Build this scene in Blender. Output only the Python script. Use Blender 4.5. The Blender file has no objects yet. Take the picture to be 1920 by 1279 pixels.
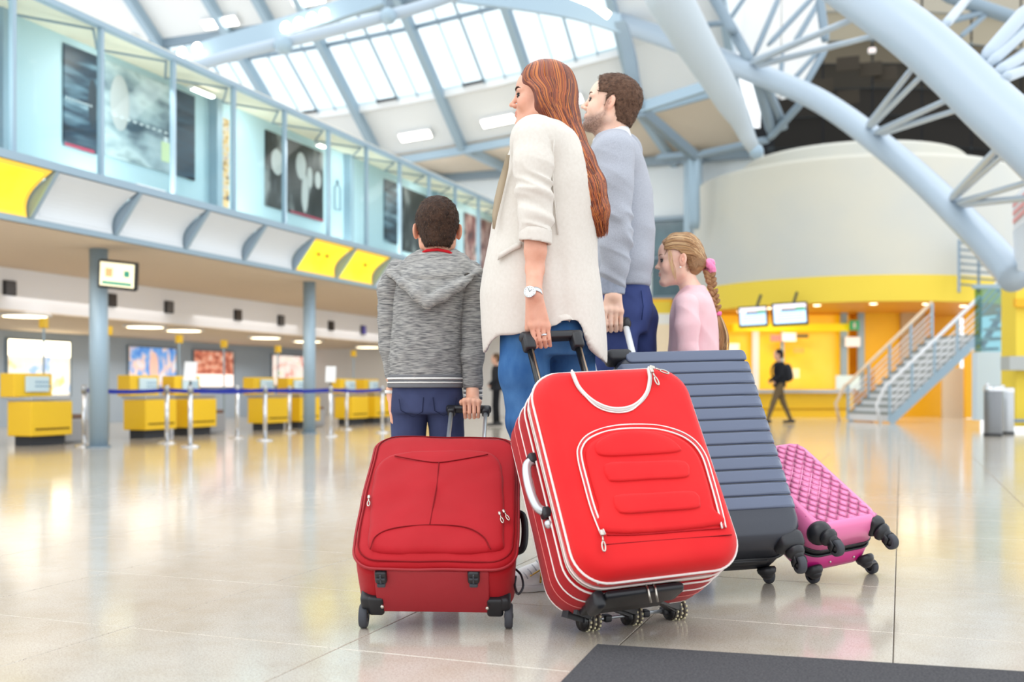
import bpy, math, random
import numpy as np
from mathutils import Matrix, Vector, noise as mnoise
random.seed(7); np.random.seed(7)
PI = math.pi
C = bpy.context.scene.collection
SC = bpy.context.scene
# ---------------------------------------------------------------- camera, light, exposure
F = 1950.0; HCAM = 0.70; HY = 728.0
TH = math.atan((1690 - 960) / F); CO, SI = math.cos(TH), math.sin(TH)
cam = bpy.data.cameras.new('camera'); camo = bpy.data.objects.new('camera', cam); C.objects.link(camo)
camo.location = (0, 0, HCAM); camo.rotation_euler = (PI / 2, 0, TH)
cam.sensor_width = 36; cam.sensor_fit = 'HORIZONTAL'; cam.lens = F / 1920 * 36
cam.shift_y = (HY - 639.5) / 1920
cam.clip_end = 200
cam.dof.use_dof = True; cam.dof.focus_distance = 3.35; cam.dof.aperture_fstop = 2.3
SC.camera = camo
SC.view_settings.view_transform = 'Standard'; SC.view_settings.look = 'None'
SC.view_settings.gamma = 1; SC.view_settings.use_curve_mapping = False
SC.view_settings.exposure = 0.45
w = bpy.data.worlds.new('sky'); SC.world = w; w.use_nodes = True
w.node_tree.nodes['Background'].inputs[0].default_value = (0.93, 0.97, 1.0, 1)
w.node_tree.nodes['Background'].inputs[1].default_value = 1.3
def area(loc, target, size, power, color=(1, 1, 1), sy=None):  # area light added as fill, no fitting built around it
    l = bpy.data.lights.new('fill_light', 'AREA'); l.energy = power; l.color = color
    l.shape = 'RECTANGLE'; l.size = size; l.size_y = sy or size
    o = bpy.data.objects.new('fill_light', l); C.objects.link(o); o.location = loc
    d = Vector(target) - Vector(loc); o.rotation_euler = d.to_track_quat('-Z', 'Y').to_euler(); return o
sun = bpy.data.lights.new('sun', 'SUN'); sun.energy = 0.35; sun.angle = 0.6; sun.color = (1, 0.97, 0.93)
suno = bpy.data.objects.new('sun', sun); C.objects.link(suno)
suno.rotation_euler = Vector((0.25, 0.45, -1)).to_track_quat('-Z', 'Y').to_euler()

# ---------------------------------------------------------------- geometry of the view: pixel rays met with real planes
V = np.array
def ray(px, py):
    a = (px - 960) / F
    return V([-SI + CO * a, CO + SI * a, (HY - py) / F])
def at(px, py, D):
    r = ray(px, py) * D; r[2] += HCAM; return r
def onf(px, py, z=0.0):
    r = ray(px, py); D = (z - HCAM) / r[2]; p = r * D; p[2] += HCAM; return p
def onx(px, py, X):
    r = ray(px, py); p = r * (X / r[0]); p[2] += HCAM; return p
def ony(px, py, Y):
    r = ray(px, py); p = r * (Y / r[1]); p[2] += HCAM; return p

# ---------------------------------------------------------------- materials
def srgb(c):
    if isinstance(c, str):
        c = [int(c[i:i + 2], 16) / 255 for i in (0, 2, 4)]
    return tuple((x / 12.92 if x <= .04045 else ((x + .055) / 1.055) ** 2.4) for x in c[:3]) + (1,)
MATS = {}
def mat(name, col='808080', rough=.5, metal=0, spec=None, emit=0, ecol=None, col2=None, nscale=8, ndetail=4, bump=0, bscale=60,
        sheen=0, stretch=None, coat=0, alpha=1, vcol=False, contrast=(.35, .65), croud=None):
    if name in MATS: return MATS[name]
    if spec is None: spec = .18 if (rough >= .55 and not metal) else .5
    m = bpy.data.materials.new(name); m.use_nodes = True; nt = m.node_tree; N = nt.nodes; L = nt.links
    b = N['Principled BSDF']; MATS[name] = m
    b.inputs['Base Color'].default_value = srgb(col)
    b.inputs['Roughness'].default_value = rough; b.inputs['Metallic'].default_value = metal
    b.inputs['Specular IOR Level'].default_value = spec
    if sheen: b.inputs['Sheen Weight'].default_value = sheen; b.inputs['Sheen Roughness'].default_value = .5
    if coat: b.inputs['Coat Weight'].default_value = coat; b.inputs['Coat Roughness'].default_value = .1
    if alpha < 1: b.inputs['Alpha'].default_value = alpha
    if emit:
        b.inputs['Emission Color'].default_value = srgb(ecol or col); b.inputs['Emission Strength'].default_value = emit
    tc = N.new('ShaderNodeTexCoord'); src = tc.outputs['Object']
    if stretch:
        mp = N.new('ShaderNodeMapping'); mp.inputs['Scale'].default_value = stretch
        L.new(src, mp.inputs['Vector']); src = mp.outputs['Vector']
    cout = None
    if col2:
        n = N.new('ShaderNodeTexNoise'); n.inputs['Scale'].default_value = nscale; n.inputs['Detail'].default_value = ndetail
        L.new(src, n.inputs['Vector'])
        r = N.new('ShaderNodeValToRGB'); r.color_ramp.elements[0].position = contrast[0]; r.color_ramp.elements[1].position = contrast[1]
        r.color_ramp.elements[0].color = srgb(col); r.color_ramp.elements[1].color = srgb(col2)
        L.new(n.outputs['Fac'], r.inputs['Fac']); cout = r.outputs['Color']
    if vcol:
        at_ = N.new('ShaderNodeAttribute'); at_.attribute_name = 'Col'
        if cout:
            mx = N.new('ShaderNodeMix'); mx.data_type = 'RGBA'; mx.blend_type = 'MULTIPLY'; mx.inputs[0].default_value = 1
            L.new(at_.outputs['Color'], mx.inputs[6]); L.new(cout, mx.inputs[7]); cout = mx.outputs[2]
        else: cout = at_.outputs['Color']
    if cout:
        L.new(cout, b.inputs['Base Color'])
        if emit and not ecol: L.new(cout, b.inputs['Emission Color'])
    if bump:
        n2 = N.new('ShaderNodeTexNoise'); n2.inputs['Scale'].default_value = bscale; n2.inputs['Detail'].default_value = 3
        L.new(src, n2.inputs['Vector'])
        bp = N.new('ShaderNodeBump'); bp.inputs['Strength'].default_value = bump; bp.inputs['Distance'].default_value = .004
        L.new(n2.outputs['Fac'], bp.inputs['Height']); L.new(bp.outputs['Normal'], b.inputs['Normal'])
    return m
def glass_mat(name, tint, refl=.08, rough=.02):
    if name in MATS: return MATS[name]
    m = bpy.data.materials.new(name); m.use_nodes = True; nt = m.node_tree; N = nt.nodes; N.clear()
    o = N.new('ShaderNodeOutputMaterial'); mx = N.new('ShaderNodeMixShader'); mx.inputs[0].default_value = refl
    t = N.new('ShaderNodeBsdfTransparent'); t.inputs[0].default_value = srgb(tint)
    g = N.new('ShaderNodeBsdfGlossy'); g.inputs['Roughness'].default_value = rough
    nt.links.new(t.outputs[0], mx.inputs[1]); nt.links.new(g.outputs[0], mx.inputs[2]); nt.links.new(mx.outputs[0], o.inputs[0])
    MATS[name] = m; return m

# ---------------------------------------------------------------- objects
WM = {}
def setp(o, label=None, cat=None, group=None, kind=None):
    if label: o['label'] = label
    if cat: o['category'] = cat
    if group: o['group'] = group
    if kind: o['kind'] = kind
    return o
def empty(name, loc=(0, 0, 0), rz=0, label=None, cat=None, group=None, kind=None):
    o = bpy.data.objects.new(name, None); o.empty_display_size = .1; C.objects.link(o)
    o.location = loc; o.rotation_euler = (0, 0, rz)
    WM[o.name] = np.array((Matrix.Translation(Vector(loc)) @ Matrix.Rotation(rz, 4, 'Z')).inverted())
    return setp(o, label, cat, group, kind)
def mesh_obj(name, verts, faces, m, parent=None, smooth=False, mats=None, midx=None, cols=None):
    verts = np.asarray(verts, float)
    if parent is not None:
        M = WM[parent.name]; verts = verts @ M[:3, :3].T + M[:3, 3]
    me = bpy.data.meshes.new(name); me.from_pydata(verts.tolist(), [], faces if isinstance(faces, list) else faces.tolist())
    if cols is not None:
        ca = me.color_attributes.new('Col', 'FLOAT_COLOR', 'POINT')
        cc = np.ones((len(verts), 4)); cc[:, :3] = cols; ca.data.foreach_set('color', cc.ravel())
    for mm in (mats or [m]): me.materials.append(mm)
    if midx is not None: me.polygons.foreach_set('material_index', midx)
    if smooth: me.polygons.foreach_set('use_smooth', [True] * len(me.polygons))
    me.update()
    o = bpy.data.objects.new(name, me); C.objects.link(o)
    if parent is not None: o.parent = parent; WM[o.name] = WM[parent.name]
    else: WM[o.name] = np.eye(4)
    return o
def rotm(rx=0, ry=0, rz=0):
    return np.array(Matrix.Rotation(rz, 3, 'Z') @ Matrix.Rotation(ry, 3, 'Y') @ Matrix.Rotation(rx, 3, 'X'))
def basis(x, z=None, y=None):
    """columns = unit axes"""
    x = V(x, float); x /= np.linalg.norm(x)
    if z is None: z = V([0, 0, 1.])
    z = V(z, float); z = z - x * (x @ z)
    if np.linalg.norm(z) < 1e-6: z = V([0, 1., 0]) - x * x[1]
    z /= np.linalg.norm(z); y = np.cross(z, x)
    return np.stack([x, y, z], 1)
class MB:
    def __init__(s): s.v = []; s.f = []; s.mi = []
    def add(s, v, f, mi=0):
        n = len(s.v); s.v += [tuple(p) for p in np.asarray(v, float)]
        s.f += [tuple(int(i) + n for i in q) for q in f]; s.mi += [mi] * len(f); return s
    def box(s, c, sz, R=None, mi=0):
        hx, hy, hz = [q / 2 for q in sz]
        v = V([(x, y, z) for x in (-hx, hx) for y in (-hy, hy) for z in (-hz, hz)])
        if R is not None: v = v @ R.T
        return s.add(v + V(c), [(0, 1, 3, 2), (4, 6, 7, 5), (0, 4, 5, 1), (2, 3, 7, 6), (0, 2, 6, 4), (1, 5, 7, 3)], mi)
    def bb(s, x0, x1, y0, y1, z0, z1, mi=0):
        return s.box(((x0 + x1) / 2, (y0 + y1) / 2, (z0 + z1) / 2), (x1 - x0, y1 - y0, z1 - z0), mi=mi)
    def rbox(s, c, sz, r, R=None, n=3, mi=0):
        """rounded box"""
        h = V(sz, float) / 2; r = min(r, *(h * .999))
        t = []
        for i in range(3):
            a = [-(h[i]) + r * (1 - math.cos(PI / 2 * k / n)) for k in range(n + 1)]
            t.append(np.array(a + [-q for q in a[::-1]]))
        vs = {}; V_ = []; Fc = []
        def vid(p):
            k = tuple(np.round(p, 7))
            if k not in vs:
                inner = np.clip(p, -(h - r), h - r); d = p - inner; L_ = np.linalg.norm(d)
                q = inner + (d / L_ * r if L_ > 1e-9 else d)
                vs[k] = len(V_); V_.append(q)
            return vs[k]
        m = 2 * n + 2
        for ax in range(3):
            b_, c_ = (ax + 1) % 3, (ax + 2) % 3
            for sg in (-1, 1):
                for i in range(m - 1):
                    for j in range(m - 1):
                        q = []
                        for (ii, jj) in ((i, j), (i + 1, j), (i + 1, j + 1), (i, j + 1)):
                            p = np.zeros(3); p[ax] = sg * h[ax]; p[b_] = t[b_][ii]; p[c_] = t[c_][jj]; q.append(vid(p))
                        Fc.append(q if sg > 0 else q[::-1])
        v = V(V_)
        if R is not None: v = v @ R.T
        return s.add(v + V(c), Fc, mi)
    def tube(s, P, r, n=8, closed=False, cap=True, mi=0, flat=None):
        P = [V(p, float) for p in P]; k = len(P)
        rs = [r] * k if np.isscalar(r) else list(r)
        T = []
        for i in range(k):
            a = P[(i - 1) % k] if (closed or i > 0) else P[i]; b = P[(i + 1) % k] if (closed or i < k - 1) else P[i]
            d = b - a; T.append(d / (np.linalg.norm(d) + 1e-12))
        up = V([0, 0, 1.]) if abs(T[0][2]) < .9 else V([1., 0, 0])
        u = np.cross(T[0], up); u /= np.linalg.norm(u); vs = []
        for i in range(k):
            u = u - T[i] * (u @ T[i]); u /= np.linalg.norm(u); w_ = np.cross(T[i], u)
            for j in range(n):
                a = 2 * PI * j / n
                vs.append(P[i] + rs[i] * (math.cos(a) * u + math.sin(a) * w_ * (flat or 1)))
        fs = []
        for i in range(k if closed else k - 1):
            for j in range(n):
                a = i * n + j; b = i * n + (j + 1) % n; c2 = ((i + 1) % k) * n
                fs.append((a, b, c2 + (j + 1) % n, c2 + j))
        if cap and not closed: fs += [tuple(range(n))[::-1], tuple((k - 1) * n + j for j in range(n))]
        return s.add(vs, fs, mi)
    def cyl(s, a, b, r, n=16, r2=None, mi=0): return s.tube([a, b], [r, r if r2 is None else r2], n, mi=mi)
    def strip(s, P, width_vec, thick_vec, mi=0):
        """rectangular section swept along P; vectors constant or per point"""
        P = [V(p, float) for p in P]; vs = []
        for i, p in enumerate(P):
            wv = V(width_vec[i] if np.ndim(width_vec) > 1 else width_vec, float) / 2
            tv = V(thick_vec[i] if np.ndim(thick_vec) > 1 else thick_vec, float) / 2
            vs += [p - wv - tv, p + wv - tv, p + wv + tv, p - wv + tv]
        fs = []
        for i in range(len(P) - 1):
            for j in range(4): fs.append((4 * i + j, 4 * i + (j + 1) % 4, 4 * i + 4 + (j + 1) % 4, 4 * i + 4 + j))
        e = 4 * (len(P) - 1); fs += [(3, 2, 1, 0), (e, e + 1, e + 2, e + 3)]
        return s.add(vs, fs, mi)
    def beam(s, a, b, wd, ht, up=(0, 0, 1), mi=0):
        a, b = V(a, float), V(b, float); L_ = np.linalg.norm(b - a); R = basis(b - a, up)
        return s.box((a + b) / 2, (L_, wd, ht), R, mi)
    def sph(s, c, r, nu=16, nv=10, R=None, mi=0):
        r = V([r] * 3 if np.isscalar(r) else r, float); vs = [V([0, 0, 1.])]; fs = []
        for i in range(1, nv):
            for j in range(nu):
                t, p = PI * i / nv, 2 * PI * j / nu
                vs.append(V([math.sin(t) * math.cos(p), math.sin(t) * math.sin(p), math.cos(t)]))
        vs.append(V([0, 0, -1.])); v = V(vs) * r
        for j in range(nu):
            fs.append((0, 1 + j, 1 + (j + 1) % nu))
            for i in range(nv - 2):
                a = 1 + i * nu; fs.append((a + j, a + nu + j, a + nu + (j + 1) % nu, a + (j + 1) % nu))
            e = 1 + (nv - 2) * nu; fs.append((e + j, len(vs) - 1, e + (j + 1) % nu))
        if R is not None: v = v @ R.T
        return s.add(v + V(c), fs, mi)
    def lathe(s, prof, c=(0, 0, 0), n=24, R=None, mi=0, a0=0, a1=2 * PI):
        full = abs(a1 - a0 - 2 * PI) < 1e-6; k = n if full else n + 1; vs = []
        for (r, z) in prof:
            for j in range(k):
                a = a0 + (a1 - a0) * j / n; vs.append((r * math.cos(a), r * math.sin(a), z))
        v = V(vs); fs = []
        for i in range(len(prof) - 1):
            for j in range(n):
                j2 = (j + 1) % k; fs.append((i * k + j, i * k + j2, (i + 1) * k + j2, (i + 1) * k + j))
        if R is not None: v = v @ R.T
        return s.add(v + V(c), fs, mi)
    def poly(s, P, th, mi=0):
        """flat polygon given thickness vector th"""
        P = [V(p, float) for p in P]; n = len(P); th = V(th, float)
        return s.add(P + [p + th for p in P], [tuple(range(n))[::-1], tuple(range(n, 2 * n))] + [(i, (i + 1) % n, n + (i + 1) % n, n + i) for i in range(n)], mi)
    def build(s, name, m, parent=None, smooth=False, label=None, cat=None, group=None, kind=None, mats=None, bevel=0):
        o = mesh_obj(name, s.v, s.f, m, parent, smooth, mats, s.mi if mats else None)
        if bevel:
            b = o.modifiers.new('b', 'BEVEL'); b.width = bevel; b.segments = 2; b.limit_method = 'ANGLE'
        return setp(o, label, cat, group, kind)
def smooth_angle(o, deg=40):
    me = o.data; me.polygons.foreach_set('use_smooth', [True] * len(me.polygons))
    try: me.set_sharp_from_angle(angle=math.radians(deg))
    except Exception: pass
    return o
def copy_tree(o, parent=None):
    c = o.copy(); C.objects.link(c)
    if parent is not None: c.parent = parent
    WM[c.name] = WM.get(o.name, np.eye(4))
    for ch in list(o.children): copy_tree(ch, c)
    return c
CHAR = {}
def text_obj(name, s, m, parent, loc, size, R, extrude=.001):
    """lettering as a thin mesh: R columns = right, up, normal"""
    cu = bpy.data.curves.new(name, 'FONT'); cu.body = s; cu.size = size; cu.extrude = extrude; cu.align_x = 'CENTER'; cu.align_y = 'CENTER'; cu.resolution_u = 2
    o = bpy.data.objects.new(name, cu); C.objects.link(o)
    me = bpy.data.meshes.new_from_object(o); C.objects.unlink(o); bpy.data.objects.remove(o)
    v = np.zeros(len(me.vertices) * 3); me.vertices.foreach_get('co', v); v = v.reshape(-1, 3)
    v = v @ np.asarray(R).T + V(loc)
    return mesh_obj(name, v, [tuple(p.vertices) for p in me.polygons], m, parent)
# ================================================================ SETTING
m_tile = mat('terrazzo_tile', 'c9c2b7', rough=.14, spec=.5, col2='d4cec4', nscale=140, ndetail=6, contrast=(.38, .6), coat=.25)
def floor_detail(m):
    nt = m.node_tree; N = nt.nodes; L = nt.links; b = N['Principled BSDF']
    src = b.inputs['Base Color'].links[0].from_socket
    tc = N.new('ShaderNodeTexCoord'); geo = N.new('ShaderNodeNewGeometry')
    def noise(sc, det, p0, p1, c0, c1, prev, blend='MULTIPLY', f=1.0):
        n = N.new('ShaderNodeTexNoise'); n.inputs['Scale'].default_value = sc; n.inputs['Detail'].default_value = det
        L.new(geo.outputs['Position'], n.inputs['Vector'])
        r = N.new('ShaderNodeValToRGB'); r.color_ramp.elements[0].position = p0; r.color_ramp.elements[1].position = p1
        r.color_ramp.elements[0].color = srgb(c0); r.color_ramp.elements[1].color = srgb(c1)
        L.new(n.outputs['Fac'], r.inputs['Fac'])
        mx = N.new('ShaderNodeMix'); mx.data_type = 'RGBA'; mx.blend_type = blend; mx.inputs[0].default_value = f
        L.new(prev, mx.inputs[6]); L.new(r.outputs['Color'], mx.inputs[7]); return mx.outputs[2]
    o = noise(1.1, 3, .35, .7, 'f2eee8', 'ffffff', src)
    o = noise(9, 4, .3, .6, 'f8f5f0', 'ffffff', o)
    o = noise(330, 2, .30, .42, '8e8074', 'ffffff', o)
    L.new(o, b.inputs['Base Color'])
floor_detail(m_tile)
m_grout = mat('grout', '6d6459', rough=.8)
fl_root = empty('floor', (0, 5, 0), kind='structure')
TX0, TY0, TP, TQ = -0.02, 3.17, .70, .715
nx0, nx1, ny0, ny1 = -9, 5, -4, 12
gx0, gx1, gy0, gy1 = TX0 + nx0 * TP, TX0 + nx1 * TP, TY0 + ny0 * TQ, TY0 + ny1 * TQ
MB().bb(-20, 10, -6, 32, -.06, -.006).build('floor_bed', m_grout, fl_root)
mb = MB()
for a in [(-20, gx0, -6, 32), (gx1, 10, -6, 32), (gx0, gx1, -6, gy0), (gx0, gx1, gy1, 32)]:
    mb.bb(a[0] + .001, a[1] - .001, a[2] + .001, a[3] - .001, -.03, 0)
mb.build('polished_floor', m_tile, fl_root)
tl = MB(); g = .0016
x0, x1, y0, y1 = g, TP - g, g, TQ - g; e = .0015
tl.add([(x0, y0, -.02), (x1, y0, -.02), (x1, y1, -.02), (x0, y1, -.02), (x0, y0, -e), (x1, y0, -e), (x1, y1, -e), (x0, y1, -e),
        (x0 + e, y0 + e, 0), (x1 - e, y0 + e, 0), (x1 - e, y1 - e, 0), (x0 + e, y1 - e, 0)],
       [(0, 1, 5, 4), (1, 2, 6, 5), (2, 3, 7, 6), (3, 0, 4, 7), (4, 5, 9, 8), (5, 6, 10, 9), (6, 7, 11, 10), (7, 4, 8, 11), (8, 9, 10, 11)])
t0 = tl.build('tile', m_tile)
first = True
for i in range(nx0, nx1):
    for j in range(ny0, ny1):
        o = t0 if first else t0.copy()
        if not first: C.objects.link(o)
        first = False; o.parent = fl_root; o.location = (TX0 + i * TP, TY0 + j * TQ - 5, 0)

# ---- pale paints and metals
m_white = mat('white_paint', 'e9eaea', rough=.6)
m_cream = mat('cream_ceiling', 'e0d2c0', rough=.8)
m_bluewall = mat('pale_blue_panel', 'bedae5', rough=.45)
m_steel = mat('blue_grey_steel', '9cb3c3', rough=.4, metal=.15)
m_steeld = mat('dark_blue_grey_steel', '8496a4', rough=.45, metal=.2)
m_tube = mat('pale_blue_tube', 'a9b9c8', rough=.35, coat=.2)
m_chrome = mat('polished_steel', 'd8dadd', rough=.18, metal=1)
m_brush = mat('brushed_steel', 'b5b8bb', rough=.32, metal=1)
m_black = mat('black_plastic', '1d1d20', rough=.45)
m_yel = mat('yellow_laminate', 'f3c71f', rough=.4)
m_yel2 = mat('deep_yellow_laminate', 'f0b400', rough=.4)
m_band = mat('mustard_band', 'efd34f', rough=.55)
m_dark = mat('dark_recess', '3c3f44', rough=.6)
m_roofp = mat('white_roof_panel', 'e6eaec', rough=.7)
m_darkroof = mat('dark_roof_panel', '5c554c', rough=.8, col2='6b6257', nscale=3)
m_lamp = mat('lamp_white', 'fffdf6', emit=6, ecol='fff8ea')
m_lampw = mat('lamp_warm', 'fff3dd', emit=3.5, ecol='ffedc8')
m_pane = glass_mat('clear_glass', 'f4fafb', .012)
m_skyp = glass_mat('sky_glass', 'f4fbfd', .04)

# ---- vaulted ceiling with skylight
YK, SL = 25.0, .70
def edge(x):
    t = min(max(x + 12.7, -3), 12); return 6.96 + .05 * t + .0078 * t * t
def rz_(x, y): return edge(x) + SL * (YK - y)
def roofhit(px, py):
    r = ray(px, py); a, b = 5., 60.
    for _ in range(50):
        m_ = (a + b) / 2
        if HCAM + r[2] * m_ > rz_(r[0] * m_, r[1] * m_): b = m_
        else: a = m_
    p = r * a; p[2] += HCAM; return p
ceil = empty('ceiling', (-10, 24, 7.5), kind='structure')
RIBX = [-17.4, -15.35, -13.1, -10.72, -8.38, -6.05, -3.7]
SY0, SY1 = 21.45, 23.6        # skylight band
def roof_sheet(x0, x1, y0, y1, dz=0., th=.08, nx=6):
    b = MB(); v = []; fs = []
    for i in range(nx + 1):
        x = x0 + (x1 - x0) * i / nx
        v += [(x, y0, rz_(x, y0) + dz), (x, y1, rz_(x, y1) + dz), (x, y1, rz_(x, y1) + dz + th), (x, y0, rz_(x, y0) + dz + th)]
    for i in range(nx):
        for j in range(4): fs.append((4 * i + j, 4 * i + (j + 1) % 4, 4 * i + 4 + (j + 1) % 4, 4 * i + 4 + j))
    fs += [(3, 2, 1, 0), (4 * nx, 4 * nx + 1, 4 * nx + 2, 4 * nx + 3)]
    return b.add(v, fs)
for i in range(len(RIBX) - 1):
    a, b_ = RIBX[i] + .01, RIBX[i + 1] - .01
    roof_sheet(a, b_, SY1 + .01, YK, th=.1).build('roof_panel', m_roofp, ceil)
    roof_sheet(a, b_, 18.2, SY0 - .01 if i < 5 else SY1, th=.1).build('roof_panel', m_roofp, ceil)
roof_sheet(-26, RIBX[0] - .01, 18.2, YK, th=.1).build('roof_panel', m_roofp, ceil)
# flat cream soffit between the vault foot and the far wall
for i in range(len(RIBX) - 1):
    a, b_ = RIBX[i] + .01, RIBX[i + 1] - .01
    mb = MB(); mb.add([(a, YK, edge(a)), (b_, YK, edge(b_)), (b_, 29.6, 7.25), (a, 29.6, 7.25), (a, YK, edge(a) + .1), (b_, YK, edge(b_) + .1), (b_, 29.6, 7.35), (a, 29.6, 7.35)],
           [(0, 1, 2, 3), (4, 7, 6, 5), (0, 4, 5, 1), (1, 5, 6, 2), (2, 6, 7, 3), (3, 7, 4, 0)])
    mb.build('soffit_panel', m_cream, ceil)
for x in RIBX + [-14.1]:
    mb = MB(); ya = 18.4 if x != -14.1 else 18.4; yb = YK if x != -14.1 else SY0
    mb.beam((x, ya, rz_(x, ya) - .14), (x, yb, rz_(x, yb) - .14), .17, .28)
    if x != -14.1: mb.beam((x, YK, rz_(x, YK) - .12), (x, 29.4, 7.10), .16, .22)
    mb.build('rib', m_steel, ceil)
def purlin(y, x0, x1, w_, h_, dz, m_, n=10):
    P = [(x0 + (x1 - x0) * i / n, y, rz_(x0 + (x1 - x0) * i / n, y) + dz) for i in range(n + 1)]
    MB().strip(P, (0, w_, 0), (0, 0, h_)).build('purlin', m_, ceil)
purlin(YK - .05, -18, -3.8, .12, .2, -.22, m_steel); purlin(SY1 + .06, -18, -5.9, .12, .16, -.02, m_white); purlin(SY0 - .06, -18, -5.9, .14, .2, -.05, m_steeld)
MB().beam((-20, 28.9, 7.1), (-3.9, 28.9, 7.1), .2, .22).build('purlin', m_steeld, ceil)
MB().beam((-20, 28.7, 7.55), (-3.9, 28.7, 7.55), .12, .12).build('purlin', m_steeld, ceil)
# skylight
sky_ = empty('window_1', (-11.6, 22.5, 9), kind='structure')
ym = 22.02
for i in range(5):
    a, b_ = RIBX[i] + .09, RIBX[i + 1] - .09; n = 4
    xs = [a + (b_ - a) * k / n for k in range(n + 1)]
    for k in range(n):
        for (u0, u1) in ((SY0, ym), (ym, SY1)):
            roof_sheet(xs[k] + .02, xs[k + 1] - .02, u0 + .02, u1 - .02, th=.02, nx=1).build('pane', m_skyp, sky_)
        if k: MB().beam((xs[k], SY0, rz_(xs[k], SY0)), (xs[k], SY1, rz_(xs[k], SY1)), .025 if k != 2 else .06, .05).build('mullion', m_steel, sky_)
    MB().beam((a, ym, rz_(a, ym) - .02), (b_, ym, rz_(b_, ym) - .02), .07, .09).build('transom', m_steeld, sky_)
    if i in (1, 2, 3):
        j = xs[1]; MB().beam((j, SY1 - .1, rz_(j, SY1 - .1) - .05), (xs[2], SY1 - .1, rz_(xs[2], SY1 - .1) - .05), .05, .06).build('window_opener', m_dark, sky_)
# roof lamps
def roof_lamp(px, py, w_, label, y=None):
    p = roofhit(px, py); R = basis((1, 0, (edge(p[0] + .5) - edge(p[0])) / .5), None)
    n = V([0, SL, 1.]); n /= np.linalg.norm(n); X = R[:, 0]; Y_ = np.cross(n, X); Y_ /= np.linalg.norm(Y_); R = np.stack([X, Y_, np.cross(X, Y_)], 1)
    r = empty('ceiling_light', tuple(p), 0, label, 'ceiling light', 'long lamps on the vaulted ceiling')
    MB().rbox(p + R @ V([0, 0, -.06]), (w_, .30, .10), .04, R).build('housing', m_white, r, True)
    MB().rbox(p + R @ V([0, 0, -.10]), (w_ - .08, .24, .06), .03, R).build('diffuser', m_lamp, r, True)
roof_lamp(415, 38, 1.05, 'long white lamp on the ceiling above the upper floor posters at left')
roof_lamp(580, -4, .9, 'long white lamp cut by the top edge left of the skylight')
roof_lamp(780, 250, .95, 'glowing oblong lamp on the vaulted ceiling under the skylight, left of the pair')
roof_lamp(935, 222, .95, 'glowing oblong lamp just left of the woman\'s face')
roof_lamp(1060, 186, .95, 'glowing oblong lamp between the heads of the woman and the man')

for x in (-12, -9.6, -7.2): area((x, 25.2, 6.6), (x, 29.4, 2.5), .5, 22, (1, .98, .95), .2)  # area lights added near the roof lamps to brighten the far wall
# ---- far wall
mb = MB().bb(-20, -3.6, 29.4, 29.7, 0, 7.3); mb.build('wall_far', mat('far_wall', 'e6eef2', rough=.7), kind='structure')
wf = empty('window_2', (-6.2, 29.3, 3), kind='structure')
a, b_ = ony(1222, 560, 29.25), ony(1283, 408, 29.25)
MB().bb(a[0], b_[0], 29.28, 29.36, a[2], b_[2]).build('pane', mat('teal_glass', '5d7c88', rough=.25, col2='3d525c', nscale=.8), wf)
for z in (a[2], b_[2]): MB().bb(a[0] - .05, b_[0] + .05, 29.2, 29.38, z - .06, z + .06).build('frame', m_steeld, wf)
MB().bb(a[0] - .02, b_[0], 29.22, 29.36, a[2] + (b_[2] - a[2]) * .5, a[2] + (b_[2] - a[2]) * .5 + .05).build('transom', m_steeld, wf)
def column(px, D, r, z1, name='steel_column', label=None, grp=None, z0=0, base=True):
    p = at(px, 728, D); root = empty(name, (p[0], p[1], z0), 0, label, 'column', grp)
    MB().cyl((p[0], p[1], z0), (p[0], p[1], z1), r, 24).build('shaft', m_steel, root, True)
    if base: MB().cyl((p[0], p[1], z0), (p[0], p[1], z0 + .02), r * 1.35, 24).build('base_plate', m_steeld, root)
    return root
for px, lb in ((1290, 'slim steel column against the far wall beside the cream drum, left of two'), (1309, 'slim steel column touching the cream drum edge, right of two')):
    p = ony(px, 728, 28.6); r = empty('wall_column', (p[0], 28.6, 0), 0, lb, 'column', 'paired far columns')
    MB().bb(p[0] - .1, p[0] + .1, 28.5, 28.7, 0, 7.1).build('shaft', m_steel, r); MB().bb(p[0] - .14, p[0] + .14, 28.46, 28.74, 6.9, 7.08).build('cap', m_steeld, r)

# ---- left side: upper floor gallery over the check-in hall
XF, ZB, ZT = -8.2, 2.375, 2.93
gwx = -9.25
zc1 = onx(323, 148, gwx)[2]
MB().bb(gwx - .15, gwx, 5, 24.5, 2.7, zc1).build('wall_gallery', m_bluewall, kind='structure')
for k, y in enumerate([8.62, 12.38, 16.2, 19.9]):
    MB().bb(gwx, gwx + .14, y, y + .13, 2.9, zc1 - .03).build('trim_%d' % (k + 1), m_steel, kind='structure')
mb = MB().add([(XF - .05, 5, 4.66), (XF - .05, 24.5, 4.66), (gwx - .15, 24.5, zc1), (gwx - .15, 5, zc1), (XF - .05, 5, 4.76), (XF - .05, 24.5, 4.76), (gwx - .15, 24.5, zc1 + .1), (gwx - .15, 5, zc1 + .1)],
        [(0, 1, 2, 3), (4, 7, 6, 5), (0, 4, 5, 1), (1, 5, 6, 2), (2, 6, 7, 3), (3, 7, 4, 0)])
mb.build('ceiling_gallery', mat('gallery_ceiling', 'fbf0da', rough=.6), kind='structure')
MB().bb(gwx - .15, XF - .28, 5, 24.5, ZB + .1, 2.74).build('floor_gallery', m_cream, kind='structure')
MB().bb(-16, XF, 5, 24.5, ZB - .03, ZB + .0).build('ceiling_soffit', mat('beige_soffit', 'ddccb8', rough=.8), kind='structure')
MB().bb(-11.6, -11.42, 5, 24.5, 1.775, ZB - .03).build('wall_bulkhead', mat('bulkhead', 'eef0f6', rough=.6), kind='structure')
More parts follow.
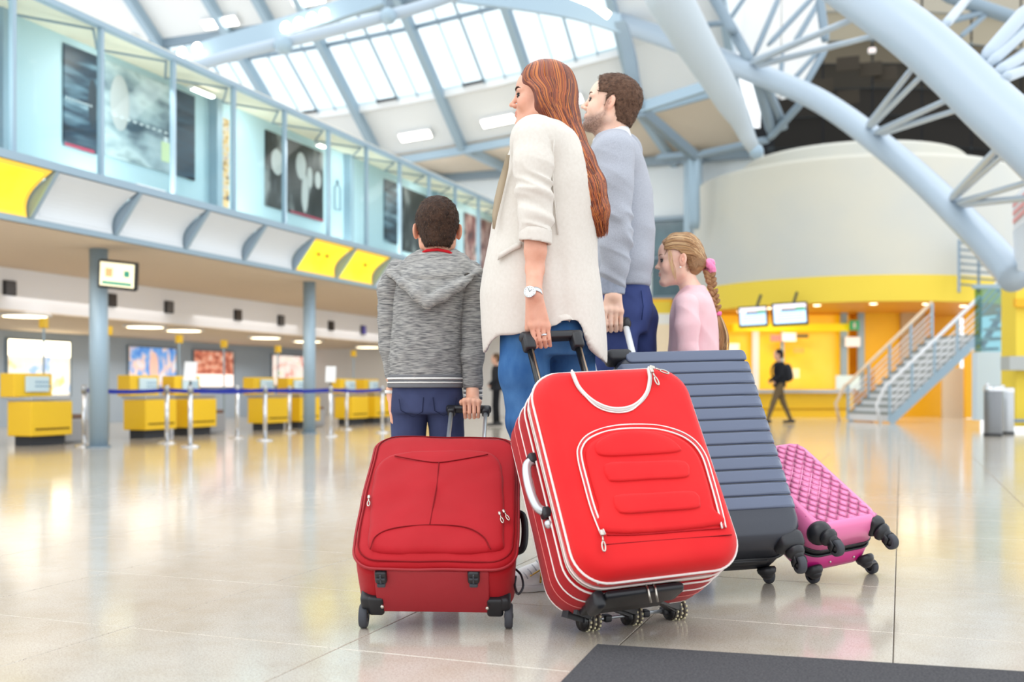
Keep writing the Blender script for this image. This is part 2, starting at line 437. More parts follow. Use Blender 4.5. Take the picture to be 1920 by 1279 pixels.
MB().bb(-15.3, -11.40, 5, 24.5, 1.755, 1.775).build('ceiling_checkin', m_cream, kind='structure')
MB().bb(-15.4, -15.2, 5, 24.5, 0, 1.8).build('wall_checkin', mat('blue_grey_wall', 'b4c6da', rough=.6), kind='structure')
MB().bb(-15.4, XF, 24.5, 24.7, 0, 4.7).build('wall_gallery_end', m_white, kind='structure')
# screen of glass on the gallery edge
scr = empty('glass_screen', (XF, 14, ZT), 0, 'tall glass screen with slim blue steel posts along the upper floor edge', 'glass screen')
PY = [7.87 + 1.205 * k for k in range(-2, 13)]
zt = 4.64
for k, y in enumerate(PY):
    MB().bb(XF - .03, XF + .03, y - .022, y + .022, ZT - .05, zt + .02).build('post', m_steel, scr)
    if k < len(PY) - 1:
        MB().bb(XF - .006, XF + .006, y + .04, PY[k + 1] - .04, ZT, zt - .03).build('glass_pane', m_pane, scr)
        mb = MB().tube([(XF - .1, y, zt), (XF - .6, (y + PY[k + 1]) / 2, zt + .02)], .014, 6); mb.tube([(XF - .6, (y + PY[k + 1]) / 2, zt + .02), (XF - .1, PY[k + 1], zt)], .014, 6)
        mb.build('brace', m_steeld, scr)
MB().bb(XF - .05, XF + .05, PY[0], PY[-1], zt, zt + .06).build('top_rail', m_steel, scr)
# fascia with sign boxes
fa = empty('sign_fascia', (XF, 14, ZB), 0, 'grey metal edge beam with curved fins that carries the sign boxes', 'fascia')
MB().bb(XF - .02, XF + .38, 5, 23, ZT - .08, ZT + .0).build('top_rail', m_steel, fa)
MB().bb(XF - .03, XF + .03, 5, 23, ZB - .03, ZB + .03).build('bottom_rail', m_steel, fa)
MB().bb(XF - .30, XF - .26, 5, 23, ZB, ZT - .05).build('back_sheet', m_steel, fa)
SYS = [9.27 + 1.205 * k for k in range(-3, 11)]
def sign_prof(n=8):        # concave section from bottom edge to top edge
    out = []
    for i in range(n + 1):
        t = i / n; out.append((XF + .02 + .33 * t ** 1.0 - 0.13 * math.sin(PI * t), ZB + .03 + (ZT - ZB - .12) * t))
    return out
pr_ = sign_prof(); m_fin = mat('fin_grey', '93a5b4', rough=.5)
for y in SYS:
    mb = MB(); P = [(x, y - .02, z) for x, z in pr_]
    mb.poly(P, (0, .045, 0)); mb.build('fin', m_fin, fa)
    # curved outer lip
    mb = MB().strip([(pr_[0][0] + .02, y, pr_[0][1]), (pr_[-1][0] + .02, y, pr_[-1][1])], (0, .05, 0), (.03, 0, 0)); mb.build('fin_lip', m_steel, fa)
m_sgnw = mat('unlit_sign_face', 'e6ecf2', rough=.4)
m_sgny = mat('lit_yellow_sign', 'ffe61e', rough=.5, emit=.45, col2='fff93c', nscale=1.5)
m_sgnb = mat('sign_border', 'ffcf4a', rough=.5, emit=.35)
m_ink = mat('sign_ink', 'd9a800', rough=.5)
sl = {1: ('y', 'lit yellow sign box at the left edge of the upper floor fascia'), 2: ('w', 'blank white sign box right beside the large yellow one at left edge'), 99: ('y', 'lit yellow sign box at the left edge of the upper floor fascia'), 3: ('w', 'second blank white sign box after the left yellow one'), 4: ('w', 'third blank white sign box after the left yellow one'),
      5: ('w', 'fourth blank white sign box, next before the pair of yellow ones'), 6: ('y', 'lit yellow sign box with two small marks, left of the far pair'),
      7: ('y', 'lit yellow sign box with one small mark, right of the far pair behind the boy')}
for k in range(len(SYS) - 1):
    ty, lb = sl.get(k, ('w', None))
    if k < 1 or k > 11: continue
    if lb is None: lb = {8: 'white sign box right next to the yellow pair', 9: 'white sign box behind the boy head', 10: 'white sign box hidden behind the boy shoulder', 11: 'last white sign box hidden behind the woman'}[k]
    y0, y1 = SYS[k] + .05, SYS[k + 1] - .05
    r = empty('sign_box', (XF, (y0 + y1) / 2, ZB), 0, lb, 'sign', 'sign boxes on the fascia')
    mb = MB(); P0 = [(x, 0, z) for x, z in pr_]
    mb.strip([(x, (y0 + y1) / 2, z) for x, z in pr_], (0, y1 - y0, 0), (-.03, 0, 0)); mb.build('frame', m_sgnb if ty == 'y' else m_sgnw, r, False)
    q = sign_prof(12)[1:-1]
    MB().strip([(x + .012, (y0 + y1) / 2, z) for x, z in q], (0, y1 - y0 - .12, 0), (.02, 0, 0)).build('face', m_sgny if ty == 'y' else m_sgnw, r, False)
    if ty == 'y' and k > 1:
        for dy in ((-.12, .12) if k == 6 else (.1,)):
            x, z = pr_[5]; MB().rbox((x + .045, (y0 + y1) / 2 + dy, z), (.02, .09, .06), .008).build('pictogram', m_ink, r)
# gallery posters
def poster_mat(name, kind):
    m = bpy.data.materials.new(name); m.use_nodes = True; nt = m.node_tree; N = nt.nodes; L = nt.links; b = N['Principled BSDF']; b.inputs['Roughness'].default_value = .35
    tc = N.new('ShaderNodeTexCoord'); mp = N.new('ShaderNodeMapping'); L.new(tc.outputs['Object'], mp.inputs['Vector'])
    n = N.new('ShaderNodeTexNoise'); L.new(mp.outputs['Vector'], n.inputs['Vector']); r = N.new('ShaderNodeValToRGB'); L.new(n.outputs['Fac'], r.inputs['Fac'])
    cfg = {'blue': ((1, .5, 3), 2.2, ['12202e', '22384c', '5e7c8e', 'a8bec8']), 'light': ((1, .8, 1.8), 1.6, ['3c5262', '9fb4be', 'c8dade', '6a808c']),
           'dark': ((1, 2.2, .8), 1.8, ['101215', '1b1d21', '2c2f33', '8a8e90']), 'red': ((1, 2, 1), 2.5, ['3a2a30', '7d4a4a', 'c0a09a', '2b2228']),
           'multi': ((1, 2, 4), 3, ['26304a', 'd8b070', 'c8c2b6', '9a3a50']), 'navy': ((1, 1, 1), 2, ['20264a', '2d3560', '39406c', '20264a']),
           'adblue': ((1, 2, 1.5), 2.2, ['3a74c8', '6ea6e6', 'e8c8b8', 'cfe2f6']), 'adred': ((1, 1.5, 2.5), 3, ['8a4a3c', 'b8644e', 'd89a80', 'f0d8c8']),
           'adwhite': ((1, 2, 2), 1.4, ['9cc0ec', 'f6eee0', 'fff8e8', 'e8d28c']), 'adpink': ((1, 2, 2.5), 2, ['e89a8a', 'fbe8e0', 'fff6f0', 'a8c868'])}[kind]
    mp.inputs['Scale'].default_value = cfg[0]; n.inputs['Scale'].default_value = cfg[1]; n.inputs['Detail'].default_value = 3
    for i, pos in enumerate([.32, .46, .58, .70]):
        e_ = r.color_ramp.elements[i] if i < 2 else r.color_ramp.elements.new(pos)
        e_.position = pos; e_.color = srgb(cfg[2][i])
    L.new(r.outputs['Color'], b.inputs['Base Color'])
    if kind.startswith('ad'):
        L.new(r.outputs['Color'], b.inputs['Emission Color']); b.inputs['Emission Strength'].default_value = .55
    return m
def poster(px0, px1, pyt0, pyb0, kind, label, X=gwx, name='poster', marks=(), cat='poster', grp=None, frame=False):
    a = onx(px0, pyt0, X + .03); b_ = onx(px0, pyb0, X + .03); y1 = onx(px1, 300, X + .03)[1]
    z0, z1, y0 = b_[2], a[2], a[1]
    r = empty(name, (X, (y0 + y1) / 2, z0), 0, label, cat, grp)
    MB().bb(X + .002, X + .03, y0, y1, z0, z1).build('print' if not frame else 'lit_face', poster_mat('print_' + kind, kind), r)
    if frame:
        for q in ((y0 - .03, y0, z0, z1), (y1, y1 + .03, z0, z1), (y0 - .03, y1 + .03, z1, z1 + .03), (y0 - .03, y1 + .03, z0 - .03, z0)):
            MB().bb(X + .002, X + .05, q[0], q[1], q[2], q[3]).build('frame', m_steeld, r)
    for nm, u0, u1, v0, v1, mm in marks:
        H = z1 - z0; W_ = y1 - y0
        if nm == 'dots':
            for i in range(9):
                yy = y0 + W_ * (u0 + (u1 - u0) * i / 8); mb = MB().rbox((X + .034, yy, z0 + H * v0), (.008, W_ * .035, H * .022), .003, n=1)
                mb.build('letter', mm, r)
        elif nm == 'ell':
            MB().sph((X + .03, y0 + W_ * (u0 + u1) / 2, z0 + H * (v0 + v1) / 2), (.006, W_ * (u1 - u0) / 2, H * (v1 - v0) / 2), 20, 10).build('artwork', mm, r, True)
        else:
            MB().bb(X + .03, X + .036, y0 + W_ * u0, y0 + W_ * u1, z0 + H * v0, z0 + H * v1).build(nm, mm, r)
    return r
m_ltr = mat('white_print', 'dfe9ee', rough=.5); m_redp = mat('crimson_print', 'b03a58', rough=.5); m_dkp = mat('dark_print', '2a3642', rough=.5); m_grn = mat('pale_green_print', 'd6e8b8', rough=.5); m_gry = mat('grey_print', 'c2c6c8', rough=.5)
poster(-60, 5, 25, 262, 'navy', 'dark purple poster cut by the left edge on the upper floor')
poster(121, 182, 80, 272, 'blue', 'dark blue streaked poster, leftmost full one, with a row of white letters', marks=[('dots', .05, .8, .47, .5, m_ltr), ('caption', .0, .9, 0, .03, m_redp), ('ell', .72, 1.0, .25, .75, m_dkp)])
poster(197, 365, 112, 290, 'light', 'wide silvery blue poster with a pale green bottle low at right', marks=[('dots', .1, .65, .45, .5, m_ltr), ('bottle', .60, .70, .12, .34, m_grn), ('cap', .63, .67, .34, .40, m_ltr), ('ell', .05, .25, .3, .9, m_gry), ('side_print', .76, 1.0, 0, 1, mat('poster_side', '16283a', rough=.5, col2='2e485c', nscale=3, stretch=(1, .5, 4))), ('caption', .9, 1, 0, .02, m_redp)])
poster(412, 430, 218, 385, 'multi', 'narrow poster with stacked bright pictures at the wall recess')
poster(499, 606, 243, 385, 'dark', 'black poster with pale grey blurred tulip shapes', marks=[('ell', .08, .28, .45, .8, m_gry), ('ell', .5, .68, .5, .88, m_gry), ('ell', .7, .8, .42, .72, m_gry), ('ell', .84, .96, .45, .7, m_gry), ('ell', .6, .72, .05, .6, m_gry), ('caption', .4, 1, 0, .03, m_redp)])
poster(722, 746, 335, 452, 'blue', 'slim dark poster, left half of the far pair'); poster(756, 806, 350, 470, 'dark', 'dark poster with small lights behind the boy head')
poster(872, 893, 398, 485, 'red', 'reddish poster between boy and woman, left one'); poster(903, 960, 410, 505, 'red', 'dark red poster half hidden by the white coat')
# small outlined niche on the gallery wall
p = onx(633, 370, gwx + .02); r = empty('wall_niche', tuple(p), 0, 'small bottle shaped dark outline on the pale blue wall right of the tulip poster', 'wall sign')
y0, y1, z0, z1 = p[1] - .09, p[1] + .1, p[2] - .22, p[2] + .16
MB().tube([(p[0], y0, z0), (p[0], y0, z1), (p[0], p[1] - .02, z1 + .06), (p[0], p[1] - .02, z1 + .14), (p[0], p[1] + .03, z1 + .14), (p[0], p[1] + .03, z1 + .06), (p[0], y1, z1), (p[0], y1, z0)], .012, 6, closed=True).build('outline', m_steeld, r)
# gallery lamps
for px, py, lb in ((252, 69, 'small round lamp above the gallery rail'),):
    p = roofhit(px, py); r = empty('spot_lamp', tuple(p), 0, lb, 'lamp'); MB().cyl(p, p + V([0, -.05, -.12]), .12, 16).build('housing', m_white, r); MB().sph(p + V([0, -.06, -.14]), .1, 12, 8).build('bulb', m_lamp, r, True)
for px, py in ((378, 172), (600, 272), (280, 355)):
    p = onx(px, py, gwx + .35 if py < 300 else XF + .1); r = empty('gallery_lamp', tuple(p), 0, {172: 'white strip lamp under the gallery ceiling above the silvery poster', 272: 'small strip lamp under the gallery ceiling above the tulip poster', 355: 'short white strip lamp on the fascia rail below the silvery poster'}[py], 'lamp', 'gallery strip lamps')
    L_ = .5 if py != 272 else .25
    MB().rbox(p, (.09, L_, .05), .02).build('housing', m_white, r); MB().rbox(p + V([.02, 0, -.02]), (.07, L_ - .06, .03), .012).build('tube', m_lamp, r)

# ---- bulkhead squares, check-in ceiling lamps, poles with yellow signs
for i, (px, py) in enumerate([(18, 540), (209, 563), (317, 576), (446, 591), (527, 601), (621, 611), (681, 619)]):
    p = onx(px, py, -11.40); s_ = .20
    r = empty('wall_screen', tuple(p), 0, ['black square panel on the white band at the left edge', 'black square panel right behind the near column', 'black square panel next after the near column', 'fourth black square panel along the white band', 'fifth black square panel along the white band', 'black square panel just right of the second column', 'smallest square panel with a violet picture, beside the boy'][i], 'screen', 'square panels on the white band')
    MB().rbox(p, (.05, s_, s_), .008).build('casing', m_black, r)
    MB().bb(p[0] + .025, p[0] + .03, p[1] - s_ * .42, p[1] + s_ * .42, p[2] - s_ * .42, p[2] + s_ * .42).build('face', mat('dim_screen', '2a2426', rough=.3) if i < 6 else mat('violet_screen', '4a4590', rough=.3, emit=.3), r)
for i, (px, py) in enumerate([(47, 589), (272, 610), (345, 617), (498, 631), (577, 638), (690, 649), (130, 583), (420, 612)][:6]):
    ry = ray(px, py); D = (1.752 - HCAM) / ry[2]; p = ry * D; p[2] = 1.752
    r = empty('downlight', tuple(p), 0, 'round glowing downlight ' + ['at the left edge of the check-in ceiling', 'behind the near column, left of two', 'behind the near column, right of two', 'left of the second column', 'cut by the second column', 'beside the boy'][i], 'ceiling light', 'check-in downlights')
    MB().lathe([(0, .01), (.34, .01), (.36, -.03), (.30, -.035), (0, -.03)], p, 28).build('ring', m_white, r, True)
    MB().lathe([(0, -.04), (.29, -.04), (.29, -.03)], p, 28).build('diffuser', m_lampw, r, True)
for y in (7, 10, 13, 16, 19, 22):
    area((XF - .30, y, 4.5), (gwx, y, 3.4), .4, 10, (1, .98, .94), 2.0); area((XF - .4, y, 2.95), (XF - .6, y, 4.6), .5, 17, (1, .94, .82), 2.0)  # added fill for the gallery wall and, from below, its ceiling
for y in (8.5, 12.5, 16.5, 20.5):
    area((-12.9, y, 1.70), (-12.6, y, 0), 3.3, 38, (1, .96, .9), 3.8); area((-9.6, y, 2.3), (-10.2, y, 0), 1.6, 32, (1, .97, .92), 3.8)  # added fill under both ceilings to brighten desks and bulkhead
for i, a in enumerate([(14, 131, 636, 742, 'adwhite', 'glowing white and yellow advert at the left edge behind the first desk'), (241, 330, 650, 725, 'adblue', 'glowing blue advert with a pale figure'),
          (363, 437, 657, 725, 'adred', 'brown red lit advert behind the third desk'), (510, 573, 666, 722, 'adpink', 'white and pink lit advert left of the second column')]):
    poster(a[0], a[1], a[2], a[3], a[4], a[5], X=-15.2, name='light_box', cat='advert', frame=True, marks=[[('headline', .0, 1, .72, 1, m_lampw)], [('ell', .42, .62, .1, .9, mat('skin_print', 'e0b8a8', emit=.6))], [('lower_print', 0, 1, 0, .35, mat('ad_pale', 'fdeee6', emit=.8))], []][i])
# ================================================================ CHECK-IN DESKS
def desk(i, y, x=-9.75, label='', scale=True):
    r = empty('checkin_desk', (x, y, 0), 0, label, 'desk', 'yellow check-in desks')
    W_ = .66
    MB().bb(x - .30, x - .05, y + .06, y + W_ - .06, 0, .13).build('plinth', m_dark, r)
    MB().rbox((x - .17, y + W_ / 2, .33), (.38, W_, .42), .015).build('body', m_yel, r)
    MB().bb(x + .02, x + .03, y + .06, y + W_ - .06, .195, .215).build('kick_slot', mat('slot_brown', '7a5a10', rough=.6), r)
    MB().rbox((x - .20, y + W_ / 2, .575), (.42, W_ - .04, .05), .012).build('shelf', m_brush, r)
    MB().rbox((x - .30, y + W_ / 2 - .09, .735), (.22, W_ - .06, .29), .012).build('screen_back', m_yel, r)
    s = MB().rbox((x - .17, y + W_ / 2 - .05, .75), (.03, .36, .19), .006).build('sign_board', mat('pale_sign', 'cfe6ef', rough=.4), r)
    for a in range(2):
        for b in range(5 + a):
            MB().rbox((x - .152, y + W_ / 2 - .08 + b * .045, .775 - a * .05), (.006, .028, .02), .003, n=1).build('letter', mat('sign_letter_blue', '6f9dbb', rough=.5), s)
    if not scale: return r
    # belt conveyor / scale beside desk
    MB().rbox((x - .45, y + W_ + .26, .16), (.6, .42, .30), .03).build('baggage_scale', mat('scale_grey', '9a9ca0', rough=.5), r)
    MB().rbox((x - .45, y + W_ + .26, .335), (.56, .38, .06), .02).build('belt', mat('belt_brown', '7a6256', rough=.6), r)
    return r
DY = [9.62, 11.62, 12.55, 14.55, 15.55, 17.35, 18.3, 20.2]
lab = ['yellow check-in desk nearest, at the left edge', 'yellow check-in desk right of the near column', 'yellow check-in desk third from the left', 'yellow check-in desk fourth, left of the second column',
       'yellow check-in desk cut by the second column', 'yellow check-in desk just right of the second column', 'yellow check-in desk beside the boy\'s elbow', 'farthest yellow check-in desk hidden behind the boy']
for i, y in enumerate(DY): desk(i, y, label=lab[i], scale=i not in (1, 3, 5))
for i, (px, py) in enumerate([(82, 606), (203, 620), (336, 636), (420, 645), (521, 655), (663, 663)]):
    p = onx(px, py, -10.6)
    r = empty('desk_marker', (p[0], p[1], 0), 0, 'thin pole with a small yellow marker ' + ['above the first desk', 'behind the near column', 'above the third desk', 'above the fourth desk', 'left of the second column', 'right of the second column'][i], 'sign', 'desk marker poles')
    MB().cyl((p[0], p[1], 0), (p[0], p[1], p[2]), .015, 8).build('pole', m_steel, r); MB().rbox(p, (.08, .10, .13), .012).build('marker', m_yel, r)
# columns in front of the desks
cols_ = [(185, 12.3, .105, 'near round blue steel column carrying the tilted screen'), (580, 16.1, .095, 'second round blue steel column behind the barrier belt')]
for px, D, r_, lb in cols_: column(px, D, r_, ZB - .03, label=lb, grp='hall columns')
# tilted monitor on the near column
p = at(222, 516, 12.05); mr = empty('hanging_monitor', tuple(p), 0, 'tilted flat screen with cream picture on the near column', 'monitor')
R = rotm(math.radians(-8), math.radians(5), math.radians(28)); R = rotm(0, 0, math.radians(24)) @ rotm(math.radians(14), 0, 0) @ rotm(0, math.radians(6), 0)
MB().rbox(p, (.44, .10, .33), .02, R).build('casing', m_black, mr)
s = MB().rbox(p + R @ V([.0, -.05, .01]), (.385, .012, .275), .004, R).build('screen', mat('cream_screen', 'efe6c2', emit=.75, rough=.3), mr)
m_tg = mat('teal_print', '3c9c82', emit=.3)
MB().rbox(p + R @ V([.11, -.058, .03]), (.06, .004, .07), .002, R, n=1).build('picture', m_tg, s)
MB().rbox(p + R @ V([-.09, -.058, .03]), (.08, .004, .10), .002, R, n=1).build('picture', mat('tan_print', 'd8b880', emit=.4), s)
MB().rbox(p + R @ V([0, -.058, -.09]), (.33, .004, .035), .002, R, n=1).build('caption', m_tg, s)
MB().tube([p + V([-.12, .1, 0]), p + V([-.25, .15, .12]), p + V([-.30, .2, .2])], .012, 8).build('bracket', m_black, mr)
# ================================================================ BELT BARRIERS
def stanchion(x, y, label, h=.72, sign=False):
    r = empty('barrier_post', (x, y, 0), 0, label, 'barrier post', 'chrome belt barrier posts')
    MB().lathe([(0, .03), (.05, .03), (.10, .015), (.12, 0), (0, 0)], (x, y, 0), 24).build('base', m_chrome, r, True)
    MB().cyl((x, y, .02), (x, y, h - .04), .027, 16).build('tube', m_chrome, r, True)
    MB().lathe([(0, h + .02), (.02, h + .02), (.033, h), (.033, h - .08), (0, h - .08)], (x, y, 0), 16).build('belt_head', m_brush, r, True)
    if sign:
        R2 = rotm(0, 0, TH) @ rotm(math.radians(-15), 0, 0)
        MB().rbox((x, y, h + .18), (.15, .02, .24), .008, R2).build('sign_plate', m_white, r)
        MB().cyl((x, y, h), (x, y, h + .08), .012, 8).build('sign_stem', m_black, r)
rowA = [onf(px, 728 + 1365 / d)[:2] for px, d in ((158, 12.45), (313, 13.2), (445, 14.6), (543, 16.2), (650, 17.6))]
rowB = [onf(px, 728 + 1365 / d)[:2] for px, d in ((357, 12.4), (497, 13.9), (620, 15.1), (717, 16.3))]
na = ['barrier post at the left end, left of the near column', 'barrier post between the near column and the signed one', 'barrier post of the back row, third from left', 'barrier post of the back row beside the second column', 'barrier post of the back row right of the second column']
nb = ['front barrier post carrying a white sign plate, nearest of all', 'front barrier post second from left', 'front barrier post with white sign plate right of the second column', 'front barrier post touching the boy sleeve']
for p, l in zip(rowA, na): stanchion(p[0], p[1], l)
for k, (p, l) in enumerate(zip(rowB, nb)): stanchion(p[0], p[1], l, sign=k in (0, 2))
m_belt = mat('navy_belt', '24339a', rough=.55)
def belt(a, b, lb):
    n = 8; P = []; L_ = math.hypot(b[0] - a[0], b[1] - a[1])
    for i in range(n + 1):
        t = (i / n) * (1 - .084 / L_) + .042 / L_; P.append((a[0] + (b[0] - a[0]) * t, a[1] + (b[1] - a[1]) * t, .675 - .02 * math.sin(PI * t)))
    MB().strip(P, (0, 0, .05), (.004, .004, 0)).build('barrier_belt', m_belt, label=lb, cat='belt', group='navy barrier belts')
for k in range(4): belt(rowA[k], rowA[k + 1], 'navy belt of the back row, ' + ['from the left end post past the near column', 'second span', 'third span', 'span crossing the second column'][k])
for k in range(3): belt(rowB[k], rowB[k + 1], 'navy belt of the front row, ' + ['span after the signed post', 'middle span before the second column', 'last span next to the boy'][k])
# ================================================================ ARCH TRUSSES (tubes over the hall at right)
def catmull(P, n=8):
    P = [V(p, float) for p in P]; Q = [2 * P[0] - P[1]] + P + [2 * P[-1] - P[-2]]; out = []
    for i in range(1, len(Q) - 2):
        for k in range(n):
            t = k / n; out.append(.5 * ((2 * Q[i]) + (-Q[i - 1] + Q[i + 1]) * t + (2 * Q[i - 1] - 5 * Q[i] + 4 * Q[i + 1] - Q[i + 2]) * t * t + (-Q[i - 1] + 3 * Q[i] - 3 * Q[i + 1] + Q[i + 2]) * t ** 3))
    return out + [Q[-2]]
near_p = [(1480, -110, 11.3), (1560, -45, 10.8), (1634, 8, 10.3), (1712, 66, 9.8), (1785, 130, 9.4), (1853, 196, 9.0), (1925, 262, 8.6), (2010, 345, 8.2), (2110, 450, 7.8)]
far_p = [(860, -60, 27), (1000, -18, 25.5), (1120, 28, 24), (1240, 68, 23), (1330, 102, 22), (1414, 136, 21), (1515, 178, 20), (1582, 218, 19.2), (1650, 270, 18.2), (1717, 326, 17.2), (1784, 390, 16), (1850, 458, 14.8), (1905, 522, 14)]
tr = empty('arch_truss', tuple(at(1785, 130, 9.4)), 0, 'huge pale blue tubular arch crossing the upper right corner with forked struts', 'truss')
MB().tube(catmull([at(*p) for p in near_p]), .235, 28).build('main_tube', m_tube, tr, True)
MB().tube(catmull([at(*p) for p in far_p]), .215, 24).build('lower_tube', m_tube, tr, True)
def strut(a, b, r=.045, m_=None, root=None, nm='strut'):
    A, B = at(*a), at(*b); d = B - A
    q_ = b[2] / a[2] if b[2] < a[2] * .8 else 1; rr = [r * .55, r, r * q_, r * q_ * .8]; MB().tube([A, A + d * .12, A + d * .88, B], rr, 12).build(nm, m_ or m_tube, root or tr, True)
for a, b, r in [((1626, 238, 18.4), (1718, 118, 9.9), .06), ((1630, 240, 18.4), (1738, 132, 9.7), .055), ((1640, 250, 18.2), (1792, 180, 9.4), .06), ((1648, 252, 18.2), (1815, 200, 9.2), .055),
                ((1783, 374, 16), (1886, 262, 8.9), .07), ((1786, 374, 16), (1900, 275, 8.8), .05), ((1792, 382, 16), (1960, 332, 8.4), .055), ((1797, 384, 15.9), (1985, 366, 8.3), .055),
                ((1408, 118, 21), (1612, 30, 10.4), .075), ((1414, 124, 21), (1660, 62, 10.2), .065),
                ((1845, 112, 9.2), (1925, 18, 10), .07), ((1853, 122, 9.1), (1935, 45, 10), .055), ((1868, 138, 9.0), (1940, 90, 10), .06), ((1880, 147, 8.9), (1945, 122, 10), .05),
                ((1770, 50, 9.9), (1818, -8, 12), .05)]: strut(a, b, r)
# grey lattice behind
lt = empty('roof_lattice', tuple(at(1450, 60, 22)), 0, 'thin grey steel lattice fanning out in front of the tall white panel', 'truss')
for a, b, r in [((1414, 104, 21.5), (1462, -8, 22), .06), ((1440, 85, 21.5), (1528, -10, 22), .06), ((1487, 85, 21.6), (1545, -12, 22), .06), ((1362, 35, 21.5), (1408, 118, 21), .11), ((1330, -20, 21.5), (1376, 62, 21), .11),
                ((1310, 48, 22), (1365, 42, 22), .06), ((1468, 100, 21.2), (1462, 160, 21), .05), ((1487, 150, 21), (1540, 90, 21), .05), ((1366, 40, 22), (1400, -10, 22), .05),
                ((1418, 142, 21), (1448, 250, 22), .12), ((1432, 150, 21), (1470, 240, 22), .10), ((1500, 175, 21), (1548, 92, 21), .07), ((1536, -10, 21), (1548, 78, 21), .09),
                ((1305, 292, 23), (1440, 262, 22), .09), ((1440, 262, 22), (1505, 190, 21.3), .08), ((1230, 296, 25), (1305, 290, 24.6), .10)]: strut(a, b, r, m_steeld, lt, 'bar')
for a, b, r in [((1300, 286, 24.6), (1302, 430, 24.8), .14)]: strut(a, b, r, m_steel, lt, 'post')
# steel arch between skylight and drum
ab = empty('arch_beam', tuple(at(1100, 20, 22)), 0, 'blue grey steel beam curving over the right end of the skylight', 'beam')
P = catmull([at(*p) for p in [(700, -35, 21.2), (860, -12, 21.0), (960, 0, 20.8), (1070, 18, 20.6), (1165, 46, 20.4)]], 6)
MB().strip(P, (0, .15, 0), (0, 0, .36)).build('web', m_steel, ab)
P = catmull([at(*p) for p in [(1165, 44, 20.4), (1180, 100, 20.5), (1188, 150, 20.6), (1200, 205, 20.8)]], 5)
MB().strip(P, (.22, .0, 0), (0, .25, 0)).build('leg', m_steeld, ab)
MB().beam(at(1200, 203, 20.8), at(1330, 160, 20.4), .16, .2).build('tie', m_steel, ab)
MB().beam(at(1202, 208, 20.8), at(1302, 292, 24.5), .16, .22).build('tie', m_steeld, ab)
MB().tube([at(1060, -14, 19.5), at(1110, 6, 19.5), at(1142, 30, 19.6)], .07, 10).build('lamp_rail', m_lampw, ab, True)
# long light purlins crossing the skylight
lp = empty('skylight_brace', tuple(at(600, 60, 19)), 0, 'long pale round tube crossing in front of the skylight from the gallery rail', 'beam')
P = catmull([at(*p) for p in [(345, 131, 18.2), (430, 105, 18.3), (530, 80, 18.4), (625, 57, 18.5), (723, 31, 18.6), (800, 9, 18.7), (880, -20, 18.8)]], 5)
MB().tube(P, .105, 14).build('tube', m_tube, lp, True)
MB().sph(at(531, 84, 18.3), .17, 14, 10).build('joint', m_steel, lp, True); MB().sph(at(728, 30, 18.5), .15, 14, 10).build('joint', m_steel, lp, True)
lb_ = empty('upper_brace', tuple(at(500, 60, 19)), 0, 'flat grey beam with glowing discs for round holes above the pale tube', 'beam')
P = [at(*p) for p in [(318, 118, 19.2), (400, 92, 19.2), (500, 62, 19.2), (600, 32, 19.2), (720, -8, 19.2)]]
MB().strip(P, (0, .14, 0), (0, 0, .34)).build('web', m_steel, lb_)
for px, py in ((341, 99), (369, 90), (535, 51), (560, 43), (584, 34), (608, 26)):
    MB().sph(at(px, py, 18.9), (.10, .03, .10), 14, 8).build('glow_disc', m_lamp, lb_, True)  # bright holes made as glowing discs, nothing is cut through
# big tapering support leg
tp = empty('tapered_strut', tuple(at(1310, 100, 13)), 0, 'thick pale tube leaning down the roof and tapering to a point near the cream drum', 'truss')
P = [at(*p) for p in [(1232, -60, 13.2), (1256, 0, 13.3), (1300, 76, 13.5), (1350, 158, 13.7), (1372, 196, 13.8), (1388, 228, 13.9), (1402, 258, 14), (1416, 284, 14)]]
MB().tube(P, [.30, .285, .25, .205, .185, .125, .105, .08], 24).build('tube', mat('pale_grey_tube', 'b9c4cb', rough=.4), tp, True)
MB().tube([at(1205, -50, 13.4), at(1234, 20, 13.5), at(1262, 66, 13.6)], .05, 8).build('glow_rim', m_lampw, tp, True)  # emissive tube drawn for the beige rim on the strut's left
MB().sph(at(1418, 284, 14), .10, 14, 10).build('foot_joint', m_steel, tp, True)
# tall white panel + dark vault at right
def quadpts(P, th, name, m_, root, **k): return MB().poly([at(*p) for p in P], th).build(name, m_, root, **k)
wp = empty('white_roof_panels', tuple(at(1460, 60, 24)), 0, 'tall white curved panels behind the grey lattice', 'panel')
quadpts([(1300, -30, 24.5), (1395, -30, 24), (1395, 30, 24), (1380, 110, 24.2), (1310, 70, 24.4)], (0, .1, .05), 'panel', m_roofp, wp)
quadpts([(1397, -30, 24), (1465, -30, 23.8), (1462, 185, 24.2), (1420, 150, 24.2), (1385, 110, 24.2)], (0, .1, .05), 'panel', m_white, wp)
quadpts([(1467, -30, 23.8), (1532, -30, 23.6), (1552, 80, 23.8), (1505, 178, 24.1), (1464, 187, 24.2)], (0, .1, .05), 'panel', m_white, wp)
ra = empty('ceiling_right', tuple(at(1700, 100, 30)), kind='structure')
rows = [(-60, 20, 'b0aa9c'), (20, 75, 'a8a08e'), (75, 118, '6c6456'), (118, 165, '3c3832'), (165, 215, '302d2a'), (215, 270, '2a2826'), (270, 340, '262524'), (340, 520, '252423')]
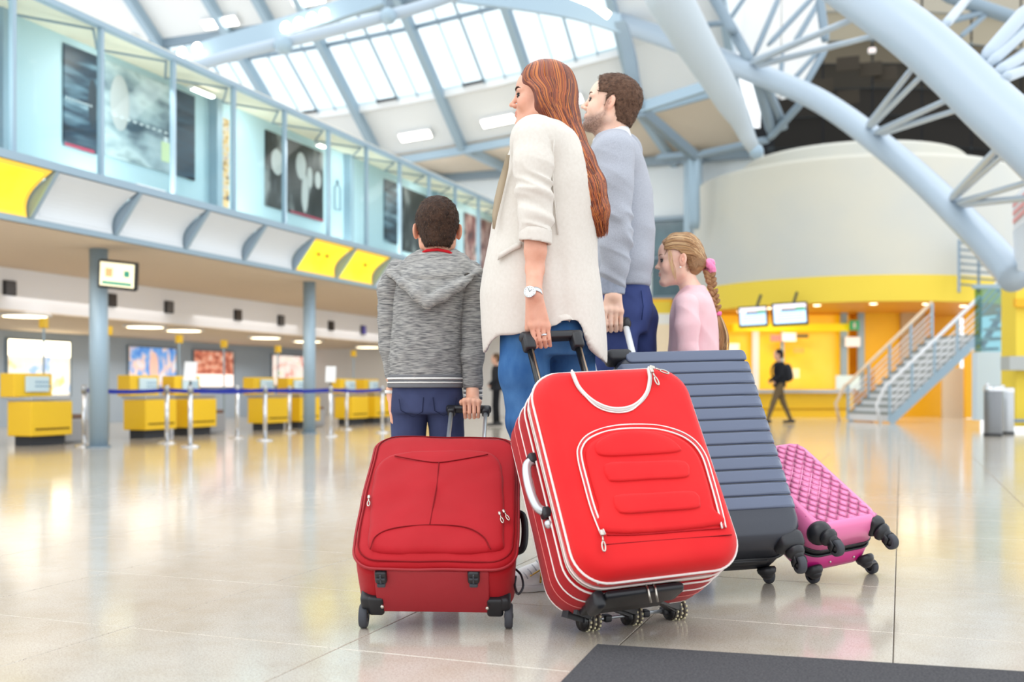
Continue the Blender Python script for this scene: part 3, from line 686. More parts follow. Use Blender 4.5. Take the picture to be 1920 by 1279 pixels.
for j, (a, b, c) in enumerate(rows):
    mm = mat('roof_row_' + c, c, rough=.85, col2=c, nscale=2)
    n = 7
    for i in range(n):
        xa = 1450 + (2100 - 1450) * i / n + 2; xb = 1450 + (2100 - 1450) * (i + 1) / n - 2
        def cv(x, y): return y + ((x - 1640) / 300) ** 2 * 22 * (1 if y < 300 else .3)
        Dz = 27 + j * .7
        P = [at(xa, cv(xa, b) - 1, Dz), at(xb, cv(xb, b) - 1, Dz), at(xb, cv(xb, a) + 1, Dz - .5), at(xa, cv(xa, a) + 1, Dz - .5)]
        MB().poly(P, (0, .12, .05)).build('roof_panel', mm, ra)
    P = [at(1440 + 70 * i, a + ((1440 + 70 * i - 1640) / 300) ** 2 * 22, 26.6 + j * .7) for i in range(10)]
    MB().strip(P, (0, .2, 0), (0, 0, .10)).build('rib', mat('dark_rib', '3c4246', rough=.6) if j > 2 else m_steeld, ra)
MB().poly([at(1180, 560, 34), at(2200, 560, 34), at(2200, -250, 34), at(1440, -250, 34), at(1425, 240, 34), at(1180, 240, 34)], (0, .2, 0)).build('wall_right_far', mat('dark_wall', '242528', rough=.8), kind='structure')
for i, (px, py) in enumerate([(1590, 120), (1632, 130), (1660, 139), (1542, 162), (1590, 182)]):
    p = at(px, py, 27 if i > 2 else 26); r = empty('roof_window', tuple(p), 0, 'brown grey square panel in the dark vault, ' + ['upper row left', 'upper row middle', 'upper row right', 'lower row left', 'lower row right'][i], 'panel', 'square panels in the dark vault')
    MB().rbox(p, (.55, .08, .36), .02).build('sheet', mat('dim_brown', '3a342c', rough=.7), r)
p = at(1635, 95, 25); r = empty('roof_lamp', tuple(p), 0, 'small pinkish white lamp in the dark vault', 'lamp'); MB().rbox(p, (.18, .1, .14), .04).build('housing', m_white, r); MB().rbox(p + V([0, -.05, 0]), (.14, .04, .10), .02).build('diffuser', mat('pink_lamp', 'f6dcd8', emit=.2), r)
# trusses at the top right corner
tt = empty('upper_truss', tuple(at(1860, 40, 20)), 0, 'dark grey lattice truss in the top right corner behind the arch', 'truss')
for a, b, r in [((1760, -14, 20), (1925, 42, 20), .13), ((1752, 48, 20), (1848, 22, 20), .06), ((1800, 70, 20), (1850, 26, 20), .05), ((1848, 22, 20), (1862, 14, 20), .07)]: strut(a, b, r, m_steeld, tt, 'bar')
# ================================================================ CREAM DRUM WITH YELLOW OFFICE
pc = at(1595, 728, 26); cx, cy = pc[0], pc[1]
dr = empty('round_pavilion', (cx, cy, 0), 0, 'big cream drum shaped building with a yellow band over a yellow ticket office', 'pavilion')
m_drum = mat('cream_drum', 'c6c8c4', rough=.7, col2='d2cfc2', nscale=.35)
MB().lathe([(3.85, 3.1), (3.85, 5.66), (3.78, 5.74), (2.4, 5.74)], (cx, cy, 0), 72).build('drum_wall', m_drum, dr, True); smooth_angle(dr.children[-1], 30)
MB().lathe([(2.7, 5.7), (2.7, 6.28), (2.62, 6.35), (0, 6.35)], (cx, cy + .3, 0), 64).build('upper_drum', m_drum, dr, True); smooth_angle(dr.children[-1], 30)
MB().lathe([(3.7, 2.56), (3.87, 2.56), (3.87, 3.12), (3.7, 3.12)], (cx, cy, 0), 72).build('yellow_band', m_band, dr, True); smooth_angle(dr.children[-1], 30)
MB().lathe([(0, 2.58), (3.8, 2.58), (3.8, 2.62), (0, 2.62)], (cx, cy, 0), 48).build('canopy_soffit', mat('orange_soffit', 'e8a32c', rough=.5), dr)
for k in range(6):
    a = math.radians(-150 + 24 * k); q = V([cx + 2.9 * math.cos(a), cy + 2.9 * math.sin(a), 2.575]); MB().lathe([(0, -.01), (.07, -.01), (.09, .01)], q, 14).build('downlight', m_lampw, dr)
for k in range(3): 
    a = math.radians(-130 + 40 * k); area((cx + 2.4 * math.cos(a), cy + 2.4 * math.sin(a), 2.5), (cx + 2.4 * math.cos(a), cy + 2.4 * math.sin(a), 0), .8, 20, (1, .85, .6))
# office facade, straight along the camera-facing chord
def office(px0, px1, py0, py1, D, th, name, m_, root, back=0):
    a, b = at(px0, py0, D), at(px1, py1, D); zc, zh = (a[2] + b[2]) / 2, abs(a[2] - b[2]); w_ = (px1 - px0) / F * D
    c = (a + b) / 2; c[2] = zc; R = rotm(0, 0, TH)
    return MB().box(c + R @ V([0, th / 2, 0]), (w_, th, zh), R).build(name, m_, root)
m_amber = mat('amber_wall', 'f7b200', rough=.45, col2='fdcb1c', nscale=.8)
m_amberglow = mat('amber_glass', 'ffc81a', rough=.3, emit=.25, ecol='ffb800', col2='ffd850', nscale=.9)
zf = 728 + F * HCAM / 25.0
of = empty('ticket_office', tuple(onf(1480, zf)), 0, 'yellow glazed ticket office with counter under the cream drum', 'kiosk')
office(1180, 1800, 560, 728 + F * .7 / 27.2, 27.2, .2, 'back_wall', m_amber, of)
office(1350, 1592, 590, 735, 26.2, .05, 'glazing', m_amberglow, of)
office(1350, 1600, 736, zf, 25, 1.0, 'counter_body', m_yel, of)
office(1345, 1600, 731, 737, 24.8, 1.2, 'counter_top', m_brush, of)
office(1350, 1600, 766, 768, 24.97, .05, 'counter_groove', mat('groove', 'b88a10', rough=.6), of)
office(1375, 1592, 607, 621, 25.9, .1, 'sign_strip', mat('lemon_strip', 'f6e400', rough=.5, emit=.2), of)
for px in (1467, 1417, 1583, 1615): office(px - (6 if px != 1467 else 2), px + (6 if px != 1467 else 3), 572, 735, 25.95, .1, 'mullion', m_steel if px != 1417 else m_white, of)
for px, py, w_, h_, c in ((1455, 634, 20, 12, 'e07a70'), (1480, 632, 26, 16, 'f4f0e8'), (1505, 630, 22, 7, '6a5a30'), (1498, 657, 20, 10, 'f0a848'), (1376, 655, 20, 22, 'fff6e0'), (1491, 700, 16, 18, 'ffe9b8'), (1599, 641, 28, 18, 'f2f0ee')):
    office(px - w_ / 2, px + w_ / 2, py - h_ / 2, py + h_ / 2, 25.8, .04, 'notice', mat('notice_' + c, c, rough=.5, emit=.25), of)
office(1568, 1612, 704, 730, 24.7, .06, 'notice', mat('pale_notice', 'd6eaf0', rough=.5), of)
g_ = office(1594, 1611, 601, 619, 25.75, .05, 'exit_sign', mat('green_sign', '1f9a60', rough=.5, emit=.4), of)
office(1600, 1605, 605, 615, 25.7, .03, 'pictogram', m_white, g_)
office(1617, 1700, 575, 735, 26.0, .05, 'side_wall', mat('bright_yellow', 'fcc400', rough=.45), of)
office(1640, 1770, 790, 690, 25.6, .1, 'lower_wall', m_yel2, of)
office(1690, 1735, 575, 786, 25.9, .1, 'door_leaf', mat('tan_panel', 'c9b08a', rough=.6), of)
office(1768, 1812, 690, 784, 24.5, .1, 'door_leaf', mat('tan_panel2', 'd6c8b4', rough=.6), of)
office(1810, 1838, 560, 784, 24, .1, 'side_wall', m_yel2, of)
office(1225, 1258, 565, 588, 27.0, .1, 'side_wall', m_band, of); office(1225, 1262, 588, 608, 26.9, .1, 'sign_strip', m_white, of)
office(1215, 1330, 608, 770, 26.8, .1, 'pale_wall', mat('warm_pale', 'efe0c4', rough=.5), of)
office(1262, 1268, 560, 620, 26.8, .1, 'mullion', mat('navy_post', '38406e', rough=.5), of)
# two flight screens
for i, (px, py, w_, h_, tz, lb) in enumerate([(1412, 594, 50, 36, 8, 'flight information screen on the yellow office, left of the pair'), (1481, 589, 62, 40, 8, 'flight information screen on the yellow office, right of the pair')]):
    p = at(px, py, 22.2); r = empty('flight_screen', tuple(p), 0, lb, 'monitor', 'flight screens'); R = rotm(0, 0, TH) @ rotm(0, math.radians(-3), 0) @ rotm(math.radians(-8), 0, math.radians(-8))
    W_, H_ = w_ / F * 22.2, h_ / F * 22.2
    MB().rbox(p, (W_ * 1.06, .12, H_ * 1.08), .02, R).build('casing', m_dark, r)
    s = MB().rbox(p + R @ V([-.01, -.06, 0]), (W_ * .94, .02, H_ * .9), .005, R).build('screen', mat('screen_blue', 'bcd8f6', rough=.3, emit=.85), r)
    MB().box(p + R @ V([0, -.075, H_ * .33]), (W_ * .94, .01, H_ * .2), R).build('title_bar', mat('screen_pink', 'e6d6da', emit=.7), s)
    MB().box(p + R @ V([.02, -.08, H_ * .18]), (W_ * .6, .01, H_ * .1), R).build('heading', mat('screen_dark', '2e3a28', emit=.1), s)
    MB().box(p + R @ V([W_ * .3, -.082, H_ * .2]), (W_ * .28, .01, H_ * .14), R).build('heading', mat('screen_green', '1f9460', emit=.4), s)
    for k in range(4): MB().box(p + R @ V([0, -.075, H_ * (.06 - .12 * k)]), (W_ * .8, .008, H_ * .03), R).build('text_line', mat('screen_line', '8fb4e0', emit=.6), s)
    MB().tube([p + V([0, .05, 0]), p + V([.1, .5, .5])], .03, 8).build('bracket', m_dark, r)
# ================================================================ STAIRS
st = empty('staircase', tuple(onf(1640, 788)), 0, 'grey open staircase with pale metal railings rising to the right', 'stairs')
m_tread = mat('grey_tread', '8d9492', rough=.6); m_hand = mat('pale_wood_rail', 'e6cdb0', rough=.4); m_whr = mat('white_steel_rail', 'e4e6ea', rough=.4)
bot_f, top_f = at(1668, 792, 20.8), at(1838, 632, 20.4); bot_b = at(1590, 786, 22.2)
n = 12; wv = bot_b - bot_f; wv[2] = 0; rise = top_f - bot_f
bot_f[2] = 0
for i in range(n):
    c = bot_f + rise * ((i + .5) / n); c[2] = (i + 1) * rise[2] / n + .05
    run = V([rise[0], rise[1], 0]) / n
    cc = c + wv / 2; R = basis(run, (0, 0, 1)); ln = np.linalg.norm(run)
    Wd = np.linalg.norm(wv); yv = wv / Wd; R = np.stack([R[:, 0], yv, [0, 0, 1]], 1)
    MB().box(cc, (ln * 1.15, Wd, .05), R).build('tread', m_tread, st)
    MB().box(cc + V([0, 0, -.09]) - R[:, 0] * ln * .45, (.02, Wd, .14), R).build('riser', m_whr, st)
for s in (0., 1.):
    o = wv * s; MB().beam(bot_f + o + V([0, 0, .02]), top_f + o + V([0, 0, -.0]), .05, .16).build('stringer', m_steel, st)
    for k in range(5):
        b = bot_f + o + rise * (k / 4.0) + V([0, 0, .08]); MB().cyl(b, b + V([0, 0, .72]), .03, 8).build('baluster', m_steel, st)
    for z in (.22, .34, .46, .58): MB().tube([bot_f + o + V([0, 0, z]), top_f + o + V([0, 0, z])], .014, 6).build('rail_bar', m_whr, st)
    a, b = bot_f + o + V([0, 0, .80]), top_f + o + V([0, 0, .80]); back = -rise * .10; back[2] = -.12
    MB().tube([bot_f + o + back + V([0, 0, .1]) - rise * V([.0, .0, 0]), bot_f + o + back * 1.5 + V([0, 0, .55]), a + back * .4, a, b], .035, 8).build('handrail', m_hand if s else m_whr, st, True)
# second flight seen through the glass
st2 = empty('upper_stairs', tuple(at(1870, 640, 19)), 0, 'white steps of the further flight seen through the teal glass', 'stairs')
for i in range(7):
    p = at(1846 + 12 * i, 655 - 19 * i, 18.4); MB().box(p, (.28, .5, .05), rotm(0, 0, TH)).build('tread', m_whr, st2)
MB().beam(at(1840, 650, 18.6), at(1915, 528, 18.6), .04, .10).build('stringer', m_steel, st2)
for k in range(3): MB().beam(at(1832, 600 - 14 * k, 18.3), at(1880, 545 - 14 * k, 18.3), .03, .03).build('rail_bar', m_whr, st2)
# grille stair landing high at right
lg = empty('landing_railing', tuple(at(1840, 500, 19)), 0, 'dark landing railing beside the end of the arch tube', 'railing')
for k in range(7): MB().beam(at(1798, 455 + 13 * k, 22), at(1880, 462 + 13 * k, 21), .03, .04).build('rail_bar', m_steeld, lg)
for px in (1798, 1835, 1872): MB().beam(at(px, 450, 22), at(px, 548, 21.8), .06, .06).build('post', m_steeld, lg)
# ---- glass parapet block at right
gb = empty('glass_parapet', tuple(onf(1865, 790)), 0, 'teal glass balustrade above a pale blue panel at the right edge', 'glass screen')
office(1832, 1904, 660, 788, 18.0, .2, 'base_panel', mat('pale_blue_base', 'cdddea', rough=.4), gb)
office(1829, 1906, 540, 660, 18.0, .03, 'glass_pane', glass_mat('teal_pane', 'a9d0d6', .12), gb)
office(1826, 1908, 533, 541, 17.95, .08, 'top_rail', m_steel, gb)
rp = empty('yellow_pillar', tuple(onf(1915, 800)), 0, 'yellow pillar with grey bands cut by the right edge', 'pillar')
office(1905, 1975, 505, 800, 16.5, .5, 'shaft', m_band, rp); office(1893, 1975, 668, 694, 16.2, .3, 'ledge', mat('ledge_grey', 'b4b8b6', rough=.5), rp); office(1903, 1975, 786, 792, 16.3, .1, 'kick_band', m_steeld, rp)
office(1905, 1975, 560, 575, 16.4, .1, 'strip', m_yel2, rp)
ps = empty('hanging_sign', tuple(at(1915, 400, 14)), 0, 'white sign with pale red stripes cut by the right edge', 'sign')
MB().poly([at(1897, 372, 14), at(1960, 310, 12.5), at(1960, 390, 12.5), at(1900, 432, 14)], (.05, .02, 0)).build('face', mat('sign_white', 'eef0f2', rough=.5), ps)
for k in range(3): MB().poly([at(1899, 382 + 15 * k, 13.95), at(1960, 322 + 15 * k, 12.45), at(1960, 330 + 15 * k, 12.45), at(1899, 390 + 15 * k, 13.95)], (.01, .0, 0)).build('stripe', mat('pale_red', 'e8a09a', rough=.5), ps)
MB().poly([at(1899, 434, 14), at(1960, 392, 12.5), at(1960, 520, 12.5), at(1903, 505, 14)], (.05, .02, 0)).build('lower_panel', mat('sign_grey', 'd6dce2', rough=.5), ps)
# litter bins
for i, (px, D, r_, h_, m_, lb) in enumerate([(1862, 15.2, .125, .72, mat('dull_steel', '85878a', rough=.4, metal=.85), 'tall round steel litter bin in front of the pale blue panel, left one'), (1888, 15.8, .10, .70, m_brush, 'narrow shiny steel litter bin, right one')]):
    p = at(px, 728, D); r = empty('litter_bin', (p[0], p[1], 0), 0, lb, 'bin', 'steel bins'); c = (p[0], p[1], 0)
    MB().lathe([(0, .01), (r_ * .95, .01), (r_, .04), (r_, h_ - .05), (r_ * .96, h_ - .04)], c, 28).build('barrel', m_, r, True)
    MB().lathe([(r_ * 1.04, h_ - .06), (r_ * 1.04, h_), (r_ * .8, h_ + .01), (r_ * .75, h_ - .03)], c, 28).build('rim', m_chrome, r, True)
    MB().sph((p[0] - r_ * .6, p[1], h_ + .02), .035, 10, 8).build('ashtray_knob', m_chrome, r, True)
    MB().lathe([(r_ * 1.06, 0), (r_ * 1.06, .04), (r_, .045)], c, 28).build('foot_ring', m_black, r, True)
# entrance mat
p0, p1, p2, p3 = onf(1120, 1216), onf(1920, 1268), onf(2100, 1420), onf(1000, 1340)
a = onf(1060, 1279); d1 = p1 - p0; d2 = (a - p0) / np.linalg.norm(a - p0) * 1.5
mb = MB().poly([p0, p0 + d2, p0 + d2 + d1 * 1.6, p0 + d1 * 1.6], (0, 0, .012)); mb.build('door_mat', mat('charcoal_mat', '46464a', rough=.95, spec=.1, col2='5a5a5c', nscale=180, bump=.8, bscale=300), label='dark charcoal ribbed carpet mat in the bottom right corner', cat='mat')
# ================================================================ SUITCASES
CAMA = np.stack([V([CO, SI, 0]), V([-SI, CO, 0]), V([0, 0, 1.])], 1)     # columns: right, away, up
def c2w(p): return CAMA @ V(p, float)
class Case:
    """leaning suitcase: local x = width, y = towards its front, z = up its height"""
    def __init__(s, name, p, label):
        x0, D0, psi, tau, roll, W_, H_, T_, r = p
        w_ = V([math.cos(psi), math.sin(psi), 0]); b = V([-math.sin(psi), math.cos(psi), 0]); z = V([0, 0, 1.])
        u = math.cos(tau) * z + math.sin(tau) * b; n = -math.cos(tau) * b + math.sin(tau) * z
        w2 = math.cos(roll) * w_ + math.sin(roll) * u; u2 = -math.sin(roll) * w_ + math.cos(roll) * u
        s.R = CAMA @ np.stack([w2, n, u2], 1); s.O = CAMA @ V([x0, D0, r]); s.W, s.H, s.T = W_, H_, T_
        s.root = empty(name, tuple(CAMA @ V([x0, D0, 0])), TH, label, 'suitcase')
    def P(s, x, y, z): return s.O + s.R @ V([x, y, z])
    def Q(s, A): return V(A, float) @ s.R.T + s.O
    def pix(s, px, py, y):
        """pixel met with the plane local y = const -> (x, z)"""
        d = s.R.T @ ray(px, py); o = s.R.T @ (V([0, 0, HCAM]) - s.O); t = (y - o[1]) / d[1]; q = o + d * t; return q[0], q[2]
    def pixz(s, px, py, z):
        d = s.R.T @ ray(px, py); o = s.R.T @ (V([0, 0, HCAM]) - s.O); t = (z - o[2]) / d[2]; q = o + d * t; return q[0], q[1]
    def pixx(s, px, py, x):
        d = s.R.T @ ray(px, py); o = s.R.T @ (V([0, 0, HCAM]) - s.O); t = (x - o[0]) / d[0]; q = o + d * t; return q[1], q[2]
    def add(s, b, pts, faces, mi=0): b.add(s.Q(pts), faces, mi); return b
def rr_loop(W_, H_, r, xc=0, zc=0, n=7):
    r = min(r, W_ / 2 * .98, H_ / 2 * .98); out = []
    for (sx, sz, a0) in ((1, 1, 0), (-1, 1, 90), (-1, -1, 180), (1, -1, 270)):
        for k in range(n + 1):
            a = math.radians(a0 + 90 * k / n); out.append((xc + sx * (W_ / 2 - r) + r * math.cos(a), zc + sz * (H_ / 2 - r) + r * math.sin(a)))
        # straight subdivisions
        nx = {(1, 1): (-1, 1), (-1, 1): (-1, -1), (-1, -1): (1, -1), (1, -1): (1, 1)}[(sx, sz)]
        e = out[-1]; a1 = math.radians(a0 + 90); f_ = (xc + nx[0] * (W_ / 2 - r) + r * math.cos(a1), zc + nx[1] * (H_ / 2 - r) + r * math.sin(a1))
        for k in range(1, 8): out.append((e[0] + (f_[0] - e[0]) * k / 8, e[1] + (f_[1] - e[1]) * k / 8))
    return out
def shell(layers, capf=True, capb=True, xc=0, zc=0, nrings=8, bulge=0., fn=None, n=7):
    """loft of rounded rectangles (y, W, H, r[, dz]); front cap domed"""
    vs = []; fs = []
    loops = []
    for L_ in layers:
        y, W_, H_, r = L_[:4]; dz = L_[4] if len(L_) > 4 else 0
        loops.append([(p[0], y, p[1]) for p in rr_loop(W_, H_, r, xc, zc + dz, n)])
    k = len(loops[0])
    if capf:
        c = V([xc, layers[-1][0], zc + (layers[-1][4] if len(layers[-1]) > 4 else 0)]); last = V(loops[-1])
        for i in range(1, nrings):
            t = 1 - i / nrings; ring = c + (last - c) * t; ring[:, 1] = layers[-1][0] + bulge * (1 - t ** 2.2); loops.append([tuple(p) for p in ring])
    for l in loops: vs += l
    for i in range(len(loops) - 1):
        for j in range(k): fs.append((i * k + j, i * k + (j + 1) % k, (i + 1) * k + (j + 1) % k, (i + 1) * k + j))
    if capf:
        vs.append((c[0], layers[-1][0] + bulge, c[2])); m_ = len(vs) - 1; b_ = (len(loops) - 1) * k
        for j in range(k): fs.append((b_ + j, b_ + (j + 1) % k, m_))
    if capb: fs.append(tuple(range(k))[::-1])
    vs = V(vs)
    if fn is not None: vs = fn(vs)
    return vs, fs
def wob(vs, amp, sc, seed=0):
    out = vs.copy()
    for i, p in enumerate(vs):
        out[i] += V(mnoise.noise_vector(Vector(p * sc) + Vector((seed, 0, 0)))) * amp
    return out
m_red1 = mat('dark_red_fabric', 'a80c19', rough=.6, sheen=.1, bump=.25, bscale=900, col2='b21320', nscale=6)
m_red1d = mat('dark_red_base', 'a8202c', rough=.5, bump=.2, bscale=700)
m_red2 = mat('bright_red_foam', 'de1a20', rough=.55, sheen=.12, bump=.25, bscale=1100, col2='e22224', nscale=5)
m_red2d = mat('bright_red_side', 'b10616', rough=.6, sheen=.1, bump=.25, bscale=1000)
m_seam = mat('dark_red_seam', '7d0c14', rough=.7)
m_wpipe = mat('white_piping', 'f2e9e4', rough=.45)
m_zip = mat('pale_zip_tape', 'd9d0cc', rough=.6)
m_zipm = mat('steel_zip', 'c9c2b8', rough=.3, metal=1)
m_rub = mat('grey_rubber', '4a4c52', rough=.55); m_bk = mat('black_fitting', '202126', rough=.4); m_bks = mat('black_gloss', '17181b', rough=.22)
m_silver = mat('silver_tube', 'cdd3d8', rough=.3, metal=.7)
def path3(c, pts2, y): return [c.P(x, y, z) for x, z in pts2]
def zip_pull(c, root, x, y, z, dirn=(0, 0, -1), s=1.0, m_=None):
    s *= .82; d = c.R @ V(dirn, float); d /= np.linalg.norm(d); n = c.R @ V([0, 1., 0]); p = c.P(x, y, z); b = MB()
    R = np.stack([np.cross(n, d), n, d], 1)
    b.rbox(p + n * .003, (.010 * s, .007 * s, .016 * s), .003, R, n=1)
    q = p + d * .010 * s + n * .004
    b.tube([q, q + d * .012 * s], .0025 * s, 6)
    loop = [q + d * (.012 + .013 * (1 - math.cos(a))) * s + R[:, 0] * .0042 * s * math.sin(a) for a in np.linspace(0, 2 * PI, 13)[:-1]]
    b.tube(loop, .0022 * s, 6, closed=True)
    return b.build('zip_pull', m_ or m_zipm, root, True)
def wheel_at(c, root, ctr, axis, r, w_, name='wheel', hub=True):
    """simple luggage wheel: rubber tyre, hub"""
    a = V(axis, float); a /= np.linalg.norm(a); R = basis(a); R = np.stack([R[:, 1], R[:, 2], R[:, 0]], 1)
    pr = [(r * .55, -w_ / 2), (r * .86, -w_ / 2), (r * .97, -w_ * .36), (r, -w_ * .12), (r, w_ * .12), (r * .97, w_ * .36), (r * .86, w_ / 2), (r * .55, w_ / 2), (r * .5, 0), (r * .55, -w_ / 2)]
    t = MB().lathe(pr, ctr, 28, R).build(name, m_rub, root, True)
    MB().lathe([(0, -w_ * .56), (r * .2, -w_ * .56), (r * .24, -w_ * .4), (r * .56, -w_ * .4), (r * .58, 0), (r * .56, w_ * .4), (r * .24, w_ * .4), (r * .2, w_ * .56), (0, w_ * .56)], ctr, 24, R).build('hub', m_bk, t, True)
    return t

# ------------------------------------------------ small dark red suitcase
c1 = Case('small_suitcase', [-.221, 3.033, .007, .966, -.021, .449, .584, .206, .046], 'small dark red fabric suitcase on two wheels, pulled by the boy')
W1, H1, T1 = c1.W, c1.H, c1.T; r1 = c1.root; zc = H1 / 2
def soft1(vs):
    o = vs.copy(); t = np.clip((vs[:, 2]) / H1, 0, 1); o[:, 0] *= (1.0 + .035 * np.sin(PI * np.clip(1 - t, 0, 1)) - .02 * t)
    f = vs[:, 1] / T1; s_ = np.clip((.12 - vs[:, 2]) / .12, 0, 1); o[:, 2] -= .012 * s_ * f
    return wob(o, .003, 9)
v, f_ = shell([(0, W1 - .03, H1 - .03, .05), (.004, W1 - .01, H1 - .01, .055), (.02, W1, H1, .06), (.07, W1 + .004, H1, .06), (.13, W1 + .008, H1, .06), (T1 - .05, W1 + .006, H1, .06), (T1 - .035, W1, H1 - .004, .06)], zc=zc, capf=True, fn=soft1, bulge=.0)
b = MB(); c1.add(b, v, f_); b.build('body', m_red1, r1, True)
# front compartment (bulged, overhanging fold at the bottom)
v, f_ = shell([(T1 - .036, W1 - .008, H1 - .014, .06), (T1 - .03, W1 + .004, H1 - .0, .062), (T1 - .018, W1 + .008, H1 + .004, .064), (T1 - .006, W1 - .002, H1 - .008, .062), (T1, W1 - .03, H1 - .04, .06)], zc=zc, capf=True, bulge=.010, fn=lambda q: wob(soft1(q), .0035, 12, 3), nrings=12)
b = MB(); c1.add(b, v, f_); b.build('front_compartment', m_red1, r1, True)
def onface1(px, py, dy=0): return c1.pix(px, py, T1 + dy)
def seam(c, px, y, name, m_, r, root, flat=None, n=6, closed=False):
    P2 = [c.pix(a[0], a[1], y) for a in px]; P = catmull([V([x, 0, z]) for x, z in P2], n)
    if closed: pass
    return MB().tube([c.P(p[0], y, p[2]) for p in P], r, 8).build(name, m_, root, True)
# perimeter welt + pocket outline
loop = rr_loop(W1 + .014, H1 + .008, .066, 0, zc); b = MB()
q = soft1(V([(x, T1 - .018, z) for x, z in loop])); b.tube(c1.Q(q), .0042, 8, closed=True); b.build('edge_welt', mat('red_piping', '9c1420', rough=.5), r1, True)
loop = rr_loop(W1 - .012, H1 - .02, .062, 0, zc); q = soft1(V([(x, T1 - .001, z) for x, z in loop])); MB().tube(c1.Q(q), .0022, 6, closed=True).build('zip_track', m_seam, r1, True)
# puffy pocket panel
pk = [(693, 985), (700, 900), (718, 862), (760, 848), (830, 845), (905, 846), (935, 862), (943, 900), (945, 1000), (928, 1032), (800, 1036), (700, 1032)]
P2 = [c1.pix(a, b_, T1 + .006) for a, b_ in pk]
def panel_from(c, P2, y0, th, name, m_, root, rings=6, fn=None, bul=1.0, closed_smooth=5):
    """puffy pad whose outline is P2 in the face plane"""
    A = [V([x, 0, z]) for x, z in P2]; A = A[-1:] + A + A[:2]; out = []
    for i in range(1, len(A) - 2):
        for k in range(closed_smooth):
            t = k / closed_smooth; out.append(.5 * ((2 * A[i]) + (-A[i - 1] + A[i + 1]) * t + (2 * A[i - 1] - 5 * A[i] + 4 * A[i + 1] - A[i + 2]) * t * t + (-A[i - 1] + 3 * A[i] - 3 * A[i + 1] + A[i + 2]) * t ** 3))
    out = V(out); cen = out.mean(0); k = len(out); vs = []; fs = []
    for (t, h) in [(1.0, -.004), (1.0, th * .25), (.985, th * .6), (.96, th * .85)] + [(.93 * (1 - i / rings), th * (.95 + .05 * bul * (1 - (1 - i / rings) ** 2))) for i in range(rings)]:
        q = cen + (out - cen) * t; q[:, 1] = y0 + h; vs.append(q)
    m_n = len(vs)
    for i in range(m_n - 1):
        for j in range(k): fs.append((i * k + j, i * k + (j + 1) % k, (i + 1) * k + (j + 1) % k, (i + 1) * k + j))
    vs = np.concatenate(vs + [V([[cen[0], y0 + th, cen[2]]])])
    for j in range(k): fs.append(((m_n - 1) * k + j, (m_n - 1) * k + (j + 1) % k, len(vs) - 1))
    if fn: vs = fn(vs)
    bb_ = MB(); c.add(bb_, vs, [q_[::-1] for q_ in fs]); o = bb_.build(name, m_, root, True)
    return o
panel_from(c1, P2, T1 - .001, .015, 'front_pocket', m_red1, r1, rings=8, fn=lambda q: wob(q, .004, 14, 5), bul=5)
for nm, pts in (('seam', [(740, 855), (790, 864), (822, 867), (860, 862), (915, 852)]), ('seam', [(823, 867), (819, 910), (810, 960), (806, 983)]), ('seam', [(694, 1030), (705, 1005), (740, 990), (806, 984), (870, 988), (905, 1005), (920, 1030)])):
    seam(c1, pts, T1 + .0175, nm, m_seam, .0017, r1)
zp = c1.pix(692, 935, T1 + .004); zip_pull(c1, r1, zp[0], T1 + .008, zp[1], (.1, 0, -1), 1.1)
zp = c1.pix(937, 968, T1 + .004); zip_pull(c1, r1, zp[0], T1 + .012, zp[1], (.25, 0, -1), 1.1); zip_pull(c1, r1, zp[0] + .012, T1 + .010, zp[1] + .012, (.4, 0, -1), 1.1)
# bottom: paler panel, feet, wheel corners
def bot(c, px, py, z=0): return c.pixz(px, py, z)
x0, y0 = bot(c1, 712, 1144); x1, _ = bot(c1, 915, 1144)
b = MB(); b.rbox(c1.P((x0 + x1) / 2, T1 * .46, -.004), (x1 - x0 + .01, T1 * .80, .018), .006, c1.R); b.build('base_panel', m_red1d, r1, True)
for px in (714, 888):
    xx, yy = bot(c1, px, 1083, -.02)
    f0 = MB(); f0.rbox(c1.P(xx, yy, -.012), (.034, .044, .03), .008, c1.R); ft = f0.build('foot', m_bk, r1, True)
    g0 = MB(); g0.box(c1.P(xx, yy + .002, -.029), (.024, .004, .005), c1.R); g0.box(c1.P(xx, yy + .002, -.029), (.004, .03, .005), c1.R); g0.rbox(c1.P(xx, yy - .026, -.02), (.024, .012, .02), .004, c1.R); g0.build('foot_rib', m_rub, ft)
for sx in (-1, 1):
    hx = sx * (W1 / 2 - .04)
    hx = sx * (W1 / 2 - .052); hs = MB(); hs.rbox(c1.P(hx, .035, -.006), (.048, .07, .026), .010, c1.R); hs.rbox(c1.P(sx * (W1 / 2 - .030), .045, .010), (.045, .05, .055), .014, c1.R); h_ = hs.build('wheel_housing', m_bk, r1, True)
    MB().sph(c1.P(hx - sx * .022, .052, -.029), .006, 10, 8).build('rivet', m_zipm, h_, True)
    wc = c1.P(sx * (W1 / 2 - .013), -.005, 0.0); wc[2] = .0365; wheel_at(c1, r1, wc, c1.R[:, 0], .0365, .024)
# right side: carry handle, strap
b = MB(); P = [c1.P(W1 / 2 + .006, .10, zz) for zz in (.17, .18)] ; P = catmull([c1.P(W1 / 2 + .004, .10, .15), c1.P(W1 / 2 + .026, .10, .17), c1.P(W1 / 2 + .032, .10, .24), c1.P(W1 / 2 + .026, .10, .31), c1.P(W1 / 2 + .004, .10, .33)], 5)
b.tube(P, .011, 10); b.build('side_handle', m_bk, r1, True)
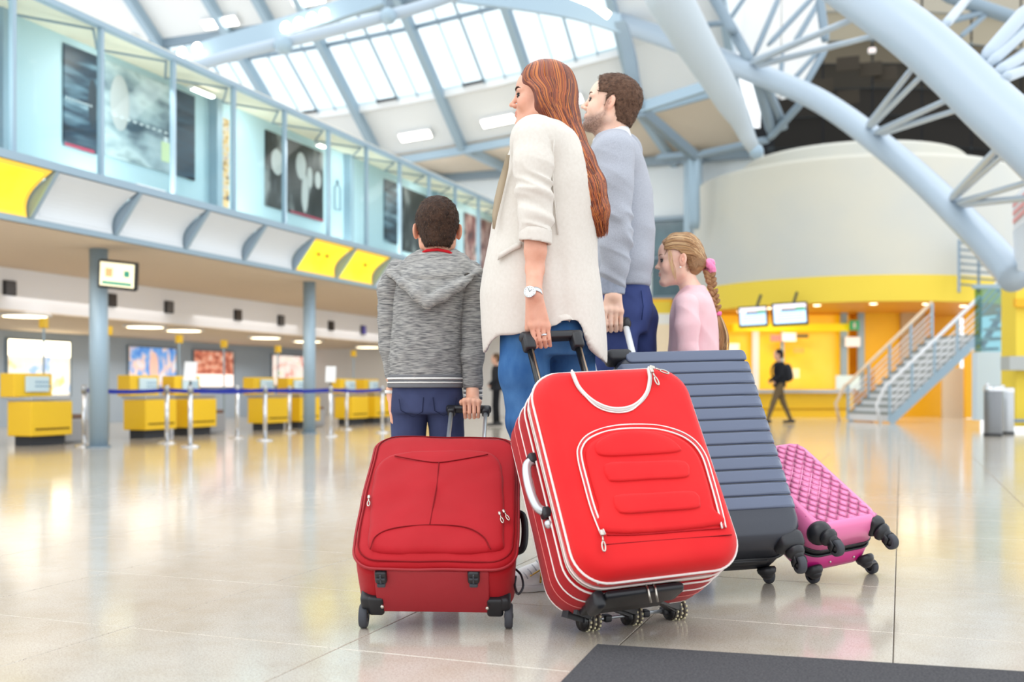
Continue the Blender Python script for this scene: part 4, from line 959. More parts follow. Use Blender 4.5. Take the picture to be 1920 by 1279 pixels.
# hanging luggage strap
P = catmull([c1.P(W1 / 2 + .006, .05, .13), c1.P(W1 / 2 + .022, .055, .10), c1.P(W1 / 2 + .028, .07, .04), c1.P(W1 / 2 + .014, .09, -.01), c1.P(W1 / 2 + .004, .08, .03), c1.P(W1 / 2 + .006, .05, .10)], 6)
MB().tube(P, .0035, 6).build('luggage_strap', m_bk, r1, True)
# top carry handle and telescopic handle
b = MB(); hl = c1.pix(846, 772, .03); hr = c1.pix(911, 769, .03)
for (a, nm) in ((hl, 0), (hr, 1)):
    MB().cyl(c1.P(a[0], .03, H1 - .05), c1.P(a[0], .03, a[1]), .0075, 12).build('handle_rod', m_silver, r1, True)
zt_ = max(hl[1], hr[1]); g = MB(); g.rbox(c1.P((hl[0] + hr[0]) / 2, .03, zt_ + .004), (hr[0] - hl[0] + .04, .03, .024), .010, c1.R)
for a in (hl, hr): g.rbox(c1.P(a[0], .03, zt_ - .008), (.028, .034, .035), .008, c1.R)
g.build('handle_grip', m_bk, r1, True)
GRIP1 = c1.P((hl[0] + hr[0]) / 2, .03, zt_ + .004); GRIP1L, GRIP1R = c1.P(hl[0], .03, zt_), c1.P(hr[0], .03, zt_)

# ------------------------------------------------ big red suitcase with white piping
c2 = Case('large_suitcase', [.34, 3.014, .294, .539, .061, .494, .645, .312, .054], 'large bright red suitcase with white piping on studded triple wheels, in front of the woman')
W2, H2, T2 = c2.W, c2.H, c2.T; r2 = c2.root; zc = H2 / 2; ym_ = .215
v, f_ = shell([(0, W2 - .05, H2 - .05, .08), (.006, W2 - .02, H2 - .02, .09), (.025, W2, H2, .095), (.10, W2 + .004, H2 + .002, .095), (.18, W2 + .002, H2, .095), (ym_ - .012, W2 - .002, H2 - .002, .095)], zc=zc, fn=lambda q: wob(q, .002, 8))
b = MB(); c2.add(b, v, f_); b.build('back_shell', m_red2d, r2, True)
v, f_ = shell([(ym_ - .014, W2 - .016, H2 - .016, .09), (ym_ + .014, W2 - .016, H2 - .016, .09)], zc=zc); b = MB(); c2.add(b, v, f_); b.build('zip_tape', m_zip, r2, True)
v, f_ = shell([(ym_ + .012, W2 - .012, H2 - .012, .092), (ym_ + .03, W2 + .0, H2 + .0, .095), (T2 - .045, W2 + .002, H2 + .002, .095), (T2 - .02, W2 - .01, H2 - .01, .092), (T2 - .004, W2 - .035, H2 - .035, .085), (T2 + .004, W2 - .06, H2 - .06, .078)], zc=zc, bulge=.012, fn=lambda q: wob(q, .002, 10, 2), nrings=14)
b = MB(); c2.add(b, v, f_); b.build('front_shell', m_red2, r2, True)
def rim(c, W_, H_, r, y, rad, name, m_, root, zc):
    MB().tube([c.P(x, y, z) for x, z in rr_loop(W_, H_, r, 0, zc, 9)], rad, 8, closed=True).build(name, m_, root, True)
rim(c2, W2 + .003, H2 + .003, .096, T2 - .036, .0036, 'piping', m_wpipe, r2, zc)
rim(c2, W2 + .001, H2 + .001, .094, ym_ + .020, .0026, 'piping', m_wpipe, r2, zc)
rim(c2, W2 + .003, H2 + .003, .096, ym_ - .020, .0030, 'piping', m_wpipe, r2, zc)
rim(c2, W2 + .006, H2 + .005, .096, .135, .0021, 'piping', m_wpipe, r2, zc)
rim(c2, W2 + .006, H2 + .005, .096, .085, .0011, 'seam', mat('pink_thread', 'e88a84', rough=.6), r2, zc)
rim(c2, W2 - .006, H2 - .006, .092, ym_, .0028, 'zip_teeth', m_zipm, r2, zc)
rim(c2, W2 - .012, H2 - .012, .089, .012, .003, 'piping', m_wpipe, r2, zc)
YF = T2 + .014
def facepath(c, px, y, n=6): return [c.P(p[0], y, p[2]) for p in catmull([V([*c.pix(a, b_, y)][:1] + [0] + [*c.pix(a, b_, y)][1:]) for a, b_ in px], n)]
def ribbon(c, px, y, w_, name, m_, root, n=6, rad=.002):
    """flat tape lying on the face"""
    P = facepath(c, px, y, n); nn = c.R[:, 1]; wv = []; tv = []
    for i in range(len(P)):
        d = P[min(i + 1, len(P) - 1)] - P[max(i - 1, 0)]; d /= np.linalg.norm(d); wv.append(np.cross(d, nn) * w_); tv.append(nn * .004)
    MB().strip(P, wv, tv).build(name, m_, root, True)
UB = [(1072, 694), (1086, 725), (1115, 752), (1150, 765), (1186, 760), (1210, 738), (1218, 710), (1216, 688)]
UY = T2 + .013
ribbon(c2, [(a + .5, b_ + 3) for a, b_ in UB], UY, .012, 'curved_tape', m_zip, r2)
MB().tube(facepath(c2, UB, UY + .003), .0030, 8).build('piping', m_wpipe, r2, True)
MB().tube(facepath(c2, [(a - 0, b_ + 8 if 1090 < a < 1210 else b_ + 2) for a, b_ in UB], UY + .002), .0022, 8).build('piping', m_wpipe, r2, True)
AR = [(1131, 1004), (1112, 955), (1098, 905), (1087, 860), (1088, 838), (1104, 818), (1140, 804), (1190, 799), (1245, 803), (1290, 820), (1318, 850), (1335, 900), (1350, 955), (1358, 990)]
ribbon(c2, AR, YF - .003, .011, 'pocket_zip', mat('red_zip', 'd9343a', rough=.5), r2)
for off, rr_ in ((-4, .0026), (3.5, .0020)):
    pts = []
    for i, (a, b_) in enumerate(AR):
        d = V(AR[min(i + 1, len(AR) - 1)], float) - V(AR[max(i - 1, 0)], float); d /= np.linalg.norm(d); pts.append((a - d[1] * off * -1, b_ + d[0] * off * -1))
    MB().tube(facepath(c2, pts, YF + .0), rr_, 8).build('piping', m_wpipe, r2, True)
# raised pocket pad and embossed bars
def pads(px, th, name, m_=m_red2, y=YF - .004, **k): return panel_from(c2, [c2.pix(a, b_, y) for a, b_ in px], y, th, name, m_, r2, **k)
pads([(1140, 1000), (1122, 950), (1108, 905), (1098, 862), (1100, 842), (1115, 826), (1145, 813), (1190, 808), (1242, 812), (1282, 828), (1308, 856), (1326, 905), (1338, 955), (1347, 985)], .010, 'pocket_pad', rings=8, bul=3)
def emboss(pts, nm='embossed_bar'): return pads(pts, .013, nm, y=YF + .000, rings=4, bul=2)
emboss([(1114, 845), (1122, 828), (1160, 812), (1205, 811), (1245, 820), (1272, 838), (1270, 850), (1200, 856), (1130, 858)])
emboss([(1130, 882), (1140, 870), (1200, 868), (1270, 866), (1288, 872), (1292, 886), (1284, 898), (1220, 902), (1150, 906), (1136, 898)])
emboss([(1148, 940), (1158, 930), (1220, 927), (1290, 923), (1308, 930), (1312, 944), (1304, 956), (1230, 962), (1170, 966), (1154, 958)])
MB().tube(facepath(c2, [(1128, 1022), (1200, 1016), (1280, 1010), (1372, 1003)], YF - .006), .0015, 6).build('seam', m_seam, r2, True)
MB().tube(facepath(c2, [(1138, 1003), (1200, 1002), (1280, 996), (1352, 990)], YF - .003), .0026, 6).build('pocket_fold', mat('fold_red', 'b81820', rough=.6), r2, True)
for (px, py, y, d) in ((1128, 1000, YF + .004, (-.15, 0, -1)), (1221, 695, UY + .004, (.12, 0, -1)), (1222, 690, UY + .002, (1, 0, -.5))):
    q = c2.pix(px, py, y); zip_pull(c2, r2, q[0], y, q[1], d, 1.35)
q = c2.pixx(1112, 1068, -W2 / 2 - .004)
zz = c2.pix(1113, 1062, ym_ + .05); zip_pull(c2, r2, zz[0], ym_ + .05, zz[1], (0, 0, -1), 1.3)
zz = c2.pixz(1240, 1078, -.008)
p = c2.P(zz[0], ym_ + .02, -.006)
for k in range(2):
    MB().tube([c2.P(zz[0] - .012 + .022 * k, ym_ + .02, -.004), c2.P(zz[0] - .014 + .022 * k, ym_ + .03, -.02), c2.P(zz[0] - .012 + .02 * k, ym_ + .02, -.055)], .003, 6).build('zip_pull', m_zipm, r2, True)
# left side grip
b = MB(); sx = -W2 / 2 - .006; yh = .055
(ya, za), (yb, zb) = c2.pixx(1000, 868, sx), c2.pixx(1022, 955, sx)
P = catmull([c2.P(sx + .004, ya, za + .01), c2.P(sx - .022, ya, za - .01), c2.P(sx - .030, (ya + yb) / 2, (za + zb) / 2), c2.P(sx - .022, yb, zb + .01), c2.P(sx + .004, yb, zb - .01)], 6)
MB().tube(P, .0135, 12).build('side_handle', m_silver, r2, True)
for (yy, z_) in ((ya, za + .012), (yb, zb - .012)): MB().rbox(c2.P(sx, yy, z_), (.03, .036, .032), .010, c2.R).build('handle_mount', m_bk, r2, True)
MB().sph(c2.P(sx, yb, zb - .045), .013, 12, 8).build('side_stud', m_silver, r2, True)
# back frame in black along the lower left back, foot block at the bottom
b = MB(); b.rbox(c2.P(-W2 / 2 + .05, -.004, .33), (.03, .03, .5), .01, c2.R); b.rbox(c2.P(W2 / 2 - .05, -.004, .33), (.03, .03, .5), .01, c2.R); b.build('back_frame', m_bk, r2, True)
xa, yy = c2.pixz(1150, 1100, -.03); xb, _ = c2.pixz(1300, 1090, -.03)
b = MB(); xm = (xa + xb) / 2; wd = xb - xa
b.rbox(c2.P(xm + .01, .19, -.018), (wd * .94, .10, .022), .010, c2.R); b.rbox(c2.P(xa + .004, .185, -.022), (.034, .085, .05), .014, c2.R); b.rbox(c2.P(xb - .01, .175, -.012), (.05, .08, .03), .012, c2.R)
b.rbox(c2.P(xm, .12, -.006), (wd * 1.0, .12, .02), .008, c2.R); b.build('base_block', m_bk, r2, True)
# wheels: three sets of studded discs on an axle
wl, wr = onf(1107, 1182), onf(1268, 1161); rw = .030
A = wl + V([0, 0, rw]); B = wr + V([0, 0, rw]); ax = (B - A) / np.linalg.norm(B - A)
MB().cyl(A - ax * .02, B + ax * .02, .005, 10).build('axle', m_silver, r2, True)
for t in (.18, .42, .62, .86): MB().rbox(A + (B - A) * t + V([0, 0, .0]), (.024, .03, .022), .006, basis(ax)).build('axle_bracket', m_bk, r2, True)
for k, t in enumerate((0.0, .5, 1.0)):
    cc = A + (B - A) * t; n_ = 3 if k != 1 else 2; R = basis(ax); R = np.stack([R[:, 1], R[:, 2], R[:, 0]], 1)
    ws = MB(); ws.lathe([(0, -.034), (rw * .92, -.034), (rw * .95, -.030), (rw * .95, -.022), (0, -.022)], cc, 28, R)
    whl = ws.build('wheel_set', m_bks, r2, True)
    for j in range(n_):
        o = (j - (n_ - 1) / 2) * .0165
        d_ = MB(); d_.lathe([(0, o - .006), (rw * .90, o - .006), (rw, o - .003), (rw, o + .003), (rw * .90, o + .006), (0, o + .006)], cc, 28, R); d_.build('disc', mat('smoked_disc', '5c5650', rough=.3), whl, True)
        for i in range(14):
            a = 2 * PI * (i + .5 * j) / 14; q = cc + R @ V([rw * math.cos(a), rw * math.sin(a), o]); 
            if i == 0: sb = MB()
            sb.rbox(q, (.007, .007, .006), .002, R, n=1)
        sb.build('studs', mat('pale_studs', 'd9cfa8', rough=.4), whl)
    b = MB()
    b.beam(cc + V([0, 0, .0]), c2.P(xm + (t - .5) * .30, .03, .012), .022, .028); b.beam(cc + ax * .028, c2.P(xm + (t - .5) * .26, .06, .005), .012, .022); b.build('wheel_fork', m_bk, r2)
# telescopic handle
hl, hr = c2.pix(990, 640, .03), c2.pix(1079, 633, .03)
for a in (hl, hr):
    MB().cyl(c2.P(a[0], .03, H2 - .08), c2.P(a[0], .03, a[1]), .0115, 14).build('handle_rod', m_bks, r2, True)
    MB().cyl(c2.P(a[0] + .003, .0365, H2 - .06), c2.P(a[0] + .003, .0365, a[1] - .02), .0055, 8).build('rod_inlay', mat('bronze_inlay', 'a8927c', rough=.3, metal=.8), r2, True)
zt_ = (hl[1] + hr[1]) / 2
g = MB(); g.rbox(c2.P((hl[0] + hr[0]) / 2, .03, zt_ + .012), (hr[0] - hl[0] + .05, .038, .030), .012, c2.R)
for a in (hl, hr): g.rbox(c2.P(a[0], .03, zt_ - .010), (.040, .044, .062), .012, c2.R)
g.build('handle_grip', m_bk, r2, True)
GRIP2 = c2.P((hl[0] + hr[0]) / 2, .03, zt_ + .012); GRIP2L = c2.P(hl[0], .03, zt_ + .012); GRIP2R = c2.P(hr[0], .03, zt_ + .012)

# ------------------------------------------------ spinner wheels
def spinner(c, root, x, y, z, r=.03, tilt=(0, 0, -1), dome=True, ground=None):
    """housing dome + fork + twin wheel, hanging along local -z or resting on the floor"""
    p = c.P(x, y, z); d = c.R @ V(tilt, float); d /= np.linalg.norm(d)
    h = MB(); R = basis(d, c.R[:, 1]); Rz = np.stack([R[:, 1], R[:, 2], R[:, 0]], 1)
    h.lathe([(0, -.004), (.030, -.004), (.034, .004), (.031, .016), (.022, .026), (0, .030)], p, 24, Rz); hs = h.build('wheel_housing', m_bk, root, True)
    wc = p + d * .052 + c.R[:, 0] * .0 - c.R[:, 1] * .012
    if ground is not None: wc = V(ground, float) + V([0, 0, r])
    fk = MB(); ax = c.R[:, 0]
    s0 = p + d * .02
    for s_ in (-1, 1):
        fk.strip([s0 + ax * s_ * .010, s0 * .5 + wc * .5 + ax * s_ * .019 + d * .0, wc + ax * s_ * .019], ax * .007, np.cross(ax, d) * .030)
    fk.sph(s0, (.024, .024, .020), 14, 10, Rz)
    fk.build('fork', m_bk, root, True)
    wheel_at(c, root, wc, ax, r, .026)
# ------------------------------------------------ large dark hard-shell suitcase
c3 = Case('hard_shell_suitcase', [.692, 3.642, .184, .598, .036, .533, .796, .276, .038], 'large dark slate hard shell suitcase with horizontal ribs, pulled by the man')
W3, H3, T3 = c3.W, c3.H, c3.T; r3 = c3.root; zc = H3 / 2
m_shell = mat('slate_shell_shade', '2a2f3c', rough=.38, coat=.25, bump=.15, bscale=500); m_shelld = mat('black_shell', '24262c', rough=.42, bump=.15, bscale=500); m_rib = mat('slate_rib_lit', '58637c', rough=.36, coat=.3, bump=.12, bscale=500)  # shell darker than its ribs: groove shade put into the colour
v, f_ = shell([(0.0, W3 - .07, H3 - .07, .07), (.012, W3 - .03, H3 - .03, .085), (.04, W3 - .004, H3 - .004, .09), (.125, W3, H3, .09)], zc=zc); b = MB(); c3.add(b, v, f_); b.build('back_shell', m_shelld, r3, True)
rim(c3, W3 + .001, H3 + .001, .09, .131, .007, 'zip_band', m_bk, r3, zc)
def sh3(q):
    return q
v, f_ = shell([(.137, W3, H3, .09), (T3 - .06, W3 - .004, H3 - .004, .088), (T3 - .022, W3 - .016, H3 - .016, .082), (T3 - .006, W3 - .04, H3 - .04, .075), (T3 - .001, W3 - .06, H3 - .06, .068)], zc=zc, bulge=.001); b = MB(); c3.add(b, v, f_); b.build('front_shell', m_shell, r3, True)
NR = 13
for k in range(NR):
    z0_ = H3 * .985 - (k + 1) * H3 * .0645; hh = H3 * .0645 - .0050; zc_ = z0_ + hh / 2
    last = False
    # each rib: raised pad on the face that wraps over the right shoulder with a round end
    inset = 0
    if k == 0: inset = .05
    wv = W3 - .010 - inset
    lay = [(0, wv, hh, hh * .42), (.004, wv, hh, hh * .42), (.0075, wv - .006, hh - .006, hh * .38), (.008, wv - .012, hh - .012, hh * .34)]
    vs, fs = shell([(T3 - .003 + a, b_, c_, d_) for a, b_, c_, d_ in lay], xc=inset * .3 + .002, zc=zc_, nrings=16, bulge=.0005, n=5)
    # drape ends over the rounded shoulder
    vs[:, 1] += np.interp(np.abs(vs[:, 0]), [W3 / 2 - .034, W3 / 2 - .022, W3 / 2 - .014, W3 / 2 - .008, W3 / 2 - .003], [0, -.003, -.009, -.020, -.045])
    b = MB(); c3.add(b, vs, fs); b.build('rib', m_rib, r3, True)
b = MB(); b.rbox(c3.P(-W3 / 2 + .03, T3 - .03, H3 - .02), (.10, .07, .05), .02, c3.R); b.build('top_corner', m_shelld, r3, True)
gR = onf(1441, 1094); gL = gR - c2w([.42, .075, 0]); 
spinner(c3, r3, W3 / 2 - .075, .055, -.004, .032, (0.1, -.5, -1), ground=gR); spinner(c3, r3, -W3 / 2 + .075, .055, -.004, .032, (0, -.5, -1), ground=gL)
xx, yy = c3.pixz(1510, 1012, -.012)
b = MB(); b.rbox(c3.P(W3 / 2 - .055, T3 - .05, .012), (.095, .085, .07), .025, c3.R); b.build('wheel_mount', m_shelld, r3, True)
spinner(c3, r3, W3 / 2 - .045, T3 - .045, -.02, .031, (.15, .1, -1)); spinner(c3, r3, -W3 / 2 + .06, T3 - .05, -.01, .031, (0, .1, -1))
# bottom zip line & small handle strip
MB().rbox(c3.P(0.02, .12, -.006), (.30, .03, .014), .006, c3.R).build('bottom_grip', m_bk, r3, True)
hr = c3.pix(1172, 606, .11)
hl = (hr[0] - .17, hr[1])
for a in (hl, hr): MB().cyl(c3.P(a[0], .11, H3 - .05), c3.P(a[0], .11, a[1]), .0125, 14).build('handle_rod', mat('white_rod', 'e6eaee', rough=.3), r3, True)
zt_ = hr[1]; g = MB(); g.rbox(c3.P((hl[0] + hr[0]) / 2, .11, zt_ + .008), (hr[0] - hl[0] + .04, .036, .028), .012, c3.R)
for a in (hl, hr): g.sph(c3.P(a[0] + .002, .11, zt_ - .002), (.022, .022, .026), 14, 10, c3.R)
g.build('handle_grip', m_bk, r3, True)
GRIP3 = c3.P((hl[0] + hr[0]) / 2, .11, zt_ + .008)

# ------------------------------------------------ pink quilted suitcase
c4 = Case('pink_suitcase', [1.164, 3.756, .279, 1.016, .183, .314, .505, .216, .042], 'small pink hard suitcase with a quilted diamond shell, behind the dark one')
W4, H4, T4 = c4.W, c4.H, c4.T; r4 = c4.root; zc = H4 / 2
m_pk = mat('light_pink_shell', 'ee7db2', rough=.35, coat=.3); m_mg = mat('magenta_shell', 'c92280', rough=.35, coat=.3)
v, f_ = shell([(0.0, W4 - .05, H4 - .05, .05), (.010, W4 - .02, H4 - .02, .06), (.03, W4, H4, .065), (.085, W4 + .002, H4 + .002, .065)], zc=zc); b = MB(); c4.add(b, v, f_); b.build('back_shell', m_mg, r4, True)
v, f_ = shell([(.085, W4 - .006, H4 - .006, .062), (.115, W4 - .006, H4 - .006, .062)], zc=zc); b = MB(); c4.add(b, v, f_); b.build('zip_band', m_bk, r4, True)
rim(c4, W4 + .0, H4 + .0, .063, .088, .004, 'zip_band', m_bk, r4, zc); rim(c4, W4 + .0, H4 + .0, .063, .112, .004, 'zip_band', m_bk, r4, zc)
v, f_ = shell([(.115, W4 + .002, H4 + .002, .065), (T4 - .045, W4, H4, .065), (T4 - .018, W4 - .014, H4 - .014, .06), (T4 - .004, W4 - .034, H4 - .034, .052), (T4, W4 - .05, H4 - .05, .045)], zc=zc, bulge=.001); b = MB(); c4.add(b, v, f_); b.build('front_shell', m_pk, r4, True)
# quilted pyramids: each a part
px_, pz_ = .048, .052; nxp = int((W4 + .02) / px_); nzp = int((H4 - .03) / (pz_ / 2))
proto = None
for j in range(nzp):
    for i in range(nxp + (j % 2)):
        x = (i - (nxp - 1) / 2 - (.5 if j % 2 else 0)) * px_; z = zc + (j - (nzp - 1) / 2) * pz_ / 2
        if abs(x) > W4 / 2 - .018: continue
        y = T4 + .0008; h = .0020; g_ = .0001
        vs = [(x - px_ / 2 + g_, y, z), (x, y, z - pz_ / 2 + g_), (x + px_ / 2 - g_, y, z), (x, y, z + pz_ / 2 - g_), (x, y + h, z)]
        vs = V(vs); vs[:, 0] = np.clip(vs[:, 0], -W4 / 2 + .004, W4 / 2 - .004); dr_ = [W4 / 2 - .026, W4 / 2 - .017, W4 / 2 - .008, W4 / 2 - .003], [0, -.0035, -.014, -.030]; vs[:, 1] += np.interp(np.abs(vs[:, 0]), *dr_); vs[:, 1] += np.interp(np.abs(vs[:, 2] - zc) - H4 / 2 + W4 / 2, *dr_)
        b = MB(); c4.add(b, vs, [(0, 4, 1), (1, 4, 2), (2, 4, 3), (3, 4, 0), (0, 1, 2, 3)]); b.build('quilt_diamond', m_pk, r4, True)
gA, gB = onf(1524, 1094), onf(1634, 1076)
spinner(c4, r4, -W4 / 2 + .045, .035, 0.0, .030, (0, -.6, -1), ground=gA); spinner(c4, r4, W4 / 2 - .03, .035, .0, .028, (0, -.6, -1), ground=gB)
b = MB(); b.sph(c4.P(-W4 / 2 + .035, T4 - .035, .02), (.045, .045, .04), 18, 12, c4.R); b.build('wheel_mount', m_bk, r4, True)
b = MB(); b.rbox(c4.P(W4 / 2 - .028, T4 - .045, .012), (.062, .075, .05), .02, c4.R); b.build('wheel_mount', m_bk, r4, True)
spinner(c4, r4, -W4 / 2 + .035, T4 - .02, -.016, .029, (.1, .0, -1)); spinner(c4, r4, W4 / 2 - .02, T4 - .05, -.012, .028, (.25, .0, -1))
for xx in (-.04, .07): MB().sph(c4.P(xx, .05, -.001), .005, 10, 8).build('rivet', m_zipm, r4, True)
for a in (-.06, .06): MB().cyl(c4.P(a, .02, H4 - .04), c4.P(a, .02, H4 + .30), .007, 10).build('handle_rod', m_silver, r4, True)
MB().rbox(c4.P(0, .02, H4 + .31), (.16, .028, .022), .009, c4.R).build('handle_grip', m_bk, r4, True)
# ================================================================ SOFT-BODY MODELLING: signed distance volumes -> quads
class Vol:
    def __init__(s, lo, hi, vox):
        s.lo = V(lo, float); s.vox = vox; s.n = np.maximum(((V(hi, float) - s.lo) / vox).astype(int) + 2, 3)
        s.F = np.full(s.n, .05, np.float32)
    def _sub(s, a, b, pad):
        i0 = np.clip(((V(a) - pad - s.lo) / s.vox).astype(int), 0, s.n - 1); i1 = np.clip(((V(b) + pad - s.lo) / s.vox).astype(int) + 2, 1, s.n)
        if (i1 <= i0).any(): return None
        sl = tuple(slice(i0[k], i1[k]) for k in range(3))
        ax = [(s.lo[k] + s.vox * np.arange(i0[k], i1[k])).astype(np.float32) for k in range(3)]
        return sl, ax[0][:, None, None], ax[1][None, :, None], ax[2][None, None, :]
    def _comb(s, sl, d, k, mode):
        f = s.F[sl]
        if mode == 'sub': d = -d; h = np.clip(.5 - .5 * (f - d) / max(k, 1e-6), 0, 1); s.F[sl] = f + (d - f) * h + k * h * (1 - h) if k > 0 else np.maximum(f, d)
        elif mode == 'add':
            if k > 0: h = np.clip(.5 + .5 * (f - d) / k, 0, 1); s.F[sl] = f + (d - f) * h - k * h * (1 - h)
            else: s.F[sl] = np.minimum(f, d)
    def ell(s, c, r, R=None, k=.01, mode='add'):
        r = V([r] * 3 if np.isscalar(r) else r, float); m = r.max(); q = s._sub(V(c) - m, V(c) + m, k + .02)
        if q is None: return s
        sl, X, Y, Z = q; X = X - c[0]; Y = Y - c[1]; Z = Z - c[2]
        if R is not None:
            R = V(R, float); A = X * R[0, 0] + Y * R[1, 0] + Z * R[2, 0]; B = X * R[0, 1] + Y * R[1, 1] + Z * R[2, 1]; Cc = X * R[0, 2] + Y * R[1, 2] + Z * R[2, 2]
        else: A, B, Cc = X, Y, Z
        k0 = np.sqrt((A / r[0]) ** 2 + (B / r[1]) ** 2 + (Cc / r[2]) ** 2); k1 = np.sqrt((A / r[0] ** 2) ** 2 + (B / r[1] ** 2) ** 2 + (Cc / r[2] ** 2) ** 2) + 1e-9
        s._comb(sl, k0 * (k0 - 1) / k1, k, mode); return s
    def cone(s, a, b, ra, rb, k=.01, mode='add', flat=None):
        """round cone; flat = (axis, factor) squeezes the section along axis"""
        a, b = V(a, float), V(b, float); m = max(ra, rb) * 1.05; q = s._sub(np.minimum(a, b) - m, np.maximum(a, b) + m, k + .02)
        if q is None: return s
        sl, X, Y, Z = q; d = b - a; L2 = d @ d + 1e-12
        X = X - a[0]; Y = Y - a[1]; Z = Z - a[2]; t = np.clip((X * d[0] + Y * d[1] + Z * d[2]) / L2, 0, 1)
        X = X - t * d[0]; Y = Y - t * d[1]; Z = Z - t * d[2]; rr = ra + (rb - ra) * t
        if flat is not None:
            ax, fc = V(flat[0], float), flat[1]; ax /= np.linalg.norm(ax); pr = X * ax[0] + Y * ax[1] + Z * ax[2]; e = (1 / fc - 1) * pr
            X = X + e * ax[0]; Y = Y + e * ax[1]; Z = Z + e * ax[2]; D_ = (np.sqrt(X * X + Y * Y + Z * Z) - rr) * (fc + 1) / 2
        else: D_ = np.sqrt(X * X + Y * Y + Z * Z) - rr
        s._comb(sl, D_, k, mode); return s
    def limb(s, P, r, k=.01, flat=None, mode='add'):
        for i in range(len(P) - 1): s.cone(P[i], P[i + 1], r[i], r[i + 1], k, mode, flat)
        return s
    def loft(s, secs, k=.01, mode='add', ex=2.2, grow=0.):
        """stack of superellipse sections (z, cx, cy, rx, ry[, yaw])"""
        S_ = V(sorted([tuple(q) + ((0,) if len(q) < 6 else ()) for q in secs]), float)
        m = max(S_[:, 3].max(), S_[:, 4].max()) + grow; q = s._sub([S_[:, 1].min() - m, S_[:, 2].min() - m, S_[0, 0]], [S_[:, 1].max() + m, S_[:, 2].max() + m, S_[-1, 0]], k + .03)
        if q is None: return s
        sl, X, Y, Z = q; z = Z.ravel(); zc = np.clip(z, S_[0, 0], S_[-1, 0])
        # smooth interpolation
        def ip(c):
            g = np.interp(zc, S_[:, 0], S_[:, c]); g0 = np.interp(np.clip(zc - .02, S_[0, 0], S_[-1, 0]), S_[:, 0], S_[:, c]); g1 = np.interp(np.clip(zc + .02, S_[0, 0], S_[-1, 0]), S_[:, 0], S_[:, c]); return ((g * 2 + g0 + g1) / 4).astype(np.float32)[None, None, :]
        cx, cy, rx, ry, yw = [ip(c) for c in (1, 2, 3, 4, 5)]; rx = rx + grow; ry = ry + grow
        A = X - cx; B = Y - cy; ca, sa = np.cos(yw), np.sin(yw); A, B = A * ca + B * sa, -A * sa + B * ca
        D_ = ((np.abs(A / rx) ** ex + np.abs(B / ry) ** ex) ** (1 / ex) - 1) * np.minimum(rx, ry)
        ov = np.maximum(S_[0, 0] - Z, Z - S_[-1, 0]); D_ = np.where(ov > 0, np.sqrt(np.maximum(D_, 0) ** 2 + ov ** 2) + np.minimum(D_, 0) * 0, np.maximum(D_, ov)) if True else D_
        s._comb(sl, D_.astype(np.float32), k, mode); return s
    def cut(s, fn):
        """keep where fn(X,Y,Z) < 0"""
        X = (s.lo[0] + s.vox * np.arange(s.n[0]))[:, None, None]; Y = (s.lo[1] + s.vox * np.arange(s.n[1]))[None, :, None]; Z = (s.lo[2] + s.vox * np.arange(s.n[2]))[None, None, :]
        s.F = np.maximum(s.F, np.broadcast_to(fn(X, Y, Z), s.F.shape).astype(np.float32)); return s
    def mesh(s):
        F_ = s.F.copy()
        for ax in range(3):
            i0 = [slice(None)] * 3; i0[ax] = 0; F_[tuple(i0)] = .05; i0[ax] = -1; F_[tuple(i0)] = .05
        nx, ny, nz = F_.shape; S_ = F_ < 0
        c = np.zeros((nx - 1, ny - 1, nz - 1), np.int8)
        for dx in (0, 1):
            for dy in (0, 1):
                for dz in (0, 1): c += S_[dx:nx - 1 + dx, dy:ny - 1 + dy, dz:nz - 1 + dz]
        act = np.argwhere((c > 0) & (c < 8)); n = len(act)
        idx = np.full(c.shape, -1, np.int64); idx[act[:, 0], act[:, 1], act[:, 2]] = np.arange(n)
        acc = np.zeros((n, 3)); cnt = np.zeros(n); offs = [(a, b, d) for a in (0, 1) for b in (0, 1) for d in (0, 1)]
        val = {o: F_[act[:, 0] + o[0], act[:, 1] + o[1], act[:, 2] + o[2]] for o in offs}
        for o in offs:
            for ax in range(3):
                if o[ax] == 0:
                    p = list(o); p[ax] = 1; p = tuple(p); a, b = val[o], val[p]; m = (a < 0) != (b < 0)
                    t = np.where(m, a / np.where(m, a - b, 1), 0); q = np.tile(V(o, float), (n, 1)); q[:, ax] += t; acc[m] += q[m]; cnt[m] += 1
        P = (acc / cnt[:, None] + act) * s.vox + s.lo; fs = []
        for ax in range(3):
            a0 = [slice(0, -1)] * 3; a1 = [slice(0, -1)] * 3; a0[ax] = slice(0, -1); a1[ax] = slice(1, None)
            A, B = S_[tuple(slice(0, m - 1) if i == ax else slice(0, m) for i, m in enumerate(S_.shape))], S_[tuple(slice(1, m) if i == ax else slice(0, m) for i, m in enumerate(S_.shape))]
            e = np.argwhere(A != B); u, v = (ax + 1) % 3, (ax + 2) % 3
            e = e[(e[:, u] > 0) & (e[:, v] > 0) & (e[:, u] < S_.shape[u] - 1) & (e[:, v] < S_.shape[v] - 1)]
            inside = A[e[:, 0], e[:, 1], e[:, 2]]
            def g(du, dv): q = e.copy(); q[:, u] -= du; q[:, v] -= dv; return idx[q[:, 0], q[:, 1], q[:, 2]]
            q = np.stack([g(0, 0), g(1, 0), g(1, 1), g(0, 1)], 1); q[~inside] = q[~inside][:, ::-1]; fs.append(q)
        return P, np.concatenate(fs)
def normals(P, Fq):
    N_ = np.zeros_like(P); d = np.cross(P[Fq[:, 2]] - P[Fq[:, 0]], P[Fq[:, 3]] - P[Fq[:, 1]])
    for i in range(4): np.add.at(N_, Fq[:, i], d)
    return N_ / (np.linalg.norm(N_, axis=1)[:, None] + 1e-12)
